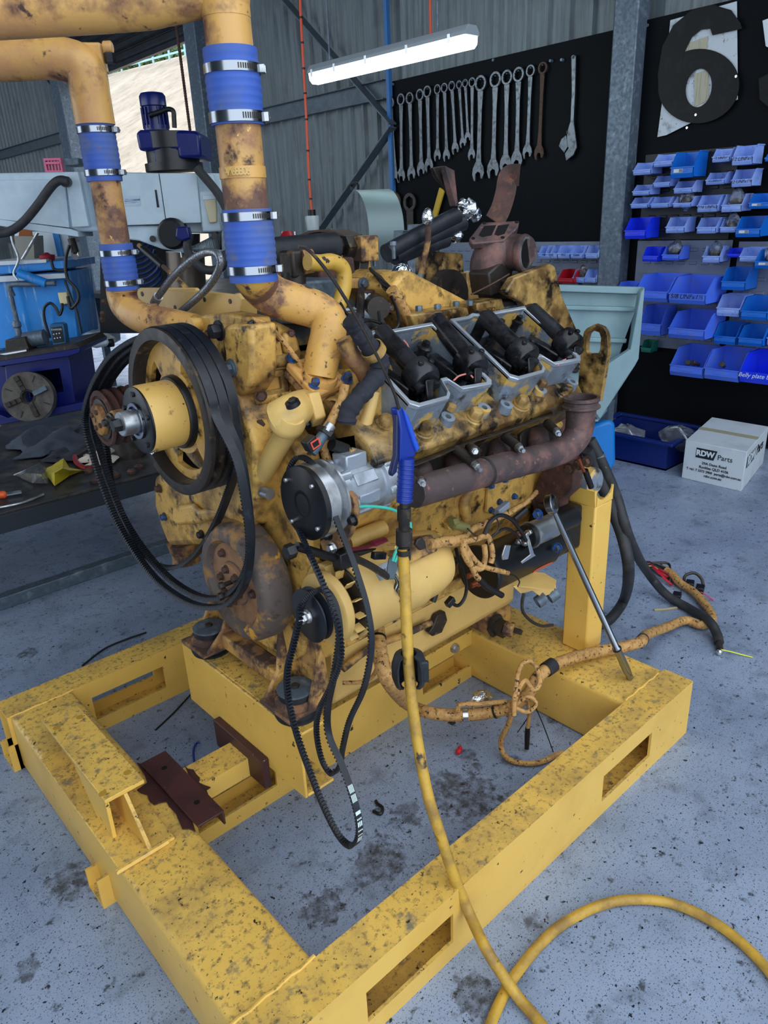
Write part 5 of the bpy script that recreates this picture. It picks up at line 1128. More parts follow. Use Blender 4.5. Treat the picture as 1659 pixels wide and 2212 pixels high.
# frayed end of the loom on the floor with bare plugs
fe = thing('frayed_loom_end', 'frayed black end of a loom with loose plugs lying on the floor behind the post', 'wiring', tuple(A(1425, 1235, Z=0)))
for i in range(14):
    a, b = rnd.uniform(-18, 30), rnd.uniform(-14, 14)
    MB().tube([A(1400+rnd.uniform(-8, 8), 1218+rnd.uniform(-6, 8), Z=.015+rnd.uniform(0, .02)), A(1425+a, 1228+b, Z=.03), A(1452+rnd.uniform(-10, 8), 1250+rnd.uniform(-14, 18), Z=.012)], rnd.choice((.003, .004, .006)), 6, 5).build('strand', rnd.choice((m_wire, m_wire, m_grease, m_red, m_loom)), fe)
MB().tube([A(1478, 1262, Z=.01), A(1480, 1244, Z=.05), A(1500, 1238, Z=.06), A(1515, 1250, Z=.04), A(1520, 1268, Z=.012)], .007, 8).build('wire_loop', m_grease, fe)
for px, py in ((1490, 1262), (1512, 1272), (1462, 1288)): MB().obox(A(px, py, Z=.016), V((.022, .008, 0)), V((-.006, .016, 0)), V((0, 0, .014))).build('plug', m_wire, fe, bev=.003)
zt = MB().tube([A(1503, 1275, Z=.01), A(1520, 1282, Z=.012), A(1542, 1297, Z=.004)], .0022, 6).build('cable_tie', M('pink_tie', (240, 70, 130), .5)); tag(zt, 'bright pink cable tie on the floor by the frayed loom end', 'cable tie')
# two black hoses from the back of the engine to the floor
bh1 = thing('black_hose', 'black rubber hose with an open end trailing on the floor, yellow tie at its tip', 'hose', tuple(A(1550, 1400, Z=0)))
MB().tube([A(1275, 950, X=2.02), A(1300, 1000, X=2.05), A(1330, 1070, X=2.1), A(1362, 1170, X=2.15), A(1400, 1238, Z=.12), A(1440, 1285, Z=.035), A(1490, 1315, Z=.02), A(1530, 1340, Z=.05), A(1548, 1368, Z=.03), A(1553, 1388, Z=.02)], .0185, 14, 7).build('hose_body', m_hose, bh1)
MB().cyl(A(1553, 1385, Z=.022), A(1555, 1402, Z=.014), .013).build('hose_tail', m_grease, bh1)
MB().sphere(A(1554, 1409, Z=.012), .013, 9, 6).build('paper_plug', m_foil, bh1); MB().tube([A(1556, 1403, Z=.014), A(1580, 1408, Z=.012), A(1606, 1415, Z=.006), A(1626, 1420, Z=.004)], .0022, 6).build('yellow_tie', M('yellow_tie', (226, 232, 60), .5), bh1)
MB().lathe(A(1292, 982, X=2.04), A(1300, 1000, X=2.05)-A(1290, 975, X=2.03), [(0, .0185), (0, .020), (.024, .020), (.024, .0185)], 16, cap=False).build('hose_ferrule', m_galv, bh1)
bh2 = MB().tube([A(1268, 970, X=2.0), A(1285, 1010, X=2.04), A(1318, 1090, X=2.08), A(1345, 1160, X=2.1), A(1358, 1230, X=2.12), A(1350, 1290, Z=.10), A(1325, 1330, Z=.06), A(1295, 1350, Z=.05), A(1240, 1360, Z=.04)], .0205, 14, 7).build('black_hose', m_hose)
tag(bh2, 'thick black rubber hose looping down behind the yellow post', 'hose')
# breaker bar with ratchet head leaning on the rear cross member
rt_ = thing('ratchet_handle', 'long chrome ratchet bar leaning from the starter to the rear cross member', 'ratchet', tuple(A(1360, 1467, Z=.2)))
pA, pB = A(1362, 1466, Z=.204), A(1186, 1082, Y=1.105); d = (pB-pA).normalized(); Lb = (pB-pA).length
MB().lathe(pA, d, [(0, .008), (.004, .0105), (.02, .011), (.04, .0135), (.13, .012), (.135, .0135), (.14, .0135), (.145, .010), (Lb*.96, .009)], 16).build('bar', m_chrome, rt_)
MB().lathe(pA+d*.132, d, [(0, .0145), (.006, .0145)], 14).build('bar_ring', m_wire, rt_)
hn = V((.4, -1, .2)); hn = (hn-d*hn.dot(d)).normalized()
MB().lathe(pB-hn*.010-d*.012, hn, [(0, .024), (.003, .028), (.02, .028), (.024, .022)], 24).build('ratchet_head', m_chrome, rt_); MB().lathe(pB+hn*.014-d*.012, hn, [(0, .017), (.004, .016)], 20).build('head_cap', m_grease, rt_)
# small things on the concrete
rp_ = thing('plastic_plug', 'small red plastic plug lying on the stained concrete inside the frame', 'plug', tuple(A(993, 1620, Z=0)))
MB().lathe(A(988, 1628, Z=.010), A(997, 1610, Z=.010)-A(988, 1628, Z=.010), [(0, .006), (.012, .010), (.02, .006), (.028, .008), (.034, .005)], 14).build('plug_body', m_red, rp_)
def stick(name, pts, r, label, cat, m=m_wire): return tag(MB().tube([A(x, y, Z=z) for x, y, z in pts], r, 7).build(name, m), label, cat)
stick('wire_offcut', ((178, 1438, .006), (225, 1402, .008), (270, 1382, .008), (316, 1366, .005)), .004, 'long black wire offcut curving on the floor beyond the far rail', 'wire')
stick('wire_offcut', ((336, 1577, .005), (375, 1540, .006), (412, 1500, .006)), .003, 'straight black wire offcut on the floor inside the far bay of the frame', 'wire')
stick('wire_offcut', ((420, 1652, .005), (418, 1622, .005), (424, 1606, .006), (432, 1604, .005)), .0035, 'short bent dark blue wire on the floor beside the middle rail', 'wire', m_blueplas)
stick('rubber_scrap', ((806, 1752, .005), (822, 1758, .006), (826, 1745, .006), (815, 1736, .006), (812, 1730, .005)), .005, 'curled black rubber scrap on the concrete below the printed belt', 'scrap')
stick('dry_leaf', ((1413, 1318, .003), (1440, 1316, .005), (1462, 1313, .003)), .006, 'dry pale leaf lying on the floor right of the yellow post', 'leaf', M('dry_leaf_tan', (170, 156, 126), .8))
# ================================================================ LEFT BACKGROUND
def dcast(mb_pxs, dep, D): return MB().prism(P_(mb_pxs, D=D), FH*dep)
def dc(name, pxs, D, dep, mat, par, bev=.004, **k): return dcast(pxs, dep, D).build(name, mat, par, bev=bev, **k)
# post-and-rail fence and trees on the hill
m_fence = M('pale_green_rail', (150, 190, 200), .6)
FX = 33.0
fl_px = [(190, 168), (225, 157), (262, 145), (300, 131), (330, 125), (365, 118), (400, 113), (420, 108)]
def hill_at(px, py, X): return A(px, py, X=X)
fen = thing('paddock_fence', 'pale blue-green post and rail fence along the crest of the dry hill', 'fence', tuple(A(300, 150, X=FX)))
fp_ = [V((FX, q.y, crest(q.y)+.5)) for q in (A(x, y, X=FX) for x, y in [(100, 190), (150, 178)]+fl_px+[(450, 100), (500, 88)])]
for h_ in (.25, .75, 1.25):
    for a, b in zip(fp_[:-1], fp_[1:]): MB().bar(a+V((0, 0, h_-.25)), b+V((0, 0, h_-.25)), .07, .14).build('rail', m_fence, fen)
for q in fp_:
    MB().box(q.x-.05, q.x+.05, q.y-.08, q.y+.08, q.z-.8, q.z+1.1).build('post', m_fence, fen)
m_leaf = [M('leaf_a', (104, 140, 92), .8, 0, [((150, 180, 140), 2, .4, .7), ((60, 92, 56), 5, .5, .7)]), M('leaf_b', (140, 166, 144), .8, 0, [((180, 200, 184), 2, .4, .7), ((92, 120, 92), 5, .5, .7)])]
m_bark = M('bark', (120, 110, 104), .9)
def tree(px, py, X, r, label, k, seed, flat=.8):
    q = A(px, py, X=X); q = V((q.x, q.y, crest(q.y)+r*1.1)); t = thing('gum_tree', label, 'tree', (q.x, q.y, q.z-r*1.6))
    rr = random.Random(seed); vs = []; fs = []
    for c in range(26):
        a = rr.uniform(0, 2*math.pi); h_ = rr.uniform(-.6, .8); d = rr.uniform(.1, .8)*math.sqrt(max(.1, 1-h_*h_*.8)); cc = q+V((math.cos(a)*d*r, math.sin(a)*d*r, h_*r*flat))
        for l in range(150):
            u = V((rr.gauss(0, 1), rr.gauss(0, 1), rr.gauss(0, 1))).normalized(); p = cc+u*(r*.34*rr.uniform(.6, 1)); s = r*rr.uniform(.05, .11)
            e = V((rr.gauss(0, 1), rr.gauss(0, 1), rr.gauss(0, 1))).normalized(); f = u.cross(e).normalized(); o = len(vs)
            vs += [p-e*s, p+f*s*.5, p+e*s, p-f*s*.5]; fs.append((o, o+1, o+2, o+3))
    mb = MB(); mb.add(vs, fs); mb.build('foliage', m_leaf[k], t, kind='stuff')
    MB().tube([q-V((0, 0, r*1.6)), q-V((0, 0, r*.7)), q+V((.2, .1, 0))], lambda t_: r*.10-.05*r*t_, 8).build('trunk', m_bark, t)
tree(300, 118, 37, 2.6, 'bright green rounded tree left of centre behind the hill fence', 0, 1)
tree(362, 92, 41, 3.6, 'pale grey-green tall tree behind the hill fence near the door post', 1, 2, 1.1)
tree(405, 85, 42, 3.4, 'loose pale tree at the right edge of the doorway behind the fence', 1, 3, 1.1)
tree(250, 132, 40, 2.6, 'thin pale tree at the left end of the hill fence', 1, 4)
tree(335, 112, 39, 2.2, 'small dark green bush between the trees on the hill', 0, 5)
tree(395, 100, 40, 2.2, 'low green tree beside the tall pale one on the hill', 0, 6)
# roller-door pull chain, wire and hanging chain
ch = MB(); a, b = A(376, 20, X=WX-.35), A(411, 285, X=WX-.35); a = b+(a-b)*((5.14-b.z)/(a.z-b.z))
n = 96
for i in range(n): ch.sphere(a.lerp(b, i/n), .018, 6, 4, (1, 1, 1.6))
tag(ch.build('pull_chain', m_rust, None, kind='stuff'), 'rusty hand chain hanging down in front of the open roller doorway', 'chain')
ch = MB(); a, b = A(120, 150, X=WX-.5), A(155, 330, X=WX-.5); a = b+(a-b)*((5.14-b.z)/(a.z-b.z))
for i in range(80): ch.sphere(a.lerp(b, i/80), .014, 6, 4, (1, 1, 1.6))
tag(ch.build('hanging_chain', m_galv, None, kind='stuff'), 'galvanised chain hanging beside the door post behind the left riser pipe', 'chain')
ff = thing('wall_fan', 'dark wire guarded fan under the roof behind the riser pipe', 'fan', tuple(A(372, 5, X=WX-.6)))
q = A(374, -2, X=WX-.6)
for r in (.06, .12, .18, .24):
    MB().tube([q+V((0, r*math.cos(k*.3927), r*math.sin(k*.3927))) for k in range(17)], .006, 6, 0).build('guard_ring', m_wire, ff)
for k in range(12): MB().cyl(q, q+V((0, .24*math.cos(k*.5236), .24*math.sin(k*.5236))), .004, n=6).build('guard_wire', m_wire, ff)
for k in range(3):
    a = k*2.094; u = V((0, math.cos(a), math.sin(a))); t = V((0, -math.sin(a), math.cos(a)))
    MB().prism([q+V((.03, 0, 0))+u*.05-t*.02, q+V((.03, 0, 0))+u*.2-t*.05, q+V((.05, 0, 0))+u*.2+t*.05, q+V((.05, 0, 0))+u*.05+t*.02], (.004, 0, 0)).build('blade', m_black, ff)
MB().cyl(q, q+V((.14, 0, 0)), .06).build('motor', m_black, ff)
# ---------------- radial drill
DD = 5.6
rd = thing('radial_drill', 'white and navy radial drilling machine with a motor on its head, behind the engine', 'drill press', tuple(A(350, 760, D=DD)))
dc('arm', ((-30, 374), (150, 371), (478, 374), (482, 470), (470, 505), (170, 500), (150, 492), (-30, 468)), DD+.04, .38, m_machine, rd, bev=.015)
dc('arm_rail', ((-30, 470), (150, 494), (168, 500), (170, 512), (-30, 484)), DD+.01, .3, m_machine, rd)
dc('arm_cover', ((-30, 389), (140, 388), (150, 492), (-30, 470)), DD+.02, .02, m_machine, rd, bev=.003)
dc('arm_flange', ((140, 372), (168, 371), (192, 489), (156, 491)), DD-.02, .06, m_machine, rd)
dc('head_panel', ((188, 374), (342, 374), (358, 484), (212, 489)), DD-.06, .09, m_machine, rd)
dc('head_panel', ((344, 374), (424, 374), (434, 481), (360, 484)), DD-.06, .09, m_machine, rd)
dc('head_casting', ((212, 489), (345, 487), (352, 525), (375, 535), (440, 530), (476, 536), (474, 502), (436, 482), (424, 380), (460, 376), (470, 420), (482, 500), (478, 545), (440, 540), (395, 545), (350, 538), (300, 520), (262, 516), (216, 512)), DD-.02, .22, m_machine, rd, bev=.01)
dc('end_cover', ((428, 412), (468, 410), (480, 500), (436, 502)), DD-.05, .08, m_machine, rd, bev=.012)
dc('oil_cup', ((440, 424), (467, 424), (468, 480), (452, 482)), DD-.08, .06, M('amber_cup', (190, 180, 150), .3), rd, bev=.006)
dc('cup_lid', ((437, 422), (468, 420), (469, 430), (438, 432)), DD-.085, .05, m_machine, rd, bev=.003)
dc('info_plate', ((268, 422), (301, 423), (304, 445), (270, 445)), DD-.063, .003, M('plate_blue_print', (176, 196, 212), .5, 0, [((90, 110, 140), (3, 3, 90), .56, .60)]), rd, bev=0)
dc('sight_glass', ((334, 410), (338, 410), (344, 448), (339, 448)), DD-.063, .004, m_fabric, rd, bev=.001)
for px, py in ((330, 516), (463, 509)): MB().cyl(A(px, py, D=DD-.03), A(px, py, D=DD-.06), .022, n=14).build('cap_plug', m_wire, rd)
q = A(372, 505, D=DD-.10); MB().lathe(q, -FH, [(-.08, .105), (0, .105), (.01, .085), (.04, .085)], 24).build('feed_motor', m_black, rd)
dc('feed_knob', ((380, 490), (405, 488), (412, 515), (392, 522), (378, 512)), DD-.2, .08, m_navy, rd, bev=.012)
# belt-guard box and vertical motor on the head
dc('gear_box', ((292, 287), (302, 280), (355, 280), (420, 282), (431, 290), (435, 341), (386, 342), (384, 322), (322, 325), (300, 326)), DD-.02, .40, m_navy, rd, bev=.02)
MB().lathe(A(378, 370, D=DD+.16), (0, 0, 1), [(0, .20), (.05, .20), (.05, .18), (.14, .18), (.14, .20), (.24, .20)], 30).build('head_column', m_black, rd)
dc('column_guard', ((330, 325), (384, 323), (385, 350), (335, 352)), DD+.0, .1, m_navy, rd, bev=.01)
mq = A(339, 282, D=DD+.14); mt_ = A(330, 200, D=DD+.14); md = V((0, 0, 1)); mh = (mt_-mq).length
motor = MB().lathe(mq, md, [(0, .085), (.03, .085), (.03, .075), (mh*.62, .075), (mh*.64, .088), (mh*.9, .088), (mh*.98, .075), (mh, .05)], 26).build('motor', m_navy, rd)
for k in range(18):
    a = 2*math.pi*k/18; u = V((math.cos(a), math.sin(a), 0)); MB().obox(mq+md*(mh*.33)+u*.082, md*(mh*.28), u*.008, md.cross(u)*.003).build('cooling_fin', m_navy, motor)
dc('terminal_box', ((306, 245), (320, 244), (323, 268), (310, 270)), DD+.08, .1, m_navy, rd, bev=.008)
MB().tube(P_(((322, 249), (345, 242), (362, 236), (374, 240), (376, 258), (377, 276)), D=DD+.04), .016, 10).build('motor_cable', m_wire, rd)
MB().tube(P_(((424, 362), (450, 392), (472, 420), (490, 455), (500, 500), (496, 540), (480, 575), (455, 584), (430, 575), (405, 540), (410, 505)), D=DD-.14), .030, 12).build('flex_conduit', m_hose, rd)
MB().tube(P_(((148, 392), (128, 390), (110, 404), (80, 445), (50, 480), (20, 500), (-20, 506)), D=DD-.10), .030, 12).build('flex_conduit', m_hose, rd)
MB().cyl(A(140, 393, D=DD-.10), A(148, 393, D=DD+.02), .034).build('conduit_gland', m_wire, rd)
MB().cyl(A(400, 545, D=DD+.2), A(415, 800, D=DD+.2), .14, n=28).build('spindle_column', M('ground_column', (92, 84, 76), .35, .7), rd)
for px in (390, 415): MB().cyl(A(px, 538, D=DD), A(px+3, 556, D=DD), .008, n=8).build('lock_pin', m_steel, rd)
dc('base', ((-40, 900), (0, 918), (192, 878), (196, 950), (0, 985), (-40, 990)), DD+.0, .8, m_machine, rd, bev=.01)
dc('base_trim', ((0, 918), (192, 879), (192, 886), (0, 926)), DD-.01, .02, m_grease, rd, bev=.002)
# blue drill table with its open slot
tb = thing('drill_table', 'navy blue box drill table with a dark slot, a lathe chuck leaning on it', 'drill table', tuple(A(90, 900, D=DD)))
DT = DD+.05
dc('table_top', ((-40, 775), (0, 780), (172, 752), (172, 762), (150, 770), (0, 792), (-40, 790)), DT-.06, .62, m_navy, tb, bev=.006)
dc('table_cap', ((-40, 770), (0, 772), (160, 742), (172, 752), (0, 782), (-40, 780)), DT-.05, .6, m_grease, tb, bev=.003)
outer = P_(((10, 790), (148, 768), (165, 880), (20, 905)), D=DT); inner = P_(((58, 806), (128, 796), (138, 846), (66, 858)), D=DT)
MB().ring(outer, inner, FH*.5).build('table_box', m_navy, tb, bev=.006)
MB().prism(P_(((40, 790), (140, 775), (150, 860), (50, 870)), D=DT+.42), FH*.02).build('table_back', m_navy, tb)
dc('table_foot', ((-40, 880), (18, 903), (180, 868), (184, 884), (0, 918), (-40, 900)), DT-.08, .66, m_navy, tb, bev=.005)
dc('table_side', ((-40, 785), (12, 792), (20, 905), (-40, 890)), DT+.01, .5, m_navy, tb, bev=.005)
# chuck
ck = thing('lathe_chuck', 'round grey four-jaw lathe chuck leaning against the navy drill table', 'chuck', tuple(A(60, 905, D=DT-.2)))
cq = A(60, 857, D=DT-.16); cn = (-FH+V((0, 0, .25))+RH*.15).normalized()
m_ck = M('chuck_iron', (92, 86, 80), .5, .3, [((62, 58, 56), 20, .45, .7)])
rck = 54*mpp(cq)
MB().lathe(cq, -cn, [(0, rck*.22), (0, rck*.98), (.006, rck), (.08, rck), (.08, rck*.22)], 40, cap=False).build('chuck_body', m_ck, ck)
a_, b_, c_ = frame(cn)
for k in range(4):
    an = math.radians(90*k+20); u = a_*math.cos(an)+b_*math.sin(an); t = cn.cross(u)
    j_ = MB()
    for s_ in range(3): j_.obox(cq+u*rck*(.36+.2*s_)+cn*(.010+.006*s_), u*rck*.095, t*rck*.09, cn*(.012+.006*s_))
    j_.build('jaw', m_galv if k == 0 else m_grease, ck)
    an += math.radians(45); u = a_*math.cos(an)+b_*math.sin(an); MB().obox(cq+u*rck*.75+cn*.001, u*rck*.13, cn.cross(u)*rck*.02, cn*.003).build('slot', m_wire, ck)
MB().lathe(cq+cn*.002, cn, [(0, rck*.30), (.002, rck*.30), (.002, rck*.22), (.0, rck*.21)], 24, cap=False).build('bore_ring', m_wire, ck)
# vice / pump and small motor on the table
vc = thing('bench_pump', 'dark oily pump block with a small motor on the drill table', 'pump', tuple(A(40, 770, D=DT+.1)))
dc('pump_block', ((10, 735), (52, 728), (62, 752), (60, 762), (12, 765)), DT+.1, .16, m_grease, vc, bev=.006)
MB().cyl(A(55, 735, D=DT+.2), A(98, 728, D=DT+.2), .06).build('pump_motor', m_galv, vc)
MB().cyl(A(0, 768, D=DT+.08), A(60, 758, D=DT+.08), .02).build('pump_shaft', m_steel, vc)
# battery tester
bt = thing('battery_charger', 'small teal and black charger with printed buttons standing on the drill table', 'charger', tuple(A(125, 750, D=DT+.16)))
m_tealb = M('teal_case', (24, 84, 128), .4)
dc('case', ((104, 704), (108, 700), (134, 698), (138, 704), (144, 748), (116, 752)), DT+.16, .08, m_tealb, bt, bev=.008)
dc('front_panel', ((110, 708), (133, 705), (138, 738), (116, 741)), DT+.155, .006, m_black, bt, bev=.002)
for i, (px, py) in enumerate(((116, 722), (122, 721), (128, 720), (118, 731), (124, 730), (130, 729))): MB().cyl(A(px, py, D=DT+.155), A(px, py, D=DT+.148), .005, n=8).build('button', m_lettw, bt)
text('CHARGER', 'panel_print', m_lettw, bt, A(122, 712, D=DT+.153), RH, (0, 0, 1), .018)
# parts washer: white and blue cabinet behind, with plumbing
pw = thing('parts_washer', 'bright blue steel parts washer with white streaks, pipes and a cream switch box', 'parts washer', tuple(A(60, 740, D=DT+.8)))
m_pw = M('washer_blue', (24, 132, 214), .45, 0, [((150, 190, 214), (26, 26, 3), .56, .68), ((40, 110, 180), 6, .5, .8)])
DW = DD+.75
dc('tank_front', ((-40, 600), (150, 585), (170, 730), (-40, 760)), DW, .5, m_pw, pw, bev=.01)
dc('tank_rim', ((-40, 572), (143, 562), (145, 580), (-40, 596)), DW-.08, .66, m_pw, pw, bev=.006)
dc('drain_shelf', ((-40, 566), (100, 560), (100, 568), (-40, 576)), DW-.10, .7, m_white, pw, bev=.004)
dc('shelf_lip', ((-40, 598), (142, 590), (142, 601), (-40, 612)), DW-.05, .05, m_white, pw, bev=.003)
dc('splash_back', ((30, 500), (118, 500), (140, 560), (40, 566)), DW+.55, .03, m_white, pw, bev=.003)
dc('cabinet_panel', ((112, 500), (126, 500), (142, 575), (128, 572)), DW+.4, .03, m_pw, pw, bev=.003)
dc('cabinet_panel', ((126, 500), (146, 500), (186, 735), (170, 735), (140, 575)), DW+.42, .05, m_white, pw, bev=.003)
dc('control_box', ((124, 632), (144, 631), (148, 656), (130, 660)), DW-.05, .06, M('cream_box', (220, 206, 160), .5), pw, bev=.006)
MB().tube(P_(((20, 690), (36, 700), (28, 640), (20, 620), (26, 615), (40, 614), (85, 614)), D=DW-.08)[2:], .022, 10, 4).build('tank_pipe', m_galv, pw)
MB().tube(P_(((20, 622), (28, 660), (36, 692)), D=DW-.09), .020, 10).build('tank_pipe', m_galv, pw)
MB().lathe(A(34, 692, D=DW-.09), (0, 0, -1), [(0, .024), (.02, .036), (.05, .036), (.06, .026), (.12, .026), (.13, .045), (.17, .045)], 14).build('pipe_valve', m_galv, pw)
MB().cyl(A(40, 590, D=DW-.14), A(100, 612, D=DW-.14), .036).build('wash_pump', m_pw, pw); MB().cyl(A(98, 612, D=DW-.14), A(120, 612, D=DW-.14), .022).build('pump_outlet', m_galv, pw)
MB().tube(P_(((38, 605), (30, 590), (40, 560), (28, 525), (25, 510)), D=DW-.12), .010, 8).build('spout', m_steel, pw)
MB().cyl(A(82, 502, D=DW+.1), A(48, 560, D=DW+.1), .012).build('lid_stay', m_steel, pw)
MB().tube(P_(((108, 730), (96, 690), (96, 665), (108, 655), (120, 664), (128, 680), (134, 668), (134, 655)), D=DW-.08), .012, 8).build('power_lead', m_wire, pw)
MB().tube(P_(((150, 530), (142, 560), (145, 600), (165, 625), (170, 645), (162, 660), (152, 665), (146, 640)), D=DW-.1), .013, 8).build('power_lead', m_wire, pw)
MB().tube(P_(((140, 605), (152, 640), (165, 670), (172, 700), (176, 720)), D=DW-.1), .010, 8).build('air_line', m_wire, pw)
MB().cyl(A(154, 515, D=DW-.05), A(163, 545, D=DW-.05), .03).build('regulator', m_grease, pw); MB().cyl(A(163, 550, D=DW-.05), A(163, 555, D=DW-.12), .022).build('gauge', m_zinc, pw)
rt = thing('red_tin', 'small red tin with a cable sitting on the parts washer rim', 'tin', tuple(A(104, 565, D=DW)))
MB().lathe(A(104, 565, D=DW), (0, 0, 1), [(0, .05), (.03, .06), (.05, .062), (.055, .03), (.07, .012)], 18).build('tin_body', M('red_paint', (150, 24, 36), .45), rt)
MB().tube(P_(((110, 560), (116, 580), (132, 584), (142, 583)), D=DW-.08), .012, 8).build('tin_cable', m_wire, rt)
# cupboard behind washer, pink rack on the arm
bx = thing('cardboard_carton', 'grey carton standing on the parts washer under the drill arm', 'carton', tuple(A(50, 562, D=DW+.2)))
dc('carton_body', ((30, 510), (72, 510), (75, 560), (38, 562)), DW+.2, .2, M('grey_carton', (150, 148, 140), .8), bx, bev=.003); dc('carton_flap', ((42, 495), (68, 497), (70, 511), (40, 511)), DW+.22, .01, M('brown_flap', (150, 86, 40), .8), bx, bev=0)
pk = thing('pink_rack', 'pink slotted plastic rack standing on top of the drill arm', 'rack', tuple(A(115, 372, D=DD+.1)))
m_pk = M('pink_plastic', (206, 104, 136), .5)
MB().ring(P_(((93, 342), (130, 341), (136, 372), (98, 372)), D=DD+.1), P_(((97, 347), (127, 346), (132, 368), (102, 368)), D=DD+.1), FH*.04).build('rack_frame', m_pk, pk)
for x in (104, 111, 118, 125): MB().prism(P_(((x-2, 346), (x+1, 346), (x+4, 369), (x+1, 369)), D=DD+.11), FH*.02).build('rack_bar', m_pk, pk)
MB().prism(P_(((98, 350), (128, 349), (129, 354), (99, 355)), D=DD+.095), FH*.02).build('rack_bar', m_pk, pk)
gt = dc('grey_tray', ((136, 342), (168, 341), (170, 356), (140, 358)), DD+.12, .2, m_galv, None, bev=.004); tag(gt, 'grey steel tray lying on the drill arm behind the pink rack', 'tray')
# blue air hose reel behind the drill column
hr = thing('hose_coil', 'coils of dark blue air hose hanging under the drill arm', 'hose', tuple(A(280, 580, D=DD+.3)))
m_bh = M('dark_blue_hose', (10, 44, 96), .45)
for i in range(9):
    y = 530+i*11; x0 = 225+i*3
    MB().tube(P_(((x0, y-10), (x0+20, y), (x0+45, y+8), (x0+75, y+4), (x0+95, y-12), (x0+100, y-24)), D=DD+.35+.02*(i % 3)), .012, 8).build('hose_turn', m_bh, hr)
dc('shade_board', ((216, 505), (430, 505), (430, 720), (216, 720)), DD+.75, .04, m_black, hr)  # black sheet stands in for the dark interior under the drill arm
# rusty lance with brass end leaning behind the bracket plate
ln = thing('drain_rod', 'rusty rod with a black taped grip and brass tip rising behind the left riser', 'rod', tuple(A(420, 640, X=1.25)))
MB().tube(P_(((300, 530), (340, 565), (380, 600), (420, 640)), X=1.25), .0085, 10).build('rod', m_rusty, ln); MB().cyl(A(308, 537, X=1.25), A(352, 575, X=1.25), .012).build('grip', m_wire, ln)
MB().lathe(A(309, 538, X=1.25), A(296, 524, X=1.25)-A(309, 538, X=1.25), [(0, .009), (.012, .009), (.02, .005), (.028, .006)], 10).build('tip', M('brass', (190, 150, 80), .3, .8), ln)
# white jerry can by the washer
jc = thing('jerry_can', 'translucent white plastic jerry can lying on its side at the doorway', 'jerry can', tuple(A(205, 745, D=6.6)))
dc('can_body', ((172, 725), (182, 718), (205, 722), (236, 738), (232, 748), (206, 753), (176, 746)), 6.4, .22, M('milky_plastic', (206, 222, 228), .35), jc, bev=.03)
MB().cyl(A(232, 742, D=6.45), A(244, 740, D=6.45), .035).build('can_cap', m_wire, jc)
jd = dc('white_drum', ((218, 712), (224, 706), (240, 705), (244, 745), (224, 745)), 6.9, .25, M('milky_plastic_b', (196, 214, 226), .4), None, bev=.03); tag(jd, 'white plastic drum standing behind the jerry can at the doorway', 'drum')
# apron outside the door
# ---------------- low steel bench with rags and bags
Zb = .56
bn = thing('steel_bench', 'low dark steel plate bench with an aluminium foot rail, cluttered with rags', 'bench', tuple(A(150, 1060, Z=0)))
f0, f1 = A(-60, 1130, Z=Zb), A(345, 1012, Z=Zb); f0b = A(-60, 1130, Z=Zb)
yb = (f0.y+f1.y)/2; m_deck = M('dark_plate', (54, 54, 56), .4, .4, [((84, 78, 72), 6, .45, .7, .6), ((30, 30, 32), 20, .5, .7)], (30, .15, .002))
MB().box(.15, 2.35, yb, yb+1.5, Zb-.012, Zb).build('bench_top', m_deck, bn, bev=.002)
MB().box(.15, 2.35, yb+.005, yb+.05, Zb-.09, Zb-.012).build('front_rail', M('bench_rail', (48, 58, 68), .4, .4), bn, bev=.004)
for x in (.3, 2.2):
    for y in (yb+.1, yb+1.3): MB().box(x-.03, x+.03, y-.03, y+.03, 0, Zb-.012).build('leg', m_galv, bn)
r0, r1 = A(0, 1268, Z=.05), A(420, 1172, Z=.05); yr_ = (r0.y+r1.y)/2
tag(MB().box(.1, 2.9, yr_-.03, yr_+.03, .0, .06).build('aluminium_rail', m_galv, None, bev=.004), 'long aluminium bar lying along the floor under the steel bench', 'bar')
# things on the bench
def cloth(name, pxs, z, label, mat, amp=.03, seed=1, nx=16, ny=12):
    c = [A(x, y, Z=z) for x, y in pxs]; rr = random.Random(seed); ph = [(rr.uniform(2, 6), rr.uniform(2, 7), rr.uniform(0, 6)) for _ in range(5)]; g = []
    for j in range(ny):
        row = []
        for i in range(nx):
            u, v = i/(nx-1), j/(ny-1); p = c[0].lerp(c[1], u).lerp(c[3].lerp(c[2], u), v)
            e = min(u, 1-u, v, 1-v); h_ = sum(math.sin(a*u*2+b*v*2+k) for a, b, k in ph)/5
            p = p+V((rr.uniform(-.008, .008)+.03*math.sin(9*v+seed)*(u > .9 or u < .1), .03*math.sin(11*u+seed)*(v > .9 or v < .1), .006+amp*(h_+.7)*min(1, e*6+.15))); row.append(p)
        g.append(row)
    return tag(MB().sheet(g, .004).build(name, mat, None, ang=60), label, 'cloth')
m_rag = M('blue_grey_rag', (62, 70, 84), .9, 0, [((44, 50, 62), 12, .4, .7)], (200, .4, .002))
cloth('work_shirt', ((18, 960), (165, 925), (190, 975), (50, 995)), Zb, 'crumpled blue-grey cloth heaped on the back of the steel bench', m_rag, .055, 2, 22, 16)
cloth('rag', ((90, 985), (190, 955), (200, 990), (110, 1005)), Zb, 'dark flat rag on the bench beneath the heaped cloth', m_fabric, .02, 5)
cloth('white_rag', ((172, 992), (235, 978), (250, 1000), (190, 1012)), Zb, 'small off-white rag on the bench behind the fan belts', M('off_white_cloth', (196, 186, 172), .9), .03, 7, 12, 10)
m_ybag = M('yellow_bag_film', (206, 186, 40), .35, 0, [((150, 140, 30), 10, .45, .7)])
yb_ = thing('yellow_bag', 'crumpled yellow plastic parcel bag on the steel bench', 'bag', tuple(A(130, 1020, Z=Zb)))
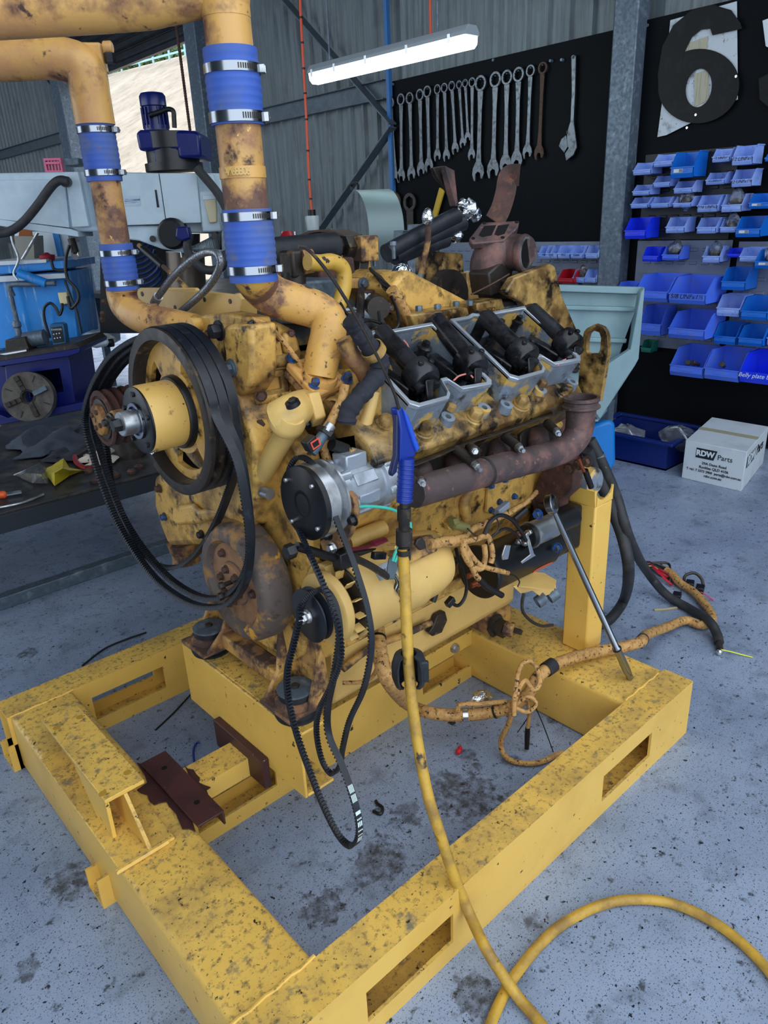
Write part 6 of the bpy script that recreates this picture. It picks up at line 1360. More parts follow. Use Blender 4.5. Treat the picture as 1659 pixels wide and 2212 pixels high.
pp = [A(*q, Z=Zb+.01) for q in ((90, 1015), (112, 1006), (137, 988), (150, 1010), (182, 1016), (150, 1028), (118, 1050), (108, 1036))]
cc = A(135, 1012, Z=Zb+.09); mb = MB(); vs = pp+[cc, A(118, 1022, Z=Zb+.07), A(152, 1016, Z=Zb+.06)]
fs = [(0, 1, 9), (1, 2, 8), (1, 8, 9), (2, 3, 8), (3, 10, 8), (3, 4, 10), (4, 5, 10), (5, 8, 10), (5, 6, 9), (5, 9, 8), (6, 7, 9), (7, 0, 9), tuple(range(7, -1, -1))]
mb.add(vs, fs).build('bag_film', m_ybag, yb_, ang=10)
cb = thing('clear_bag', 'crinkled clear plastic bag beside the yellow bag on the bench', 'bag', tuple(A(75, 1025, Z=Zb)))
pp = [A(*q, Z=Zb+.008) for q in ((32, 1026), (60, 1010), (85, 1000), (105, 1012), (104, 1044), (70, 1044))]
mb = MB(); mb.add(pp+[A(78, 1012, Z=Zb+.06), A(60, 1022, Z=Zb+.05), A(92, 1024, Z=Zb+.05)], [(0, 1, 7), (1, 2, 6), (1, 6, 7), (2, 3, 6), (3, 8, 6), (3, 4, 8), (4, 5, 8), (5, 7, 8), (6, 8, 7), (5, 0, 7)]).build('bag_film', m_clear, cb, ang=10)
MB().tube([A(30, 1026, Z=Zb+.012), A(60, 1014, Z=Zb+.012), A(85, 1003, Z=Zb+.012)], .003, 6).build('bag_seam', m_white, cb)
pl_ = thing('pliers', 'red-handled pliers lying on the bench right of the yellow bag', 'pliers', tuple(A(180, 1000, Z=Zb)))
m_redh = M('red_grip', (130, 22, 34), .45)
MB().tube([A(162, 986, Z=Zb+.02), A(166, 1000, Z=Zb+.015), A(180, 1010, Z=Zb+.012), A(188, 1012, Z=Zb+.012)], .012, 8).build('handle', m_redh, pl_); MB().tube([A(203, 994, Z=Zb+.015), A(204, 1005, Z=Zb+.012), A(192, 1013, Z=Zb+.012)], .012, 8).build('handle', m_redh, pl_)
MB().bar(A(164, 986, Z=Zb+.02), A(198, 965, Z=Zb+.02), .03, .014).build('jaw', m_grease, pl_)
sc_ = thing('scraper', 'steel scraper with an orange handle at the bench edge, far left', 'scraper', tuple(A(10, 1070, Z=Zb)))
MB().ccyl(A(-20, 1072, Z=Zb+.018), A(14, 1068, Z=Zb+.018), .016, .006).build('handle', M('orange_grip', (226, 92, 40), .4), sc_); MB().bar(A(12, 1068, Z=Zb+.014), A(46, 1062, Z=Zb+.014), .03, .006).build('blade', m_steel, sc_)
rd_ = MB().tube([A(-20, 1100, Z=Zb+.006), A(40, 1088, Z=Zb+.006), A(70, 1078, Z=Zb+.006), A(94, 1068, Z=Zb+.006)], .006, 8).build('steel_rod', m_steel); tag(rd_, 'thin bent steel rod on the front edge of the steel bench', 'rod')
for i, (px, py) in enumerate(((192, 1020), (250, 1030), (285, 1022), (300, 1012), (205, 1042))):
    sct = MB().lathe(A(px, py, Z=Zb), (0, 0, 1), [(0, .02), (.012, .022), (.018, .014)], 10).build('rusty_fitting', m_rust)
    tag(sct, ('rusty round fitting on the bench nearest the pliers', 'rusty round fitting on the bench just left of the middle belt run', 'rusty fitting on the bench under the small pulley', 'rusty fitting on the bench furthest right, under the big pulley', 'flat rusty washer lying at the front lip of the bench')[i], 'fitting', 'rusty fittings on the bench')
jar = thing('dark_canister', 'dark round canister on the bench behind the big fan pulley', 'canister', tuple(A(290, 975, Z=Zb)))
MB().lathe(A(285, 985, Z=Zb), (0, 0, 1), [(0, .07), (.10, .07), (.11, .06), (.12, .03)], 22).build('canister_body', m_grease, jar); MB().lathe(A(285, 985, Z=Zb)+V((0, 0, .118)), (0, 0, 1), [(0, .03), (.02, .03)], 14).build('canister_lid', m_boltr, jar)
# ================================================================ RIGHT WALL
BX = WX-.04
# boards
b0, b1 = A(838, 178, X=BX), A(1322, 68, X=BX); zb_ = A(1195, 521, X=BX).z
bd1 = MB().box(BX, BX+.018, b1.y-.15, b0.y, zb_, b0.z).build('tool_board', m_board, None, bev=.001); tag(bd1, 'long black tool board on the wall carrying a row of spanners', 'board')
c0 = A(1396, 44, X=BX)
bd2 = MB().box(BX-.01, BX+.018, -1.2, c0.y, .02, c0.z).build('parts_board', m_board, None, bev=.001); tag(bd2, 'tall black board down to the floor carrying the blue parts bins and number six', 'board')
for i, (px, py) in enumerate(((850, 182), (1066, 130), (1193, 132), (1217, 130), (1400, 55))):
    nl = MB().hexa(A(px, py, X=BX), (-1, 0, 0), .011, .012 if i in (0, 1, 4) else .03, 8).build('board_nail', m_galv)
    tag(nl, ('screw head at the left top corner of the tool board', 'screw head in the top edge of the tool board under the lamp', 'bare nail right of the last ring spanner', 'bare nail between the spanners and the adjustable wrench', 'screw head at the top left of the parts board')[i], 'nail')
# spanners: ring end px, open end px
SPN = [((844, 222), (856, 390), 12), ((867, 215), (868, 385), 12), ((886, 212), (890, 380), 12), ((908, 205), (911, 370), 12), ((924, 198), (928, 362), 12), ((946, 193), (946, 340), 10), ((961, 190), (966, 340), 10),
       ((977, 186), (985, 325), 10), ((993, 183), (1001, 312), 8.5), ((1006, 180), (1012, 300), 8.5), ((1021, 178), (1020, 338), 10), ((1039, 180), (1034, 378), 16), ((1071, 172), (1066, 372), 16), ((1096, 167), (1093, 360), 15), ((1121, 161), (1117, 352), 15), ((1147, 153), (1140, 333), 12), ((1173, 147), (1165, 335), 12)]
SL_ = ['first ring spanner at the left end of the row, half over the board edge', 'second ring spanner from the left end of the row', 'third ring spanner from the left end of the row', 'fourth ring spanner from the left end of the row', 'fifth ring spanner from the left, last of the long left group',
       'mid-length ring spanner sixth from the left', 'mid-length ring spanner seventh from the left', 'mid-length ring spanner eighth from the left, before the two shortest', 'shorter-looking ring spanner left of the shortest one', 'shortest ring spanner in the middle of the row', 'mid-length ring spanner just left of the four largest',
       'largest ring spanner, first of the four big ones', 'second of the four big ring spanners', 'third of the four big ring spanners', 'last of the four big ring spanners', 'medium ring spanner, second from the right end of the row', 'brownish ring spanner at the right end of the row']
def spanner(i, ring, jaw, rp):
    P, Q = A(*ring, X=BX-.022), A(*jaw, X=BX-.022); d = (Q-P).normalized(); n = V((-1, 0, 0)); s = d.cross(n).normalized(); r = rp*mpp(P)*.98
    t = thing('ring_spanner', SL_[i], 'spanner', tuple(P), 'combination spanners on the tool board')
    N = 24; out = [P+(d*math.cos(a)+s*math.sin(a))*r for a in [2*math.pi*k/N for k in range(N)]]; inn = [P+(d*math.cos(a)+s*math.sin(a))*r*(.72 if k % 2 else .64) for k, a in enumerate([2*math.pi*k/N for k in range(N)])]
    m = m_spanner if i != 16 else m_boltr
    MB().ring([p-n*.004 for p in out], [p-n*.004 for p in inn], n*.014).build('ring_end', m, t, bev=.0015)
    L = (Q-P).length; w0, w1 = r*.50, r*.42
    MB().prism([P+d*r*.93+s*w0, P+d*L*.3+s*w1*.8, P+d*L*.7+s*w1*.8, P+d*(L-r*1.5)+s*w0, P+d*(L-r*1.5)-s*w0, P+d*L*.7-s*w1*.8, P+d*L*.3-s*w1*.8, P+d*r*.93-s*w0], n*.008).build('shank', m, t, bev=.002)
    ja = [Q-d*r*1.7+s*w0, Q-d*r*.9+s*r*1.0, Q-d*r*.1+s*r*1.12, Q+d*r*.75+s*r*.78, Q+d*r*.85+s*r*.52, Q-d*r*.1+s*r*.50, Q-d*r*.42+s*r*.1, Q-d*r*.25-s*r*.36, Q+d*r*.48-s*r*.50, Q+d*r*.50-s*r*.80, Q-d*r*.2-s*r*1.10, Q-d*r*1.0-s*r*.92, Q-d*r*1.7-s*w0]
    MB().prism(ja, n*.010).build('open_jaw', m, t, bev=.0015)
    MB().cyl(P+d*(-r*.45)+n*.012, P-d*r*.45+V((.03, 0, 0)), .004, n=8).build('hook', m_galv, t)
for i, (a, b, r) in enumerate(SPN): spanner(i, a, b, r)
# adjustable wrench
P, Q = A(1241, 124, X=BX-.022), A(1230, 320, X=BX-.022); d = (Q-P).normalized(); n = V((-1, 0, 0)); s = d.cross(n).normalized(); k = mpp(P)
aw = thing('adjustable_wrench', 'long adjustable wrench hanging alone at the right end of the tool board', 'wrench', tuple(P))
L = (Q-P).length; sg = 1 if s.dot(RH) > 0 else -1; s = s*sg
MB().prism(P_(((1236, 121), (1241, 118), (1246, 121), (1244, 200), (1241, 262), (1244, 286), (1248, 318), (1241, 335), (1225, 348), (1222, 332), (1230, 320), (1226, 312), (1227, 286), (1234, 262), (1237, 200)), X=BX-.022), (-.014, 0, 0)).build('wrench_body', m_spanner, aw, bev=.003)
MB().prism(P_(((1226, 292), (1229, 318), (1222, 330), (1210, 316), (1216, 300)), X=BX-.020), (-.020, 0, 0)).build('moving_jaw', m_spanner, aw, bev=.002)
MB().cyl(P+d*L*.80-s*6*k+n*.008, P+d*L*.84-s*5*k+n*.008, .011, n=12).build('thumb_screw', m_grease, aw)
MB().lathe(P+n*.014, n, [(0, 3.2*k), (.001, 3.2*k)], 12).build('hang_hole', m_wire, aw)
# two big flat hex wrenches low on the board
for i, (px, py, L_) in enumerate(((853, 435, 90), (886, 437, 90))):
    P = A(px, py, X=BX-.02); k = mpp(P); t = thing('hex_wrench', ('large dark rusty box wrench low on the tool board, left of its twin', 'large dark box wrench with a hexagon hole, low on the tool board')[i], 'wrench', tuple(P))
    N = 24; out = [P+V((0, math.cos(a), math.sin(a)))*19*k for a in [2*math.pi*q/N for q in range(N)]]
    inn = [P+V((0, math.cos(a), math.sin(a)))*12.5*k*(.866/math.cos(((a+math.pi/6) % (math.pi/3))-math.pi/6)) for a in [2*math.pi*q/N for q in range(N)]]
    MB().ring(out, inn, (-.014, 0, 0)).build('ring_end', m_grease if i else m_boltr, t, bev=.002)
    MB().prism([P+V((0, 10*k, -16*k)), P+V((0, -10*k, -16*k)), P+V((0, -9*k, -L_*k)), P+V((0, 9*k, -L_*k))], (-.012, 0, 0)).build('shank', m_grease if i else m_boltr, t, bev=.002)
yl = MB().prism(P_(((952, 405), (962, 412), (945, 470), (935, 468)), X=BX-.02), (-.02, 0, 0)).build('yellow_bar', M('worn_yellow', (196, 160, 40), .5), None, bev=.003); tag(yl, 'worn yellow flat bar hanging low on the tool board behind the foil caps', 'bar')
# number cut-outs
N6 = thing('number_plate', 'big black cut-out number six on a torn white panel, on the parts board', 'sign', tuple(A(1510, 150, X=BX-.03)))
MB().prism(P_(((1449, 44), (1592, 3), (1594, 215), (1440, 292), (1421, 296), (1434, 200)), X=BX-.022), (-.006, 0, 0)).build('white_panel', M('white_panel', (190, 200, 208), .5, 0, [((110, 116, 124), 9, .55, .7), ((70, 74, 80), 30, .62, .7)]), N6)
k6 = dict(X=BX-.034)
def ell(cx, cy, rx, ry, tilt, n): return [(cx+rx*math.cos(a)*math.cos(tilt)-ry*math.sin(a)*math.sin(tilt), cy+rx*math.cos(a)*math.sin(tilt)+ry*math.sin(a)*math.cos(tilt)) for a in [2*math.pi*i/n for i in range(n)]]
m_six = M('black_number', (8, 9, 12), .5, 0, [((22, 25, 30), 14, .5, .75), ((150, 156, 162), 60, .72, .75)], spec=.25)
MB().ring(P_(ell(1510, 186, 88, 80, -.25, 48), **k6), P_(ell(1510, 190, 28, 42, .18, 48), **k6), (-.006, 0, 0)).build('number_bowl', m_six, N6)
arm = [(1424, 200), (1422, 160), (1432, 100), (1455, 55), (1495, 22), (1540, 10), (1580, 22), (1600, 50), (1604, 62), (1540, 76), (1535, 62), (1515, 64), (1495, 80), (1480, 110), (1474, 140), (1485, 180), (1450, 220)]
MB().prism(P_(arm, X=BX-.035), (-.006, 0, 0)).build('number_stroke', m_six, N6)
for px, py in ((1590, 165), (1503, 248), (1484, 276)): MB().lathe(A(px, py, X=BX-.041), (-1, 0, 0), [(0, .008), (.003, .008)], 10).build('screw_head', m_zinc, N6)
for pxs in (((1480, 95), (1530, 78), (1525, 128), (1475, 140)), ((1500, 160), (1530, 150), (1532, 215), (1500, 232))):
    MB().prism(P_(pxs, X=BX-.030), (-.002, 0, 0)).build('paper_strip', M('aged_paper', (176, 172, 150), .7, 0, [((120, 116, 100), (3, 60, 3), .5, .7)]), N6)
N5 = thing('number_plate', 'black and white cut-out digit cropped by the right edge of the photo', 'sign', tuple(A(1670, 120, X=BX-.03)))
MB().prism(P_(((1648, 45), (1700, 25), (1700, 120), (1655, 100)), X=BX-.024), (-.006, 0, 0)).build('white_panel', m_white, N5); MB().prism(P_(((1640, 170), (1659, 160), (1720, 150), (1720, 250), (1665, 235), (1642, 215)), X=BX-.03), (-.006, 0, 0)).build('number_bowl', m_six, N5)
# louvred panels
m_lvd = M('dark_louvre', (20, 28, 36), .5, 0, [((30, 40, 50), 10, .5, .8)]); m_lvg = M('grey_louvre', (112, 122, 142), .5, 0, [((90, 100, 118), 8, .5, .8)])
def louvre(name, label, c, X, m):
    P = [A(x, y, X=X) for x, y in c]; z0, z1 = P[2].z, P[0].z; y0, y1 = min(p.y for p in P), max(p.y for p in P)
    t = thing(name, label, 'louvre panel', (X, (y0+y1)/2, z0)); MB().box(X, X+.004, y0, y1, z0, z1).build('panel_sheet', m, t)
    cnt = 0; z = z1-.05
    while z > z0+.03:
        y = y1-.06
        while y > y0+.05 and cnt < 290:
            MB().add([(X, y, z), (X, y-.055, z), (X-.008, y-.052, z-.004), (X-.008, y-.003, z-.004), (X, y, z-.022), (X, y-.055, z-.022), (X-.008, y-.052, z-.018), (X-.008, y-.003, z-.018)], [(0, 1, 2, 3), (4, 7, 6, 5), (3, 2, 6, 7), (0, 3, 7, 4), (1, 5, 6, 2)]).build('louvre', m, t); cnt += 1
            y -= .085
        z -= .085
    return t
LX = BX-.02
louvre('louvre_panel', 'dark louvred steel panel behind the upper small bins', ((1395, 335), (1600, 300), (1385, 518)), LX, m_lvd)
louvre('louvre_panel', 'grey louvred steel panel behind the lower large bins, left of the join', ((1378, 520), (1583, 520), (1370, 745)), LX-.002, m_lvg)
louvre('louvre_panel', 'grey louvred steel panel at the right edge behind the bins', ((1597, 522), (1700, 522), (1590, 760)), LX-.002, m_lvg)
louvre('louvre_panel', 'white louvred panel with a row of blue bins, between turbo elbow and column', ((960, 524), (1297, 526), (950, 600)), LX-.002, m_lvg)
# bins
m_bin = {'p': M('bin_pale_blue', (132, 164, 236), .5, 0, [((160, 180, 236), 9, .45, .75), ((92, 108, 160), 30, .58, .74)]), 'b': M('bin_royal_blue', (20, 52, 236), .4, 0, [((40, 70, 220), 9, .5, .75)]), 't': M('bin_teal_blue', (14, 104, 204), .4), 'm': M('bin_mid_blue', (70, 112, 232), .45, 0, [((96, 116, 190), 14, .5, .74)]), 'g': M('bin_green', (14, 110, 96), .45), 'r': M('bin_red', (170, 12, 32), .45)}
BIN_N = 0
def wbin(tone, x0, y0, x1, y1, label, txt=None, tcol=None, sticker=False, content=None, X=LX):
    """hopper-fronted bin from its front lip: left-bottom and right-top pixels of the open front"""
    X1 = X-.012
    w0 = (A(x0, (y0+y1)/2, X=X1).y-A(x1, (y0+y1)/2, X=X1).y); dep = max(.07, min(.30, w0*1.15))
    XF = X1-dep
    pl0, pr0 = A(x0, y1, X=XF), A(x1, y1, X=XF); w = pl0.y-pr0.y; zb = min(pl0.z, pr0.z); zt = A((x0+x1)/2, y0, X=X1).z
    h_ = max(.05, zt-zb); t = thing('parts_bin', label, 'bin', (X1, pr0.y+w/2, zb), 'blue hopper bins on the louvre panels')
    ya, yb_ = pr0.y, pl0.y; e = .003; m = m_bin[tone]; lip = zb+h_*.42
    side = lambda y: [(XF+dep*.06, y, zb), (X1, y, zb), (X1, y, zb+h_), (XF+dep*.38, y, zb+h_), (XF+dep*.30, y, zb+h_*.92), (XF+dep*.03, y, lip), (XF, y, lip), (XF, y, zb+h_*.16)]
    body = MB().prism(side(ya), (0, e, 0)); body.prism(side(yb_-e), (0, e, 0)); body.box(XF+dep*.06, X1, ya, yb_, zb, zb+e); body.box(X1-e, X1, ya, yb_, zb, zb+h_)
    body.prism([(XF, ya, zb+h_*.16), (XF, ya, lip), (XF+e, ya, lip), (XF+e, ya, zb+h_*.16)], (0, yb_-ya, 0)); body.prism([(XF, ya, zb+h_*.16), (XF+dep*.06, ya, zb), (XF+dep*.06+e, ya, zb+e), (XF+e, ya, zb+h_*.17)], (0, yb_-ya, 0))
    body.build('bin_shell', m, t)
    MB().box(XF-.004, XF+.004, ya-.003, yb_+.003, lip-.008, lip).build('front_lip', m, t, bev=.0015)
    MB().box(XF+dep*.36, X1, ya-.004, ya+.002, zb+h_-.006, zb+h_).build('side_rim', m, t); MB().box(XF+dep*.36, X1, yb_-.002, yb_+.004, zb+h_-.006, zb+h_).build('side_rim', m, t)
    MB().box(XF-.003, XF, ya+w*.28, yb_-w*.28, zb+h_*.22, lip-.012).build('label_slot', m, t, bev=.001)
    cx, cz = (ya+yb_)/2, zb+h_*.29
    if txt: text(txt, 'handwriting', m_lettb if tcol != 'w' else m_lettw, t, (XF-.0045, cx, cz), (0, -1, 0), (0, 0, 1), min(h_*.26, w/(len(txt)*.36)), shear=.25, ext=.0004)
    if sticker:
        st_ = MB().box(XF-.0045, XF-.003, cx-w*.05, cx+w*.34, zb+h_*.2, zb+h_*.34).build('sticker', m_white, t)
        for q in range(7): MB().box(XF-.0052, XF-.0045, cx-w*.04+q*w*.022, cx-w*.04+q*w*.022+w*.010, zb+h_*.21, zb+h_*.33).build('bar_print', m_lettb, t)
    if content:
        c = V((XF+dep*.45, cx, zb+h_*.45))
        if content == 'bag':
            lt_ = thing('parts_bag', 'clear parts bag in the '+BAGS.pop(0), 'bag', tuple(c), 'clear bags in the wall bins')
            mb = MB().sphere(c+V((0, 0, h_*.25)), min(w*.38, .08), 9, 7, (.8, 1, 1.35)); rr = random.Random(int(x0)); mb.v = [(x+rr.uniform(-.009, .009), y+rr.uniform(-.009, .009), z+rr.uniform(-.009, .009)) for x, y, z in mb.v]; mb.build('bag_film', m_clear, lt_, ang=15)
            MB().sphere(c+V((0, 0, h_*.05)), min(w*.3, .06), 8, 6, (.8, 1, .8)).build('bag_contents', m_grease, lt_)
        else:
            for i, (dy, ln) in enumerate(content):
                bo = MB(); p = c+V((-dep*.15, dy*w, -h_*.02)); ax = V((-.8, .25*(1 if i else -1), .25)).normalized()
                bo.cyl(p, p+ax*ln, .012, n=10).hexa(p+ax*ln, ax, .02, .016); tag(bo.build('loose_bolt', m_grease), ('left of two hex bolts in the bottom row left bin', 'right of two hex bolts in the bottom row left bin', 'long hex bolt lying in the bottom row middle bin')[BOLTS.pop(0)], 'bolt')
BAGS = ['small pale bin, third in the fourth row', 'wide pale bin, second from right in the fourth row', 'narrow pale bin in the fifth row', 'pale bin in the sixth row, left', 'pale bin in the middle of the sixth row', 'teal bin at the right edge of the sixth row', 'lower twin bin left of the steel column']
BOLTS = [0, 1, 2]
W_ = wbin
W_('p', 1411, 335, 1452, 358, 'small pale blue bin, left of the large teal bin in the top row')
W_('p', 1367, 353, 1405, 376, 'small pale blue bin at the left end, just below the top row')
W_('t', 1447, 331, 1496, 382, 'large teal blue bin with a barcode sticker in the top row', sticker=True)
W_('p', 1538, 323, 1575, 348, 'small pale bin with handwriting right of the top teal bin', '12 UNFx1')
W_('p', 1580, 316, 1624, 354, 'pale bin marked in pen at the right of the top row', '12 UNFx1')
W_('t', 1652, 330, 1690, 346, 'teal bin cut off at the right edge of the top row')
W_('p', 1411, 381, 1446, 403, 'small pale bin below the large teal one, second row left'); W_('p', 1455, 392, 1494, 416, 'small pale bin under the barcode bin in the second row')
W_('p', 1524, 374, 1564, 397, 'small dark-mouthed bin with handwriting in the second row', '12 UNFx1½')
W_('p', 1579, 367, 1622, 402, 'pale bin with handwriting, second row right', '12 UNFx1¾')
W_('p', 1366, 400, 1402, 421, 'small pale bin at the left end of the third row')
W_('p', 1362, 427, 1398, 449, 'small pale bin at the left end of the fourth row'); W_('p', 1405, 426, 1443, 448, 'small pale bin, second in the fourth row'); W_('p', 1453, 425, 1492, 447, 'small pale bin holding a bag, third in the fourth row', content='bag')
W_('p', 1505, 422, 1548, 457, 'pale bin marked in pen, middle of the fourth row', '7/16 UNFx2'); W_('p', 1557, 420, 1600, 457, 'pale bin with a bulging bag, right of the pen-marked one', content='bag')
W_('t', 1616, 418, 1665, 450, 'teal bin with a barcode sticker at the right end of the fourth row', sticker=True)
W_('b', 1348, 470, 1393, 516, 'big royal blue bin at the left of the fifth row'); W_('p', 1437, 469, 1477, 503, 'pale bin, second in the fifth row'); W_('p', 1504, 470, 1545, 504, 'pale bin, third in the fifth row')
W_('p', 1554, 472, 1590, 502, 'narrow pale bin holding a bag in the fifth row', content='bag'); W_('t', 1587, 467, 1640, 512, 'large teal bin with a barcode sticker in the fifth row', sticker=True)
LX2 = LX
W_('b', 1387, 532, 1420, 565, 'royal blue bin with two white tags in the sixth row'); W_('m', 1429, 530, 1466, 562, 'mid blue bin holding a bag in the sixth row', content='bag'); W_('p', 1516, 530, 1553, 567, 'pale bin with a tall clear bag in the sixth row', content='bag')
W_('b', 1570, 535, 1600, 556, 'low royal blue bin in the sixth row, right of the tall bag'); W_('p', 1596, 533, 1636, 565, 'pale bin in the sixth row near the right edge'); W_('t', 1628, 537, 1690, 580, 'teal bin with a sticker at the right edge of the sixth row', sticker=True, content='bag')
W_('m', 1370, 588, 1440, 650, 'large mid blue bin behind the hopper corner, seventh row'); W_('m', 1443, 592, 1522, 655, 'large mid blue bin marked in pen, seventh row', '5/8 UNFx1½'); W_('t', 1556, 575, 1608, 626, 'teal-blue bin right of the pen-marked large bin, seventh row')
W_('m', 1330, 606, 1368, 640, 'mid blue bin half hidden behind the hopper top')
W_('m', 1378, 655, 1426, 722, 'large mid blue bin beside the hopper edge, eighth row'); W_('m', 1442, 665, 1520, 729, 'large dusty grey-blue bin in the eighth row'); W_('p', 1546, 632, 1596, 682, 'pale bin between the teal bins in the eighth row'); W_('t', 1598, 636, 1655, 690, 'rounded teal bin at the right of the eighth row')
W_('t', 1540, 692, 1588, 742, 'dirty teal bin, left of a pair in the ninth row'); W_('t', 1593, 697, 1646, 745, 'dirty teal bin, right of a pair in the ninth row'); W_('p', 1655, 700, 1700, 745, 'pale bin cut off at the right edge of the ninth row')
W_('g', 1384, 732, 1406, 760, 'small dark green bin below the hopper edge')
W_('m', 1445, 740, 1517, 810, 'large mid blue bin with two bolts, left in the bottom row', content=((.1, .05), (-.2, .05))); W_('m', 1519, 745, 1595, 818, 'large mid blue bin with a long bolt, middle of the bottom row', content=((.1, .14),)); W_('b', 1595, 752, 1680, 825, 'large royal blue bin with white handwriting, right in the bottom row', 'Belly plate bolts', 'w')
for i, (x, tx) in enumerate(((1162, 'M8'), (1177, 'M10'), (1204, 'M12'), (1232, 'G.mm'), (1264, ''))): W_('p', x, 530, x+26, 558, ('first', 'second', 'third', 'fourth', 'last')[i]+' small pale bin in the short row left of the steel column', tx or None)
W_('r', 1205, 580, 1238, 612, 'red bin below the short row, left of the steel column'); W_('p', 1236, 580, 1262, 610, 'lower pale twin bin with a bag, left of the steel column', content='bag'); W_('p', 1262, 582, 1286, 610, 'lower pale twin bin against the steel column')
# lamp on chains with its orange flex
l0, l1 = A(680, 160, X=WX-1.2), A(1018, 76, X=WX-1.2); ld = (l1-l0).normalized(); Ll = (l1-l0).length; lu = V((0, 0, 1)); ls = ld.cross(lu).normalized()
lamp = thing('strip_light', 'lit fluorescent strip light in a grey housing hanging over the tool board', 'lamp', tuple((l0+l1)/2))
kk = mpp((l0+l1)/2); hh = 34*kk
m_tube = M('lit_diffuser', (230, 250, 255), .4, emit=(.75, .98, 1.0, 5.5)); m_lh = M('lamp_housing', (150, 160, 168), .5)
sec = [(-.06, .0), (.06, .0), (.055, -.045), (.03, -.07), (-.03, -.07), (-.055, -.045)]
MB().prism([l0+ls*a+lu*b for a, b in sec], ld*Ll).build('diffuser', m_tube, lamp)
MB().prism([l0+ls*a+lu*b-ld*.01 for a, b in ((-.065, 0), (.065, 0), (.065, .02), (.04, .055), (-.04, .055), (-.065, .02))], ld*(Ll+.02)).build('lamp_housing', m_lh, lamp, bev=.003)
for t in (.03, .2, .42, .68, .92):
    for sg in (-1, 1): MB().obox(l0+ld*Ll*t+ls*.066*sg+lu*-.005, ld*.012, ls*.004, lu*.025).build('clip', m_zinc, lamp)
for px, py in ((662, 0), (727, 30)):
    pass
for t, px in ((.12, 727), (.82, 1000)):
    p = l0+ld*Ll*t+lu*.055; MB().cyl(p, V((p.x, p.y, 5.15)), .006, n=6).build('hanger_chain', m_galv, lamp)
m_orange = M('orange_flex', (226, 84, 48), .5)
p = l0+ld*Ll*.78+lu*.055; MB().tube([p, p+V((0, 0, .3)), V((p.x, p.y, 5.1))], .008, 8).build('lamp_flex', m_orange, lamp)
oc_ = thing('extension_lead', 'orange extension lead hanging down the wall to a grey socket', 'extension lead', tuple(A(672, 460, X=WX-.9)))
lead = [A(646, -60, X=WX-.9), A(650, 40, X=WX-.9), A(656, 150, X=WX-.9), A(662, 260, X=WX-.9), A(668, 390, X=WX-.9), A(674, 466, X=WX-.9)]
MB().tube(lead, .011, 8).build('flex', m_orange, oc_); q = lead[-1]
sp_ = smooth_path(lead, 6)
for i in range(3, len(sp_)-1, 3): MB().lathe(sp_[i], (0, 0, 1), [(0, .012), (0, .014), (.014, .014), (.014, .012)], 10, cap=False).build('flex_tie', m_wire, oc_)
MB().cyl(q, q+V((0, 0, .05)), .034).build('plug_cap', m_wire, oc_); MB().lathe(q, (0, 0, -1), [(0, .06), (.02, .065), (.12, .055), (.13, .04)], 18).build('socket_shell', M('milky_socket', (190, 200, 204), .3), oc_)
bc = MB().box(*(lambda a, b: (WX-.09, WX-.05, a.y-.02, a.y+.02, .3, 5.1))(A(834, 0, X=WX-.07), 0)).build('conduit', M('blue_conduit', (52, 108, 168), .5)); tag(bc, 'blue conduit running up the wall beside the tool board', 'conduit')
# grey guard and clutter on the bench along the wall
gd_ = thing('grinder_guard', 'grey curved sheet metal guard with a black handle standing against the wall', 'guard', tuple(A(800, 520, X=3.4)))
cg = A(768, 500, X=3.4); r_ = 82*mpp(cg); gv = V((-.35, -.94, 0)).normalized(); ga = V((.94, -.35, 0)).normalized()
arc = [math.radians(a) for a in range(92, -40, -8)]
MB().sheet([[cg+gv*(r_*math.cos(a))+V((0, 0, r_*math.sin(a)))+ga*w_ for a in arc] for w_ in (0, .12, .24)], .005).build('guard_sheet', M('guard_grey', (128, 146, 148), .45, .3), gd_)
MB().prism([cg+gv*(r_*math.cos(a))+V((0, 0, r_*math.sin(a)))+ga*.24 for a in arc]+[cg+gv*(r_*.72*math.cos(a))+V((0, 0, r_*.72*math.sin(a)))+ga*.24 for a in reversed(arc)], ga*.005).build('guard_side', M('guard_grey_b', (116, 134, 138), .45, .3), gd_)
MB().box(cg.x-.03, cg.x+.03, cg.y-.03, cg.y+.03, 1.06, cg.z-.02).build('guard_stand', m_grease, gd_); MB().bar(cg-V((0, 0, .04)), cg+gv*(r_*.97)-V((0, 0, .04)), .03, .03).build('guard_arm', m_grease, gd_)
hq = cg+gv*(r_*.12)+V((0, 0, r_)); MB().tube([hq-gv*.06, hq-gv*.055+V((0, 0, .035)), hq+gv*.055+V((0, 0, .035)), hq+gv*.06], .009, 8, 3).build('handle', m_wire, gd_)
wb_ = thing('tool_bench', 'steel workbench along the back wall holding small tools behind the engine', 'bench', (4.2, 5.2, 0))
MB().box(2.7, 4.2, 3.1, 7.2, 1.02, 1.06).build('bench_top', m_deck, wb_)
for x in (2.8, 4.1):
    for y in (3.2, 7.1): MB().box(x-.03, x+.03, y-.03, y+.03, 0, 1.02).build('leg', m_galv, wb_)
def onb(px, py, X): return A(px, py, X=X)
q = onb(622, 515, 3.3); rf_ = thing('red_funnel', 'small red funnel standing on the bench behind the hydraulic hose', 'funnel', tuple(q))
MB().lathe(V((q.x, q.y, 1.06)), (0, 0, 1), [(0, .02), (.12, .02), (q.z-1.06, .075), (q.z-1.06+.05, .03)], 16).build('funnel_body', m_bin['r'], rf_)
for i, px in enumerate((610, 637)):
    q = onb(px, 500, 3.3); tag(MB().cyl((q.x, q.y, 1.06), q, .010, n=10).build('steel_pin', m_zinc), ('thin bright rod standing left of the red funnel', 'thin bright rod standing right of the red funnel')[i], 'rod')
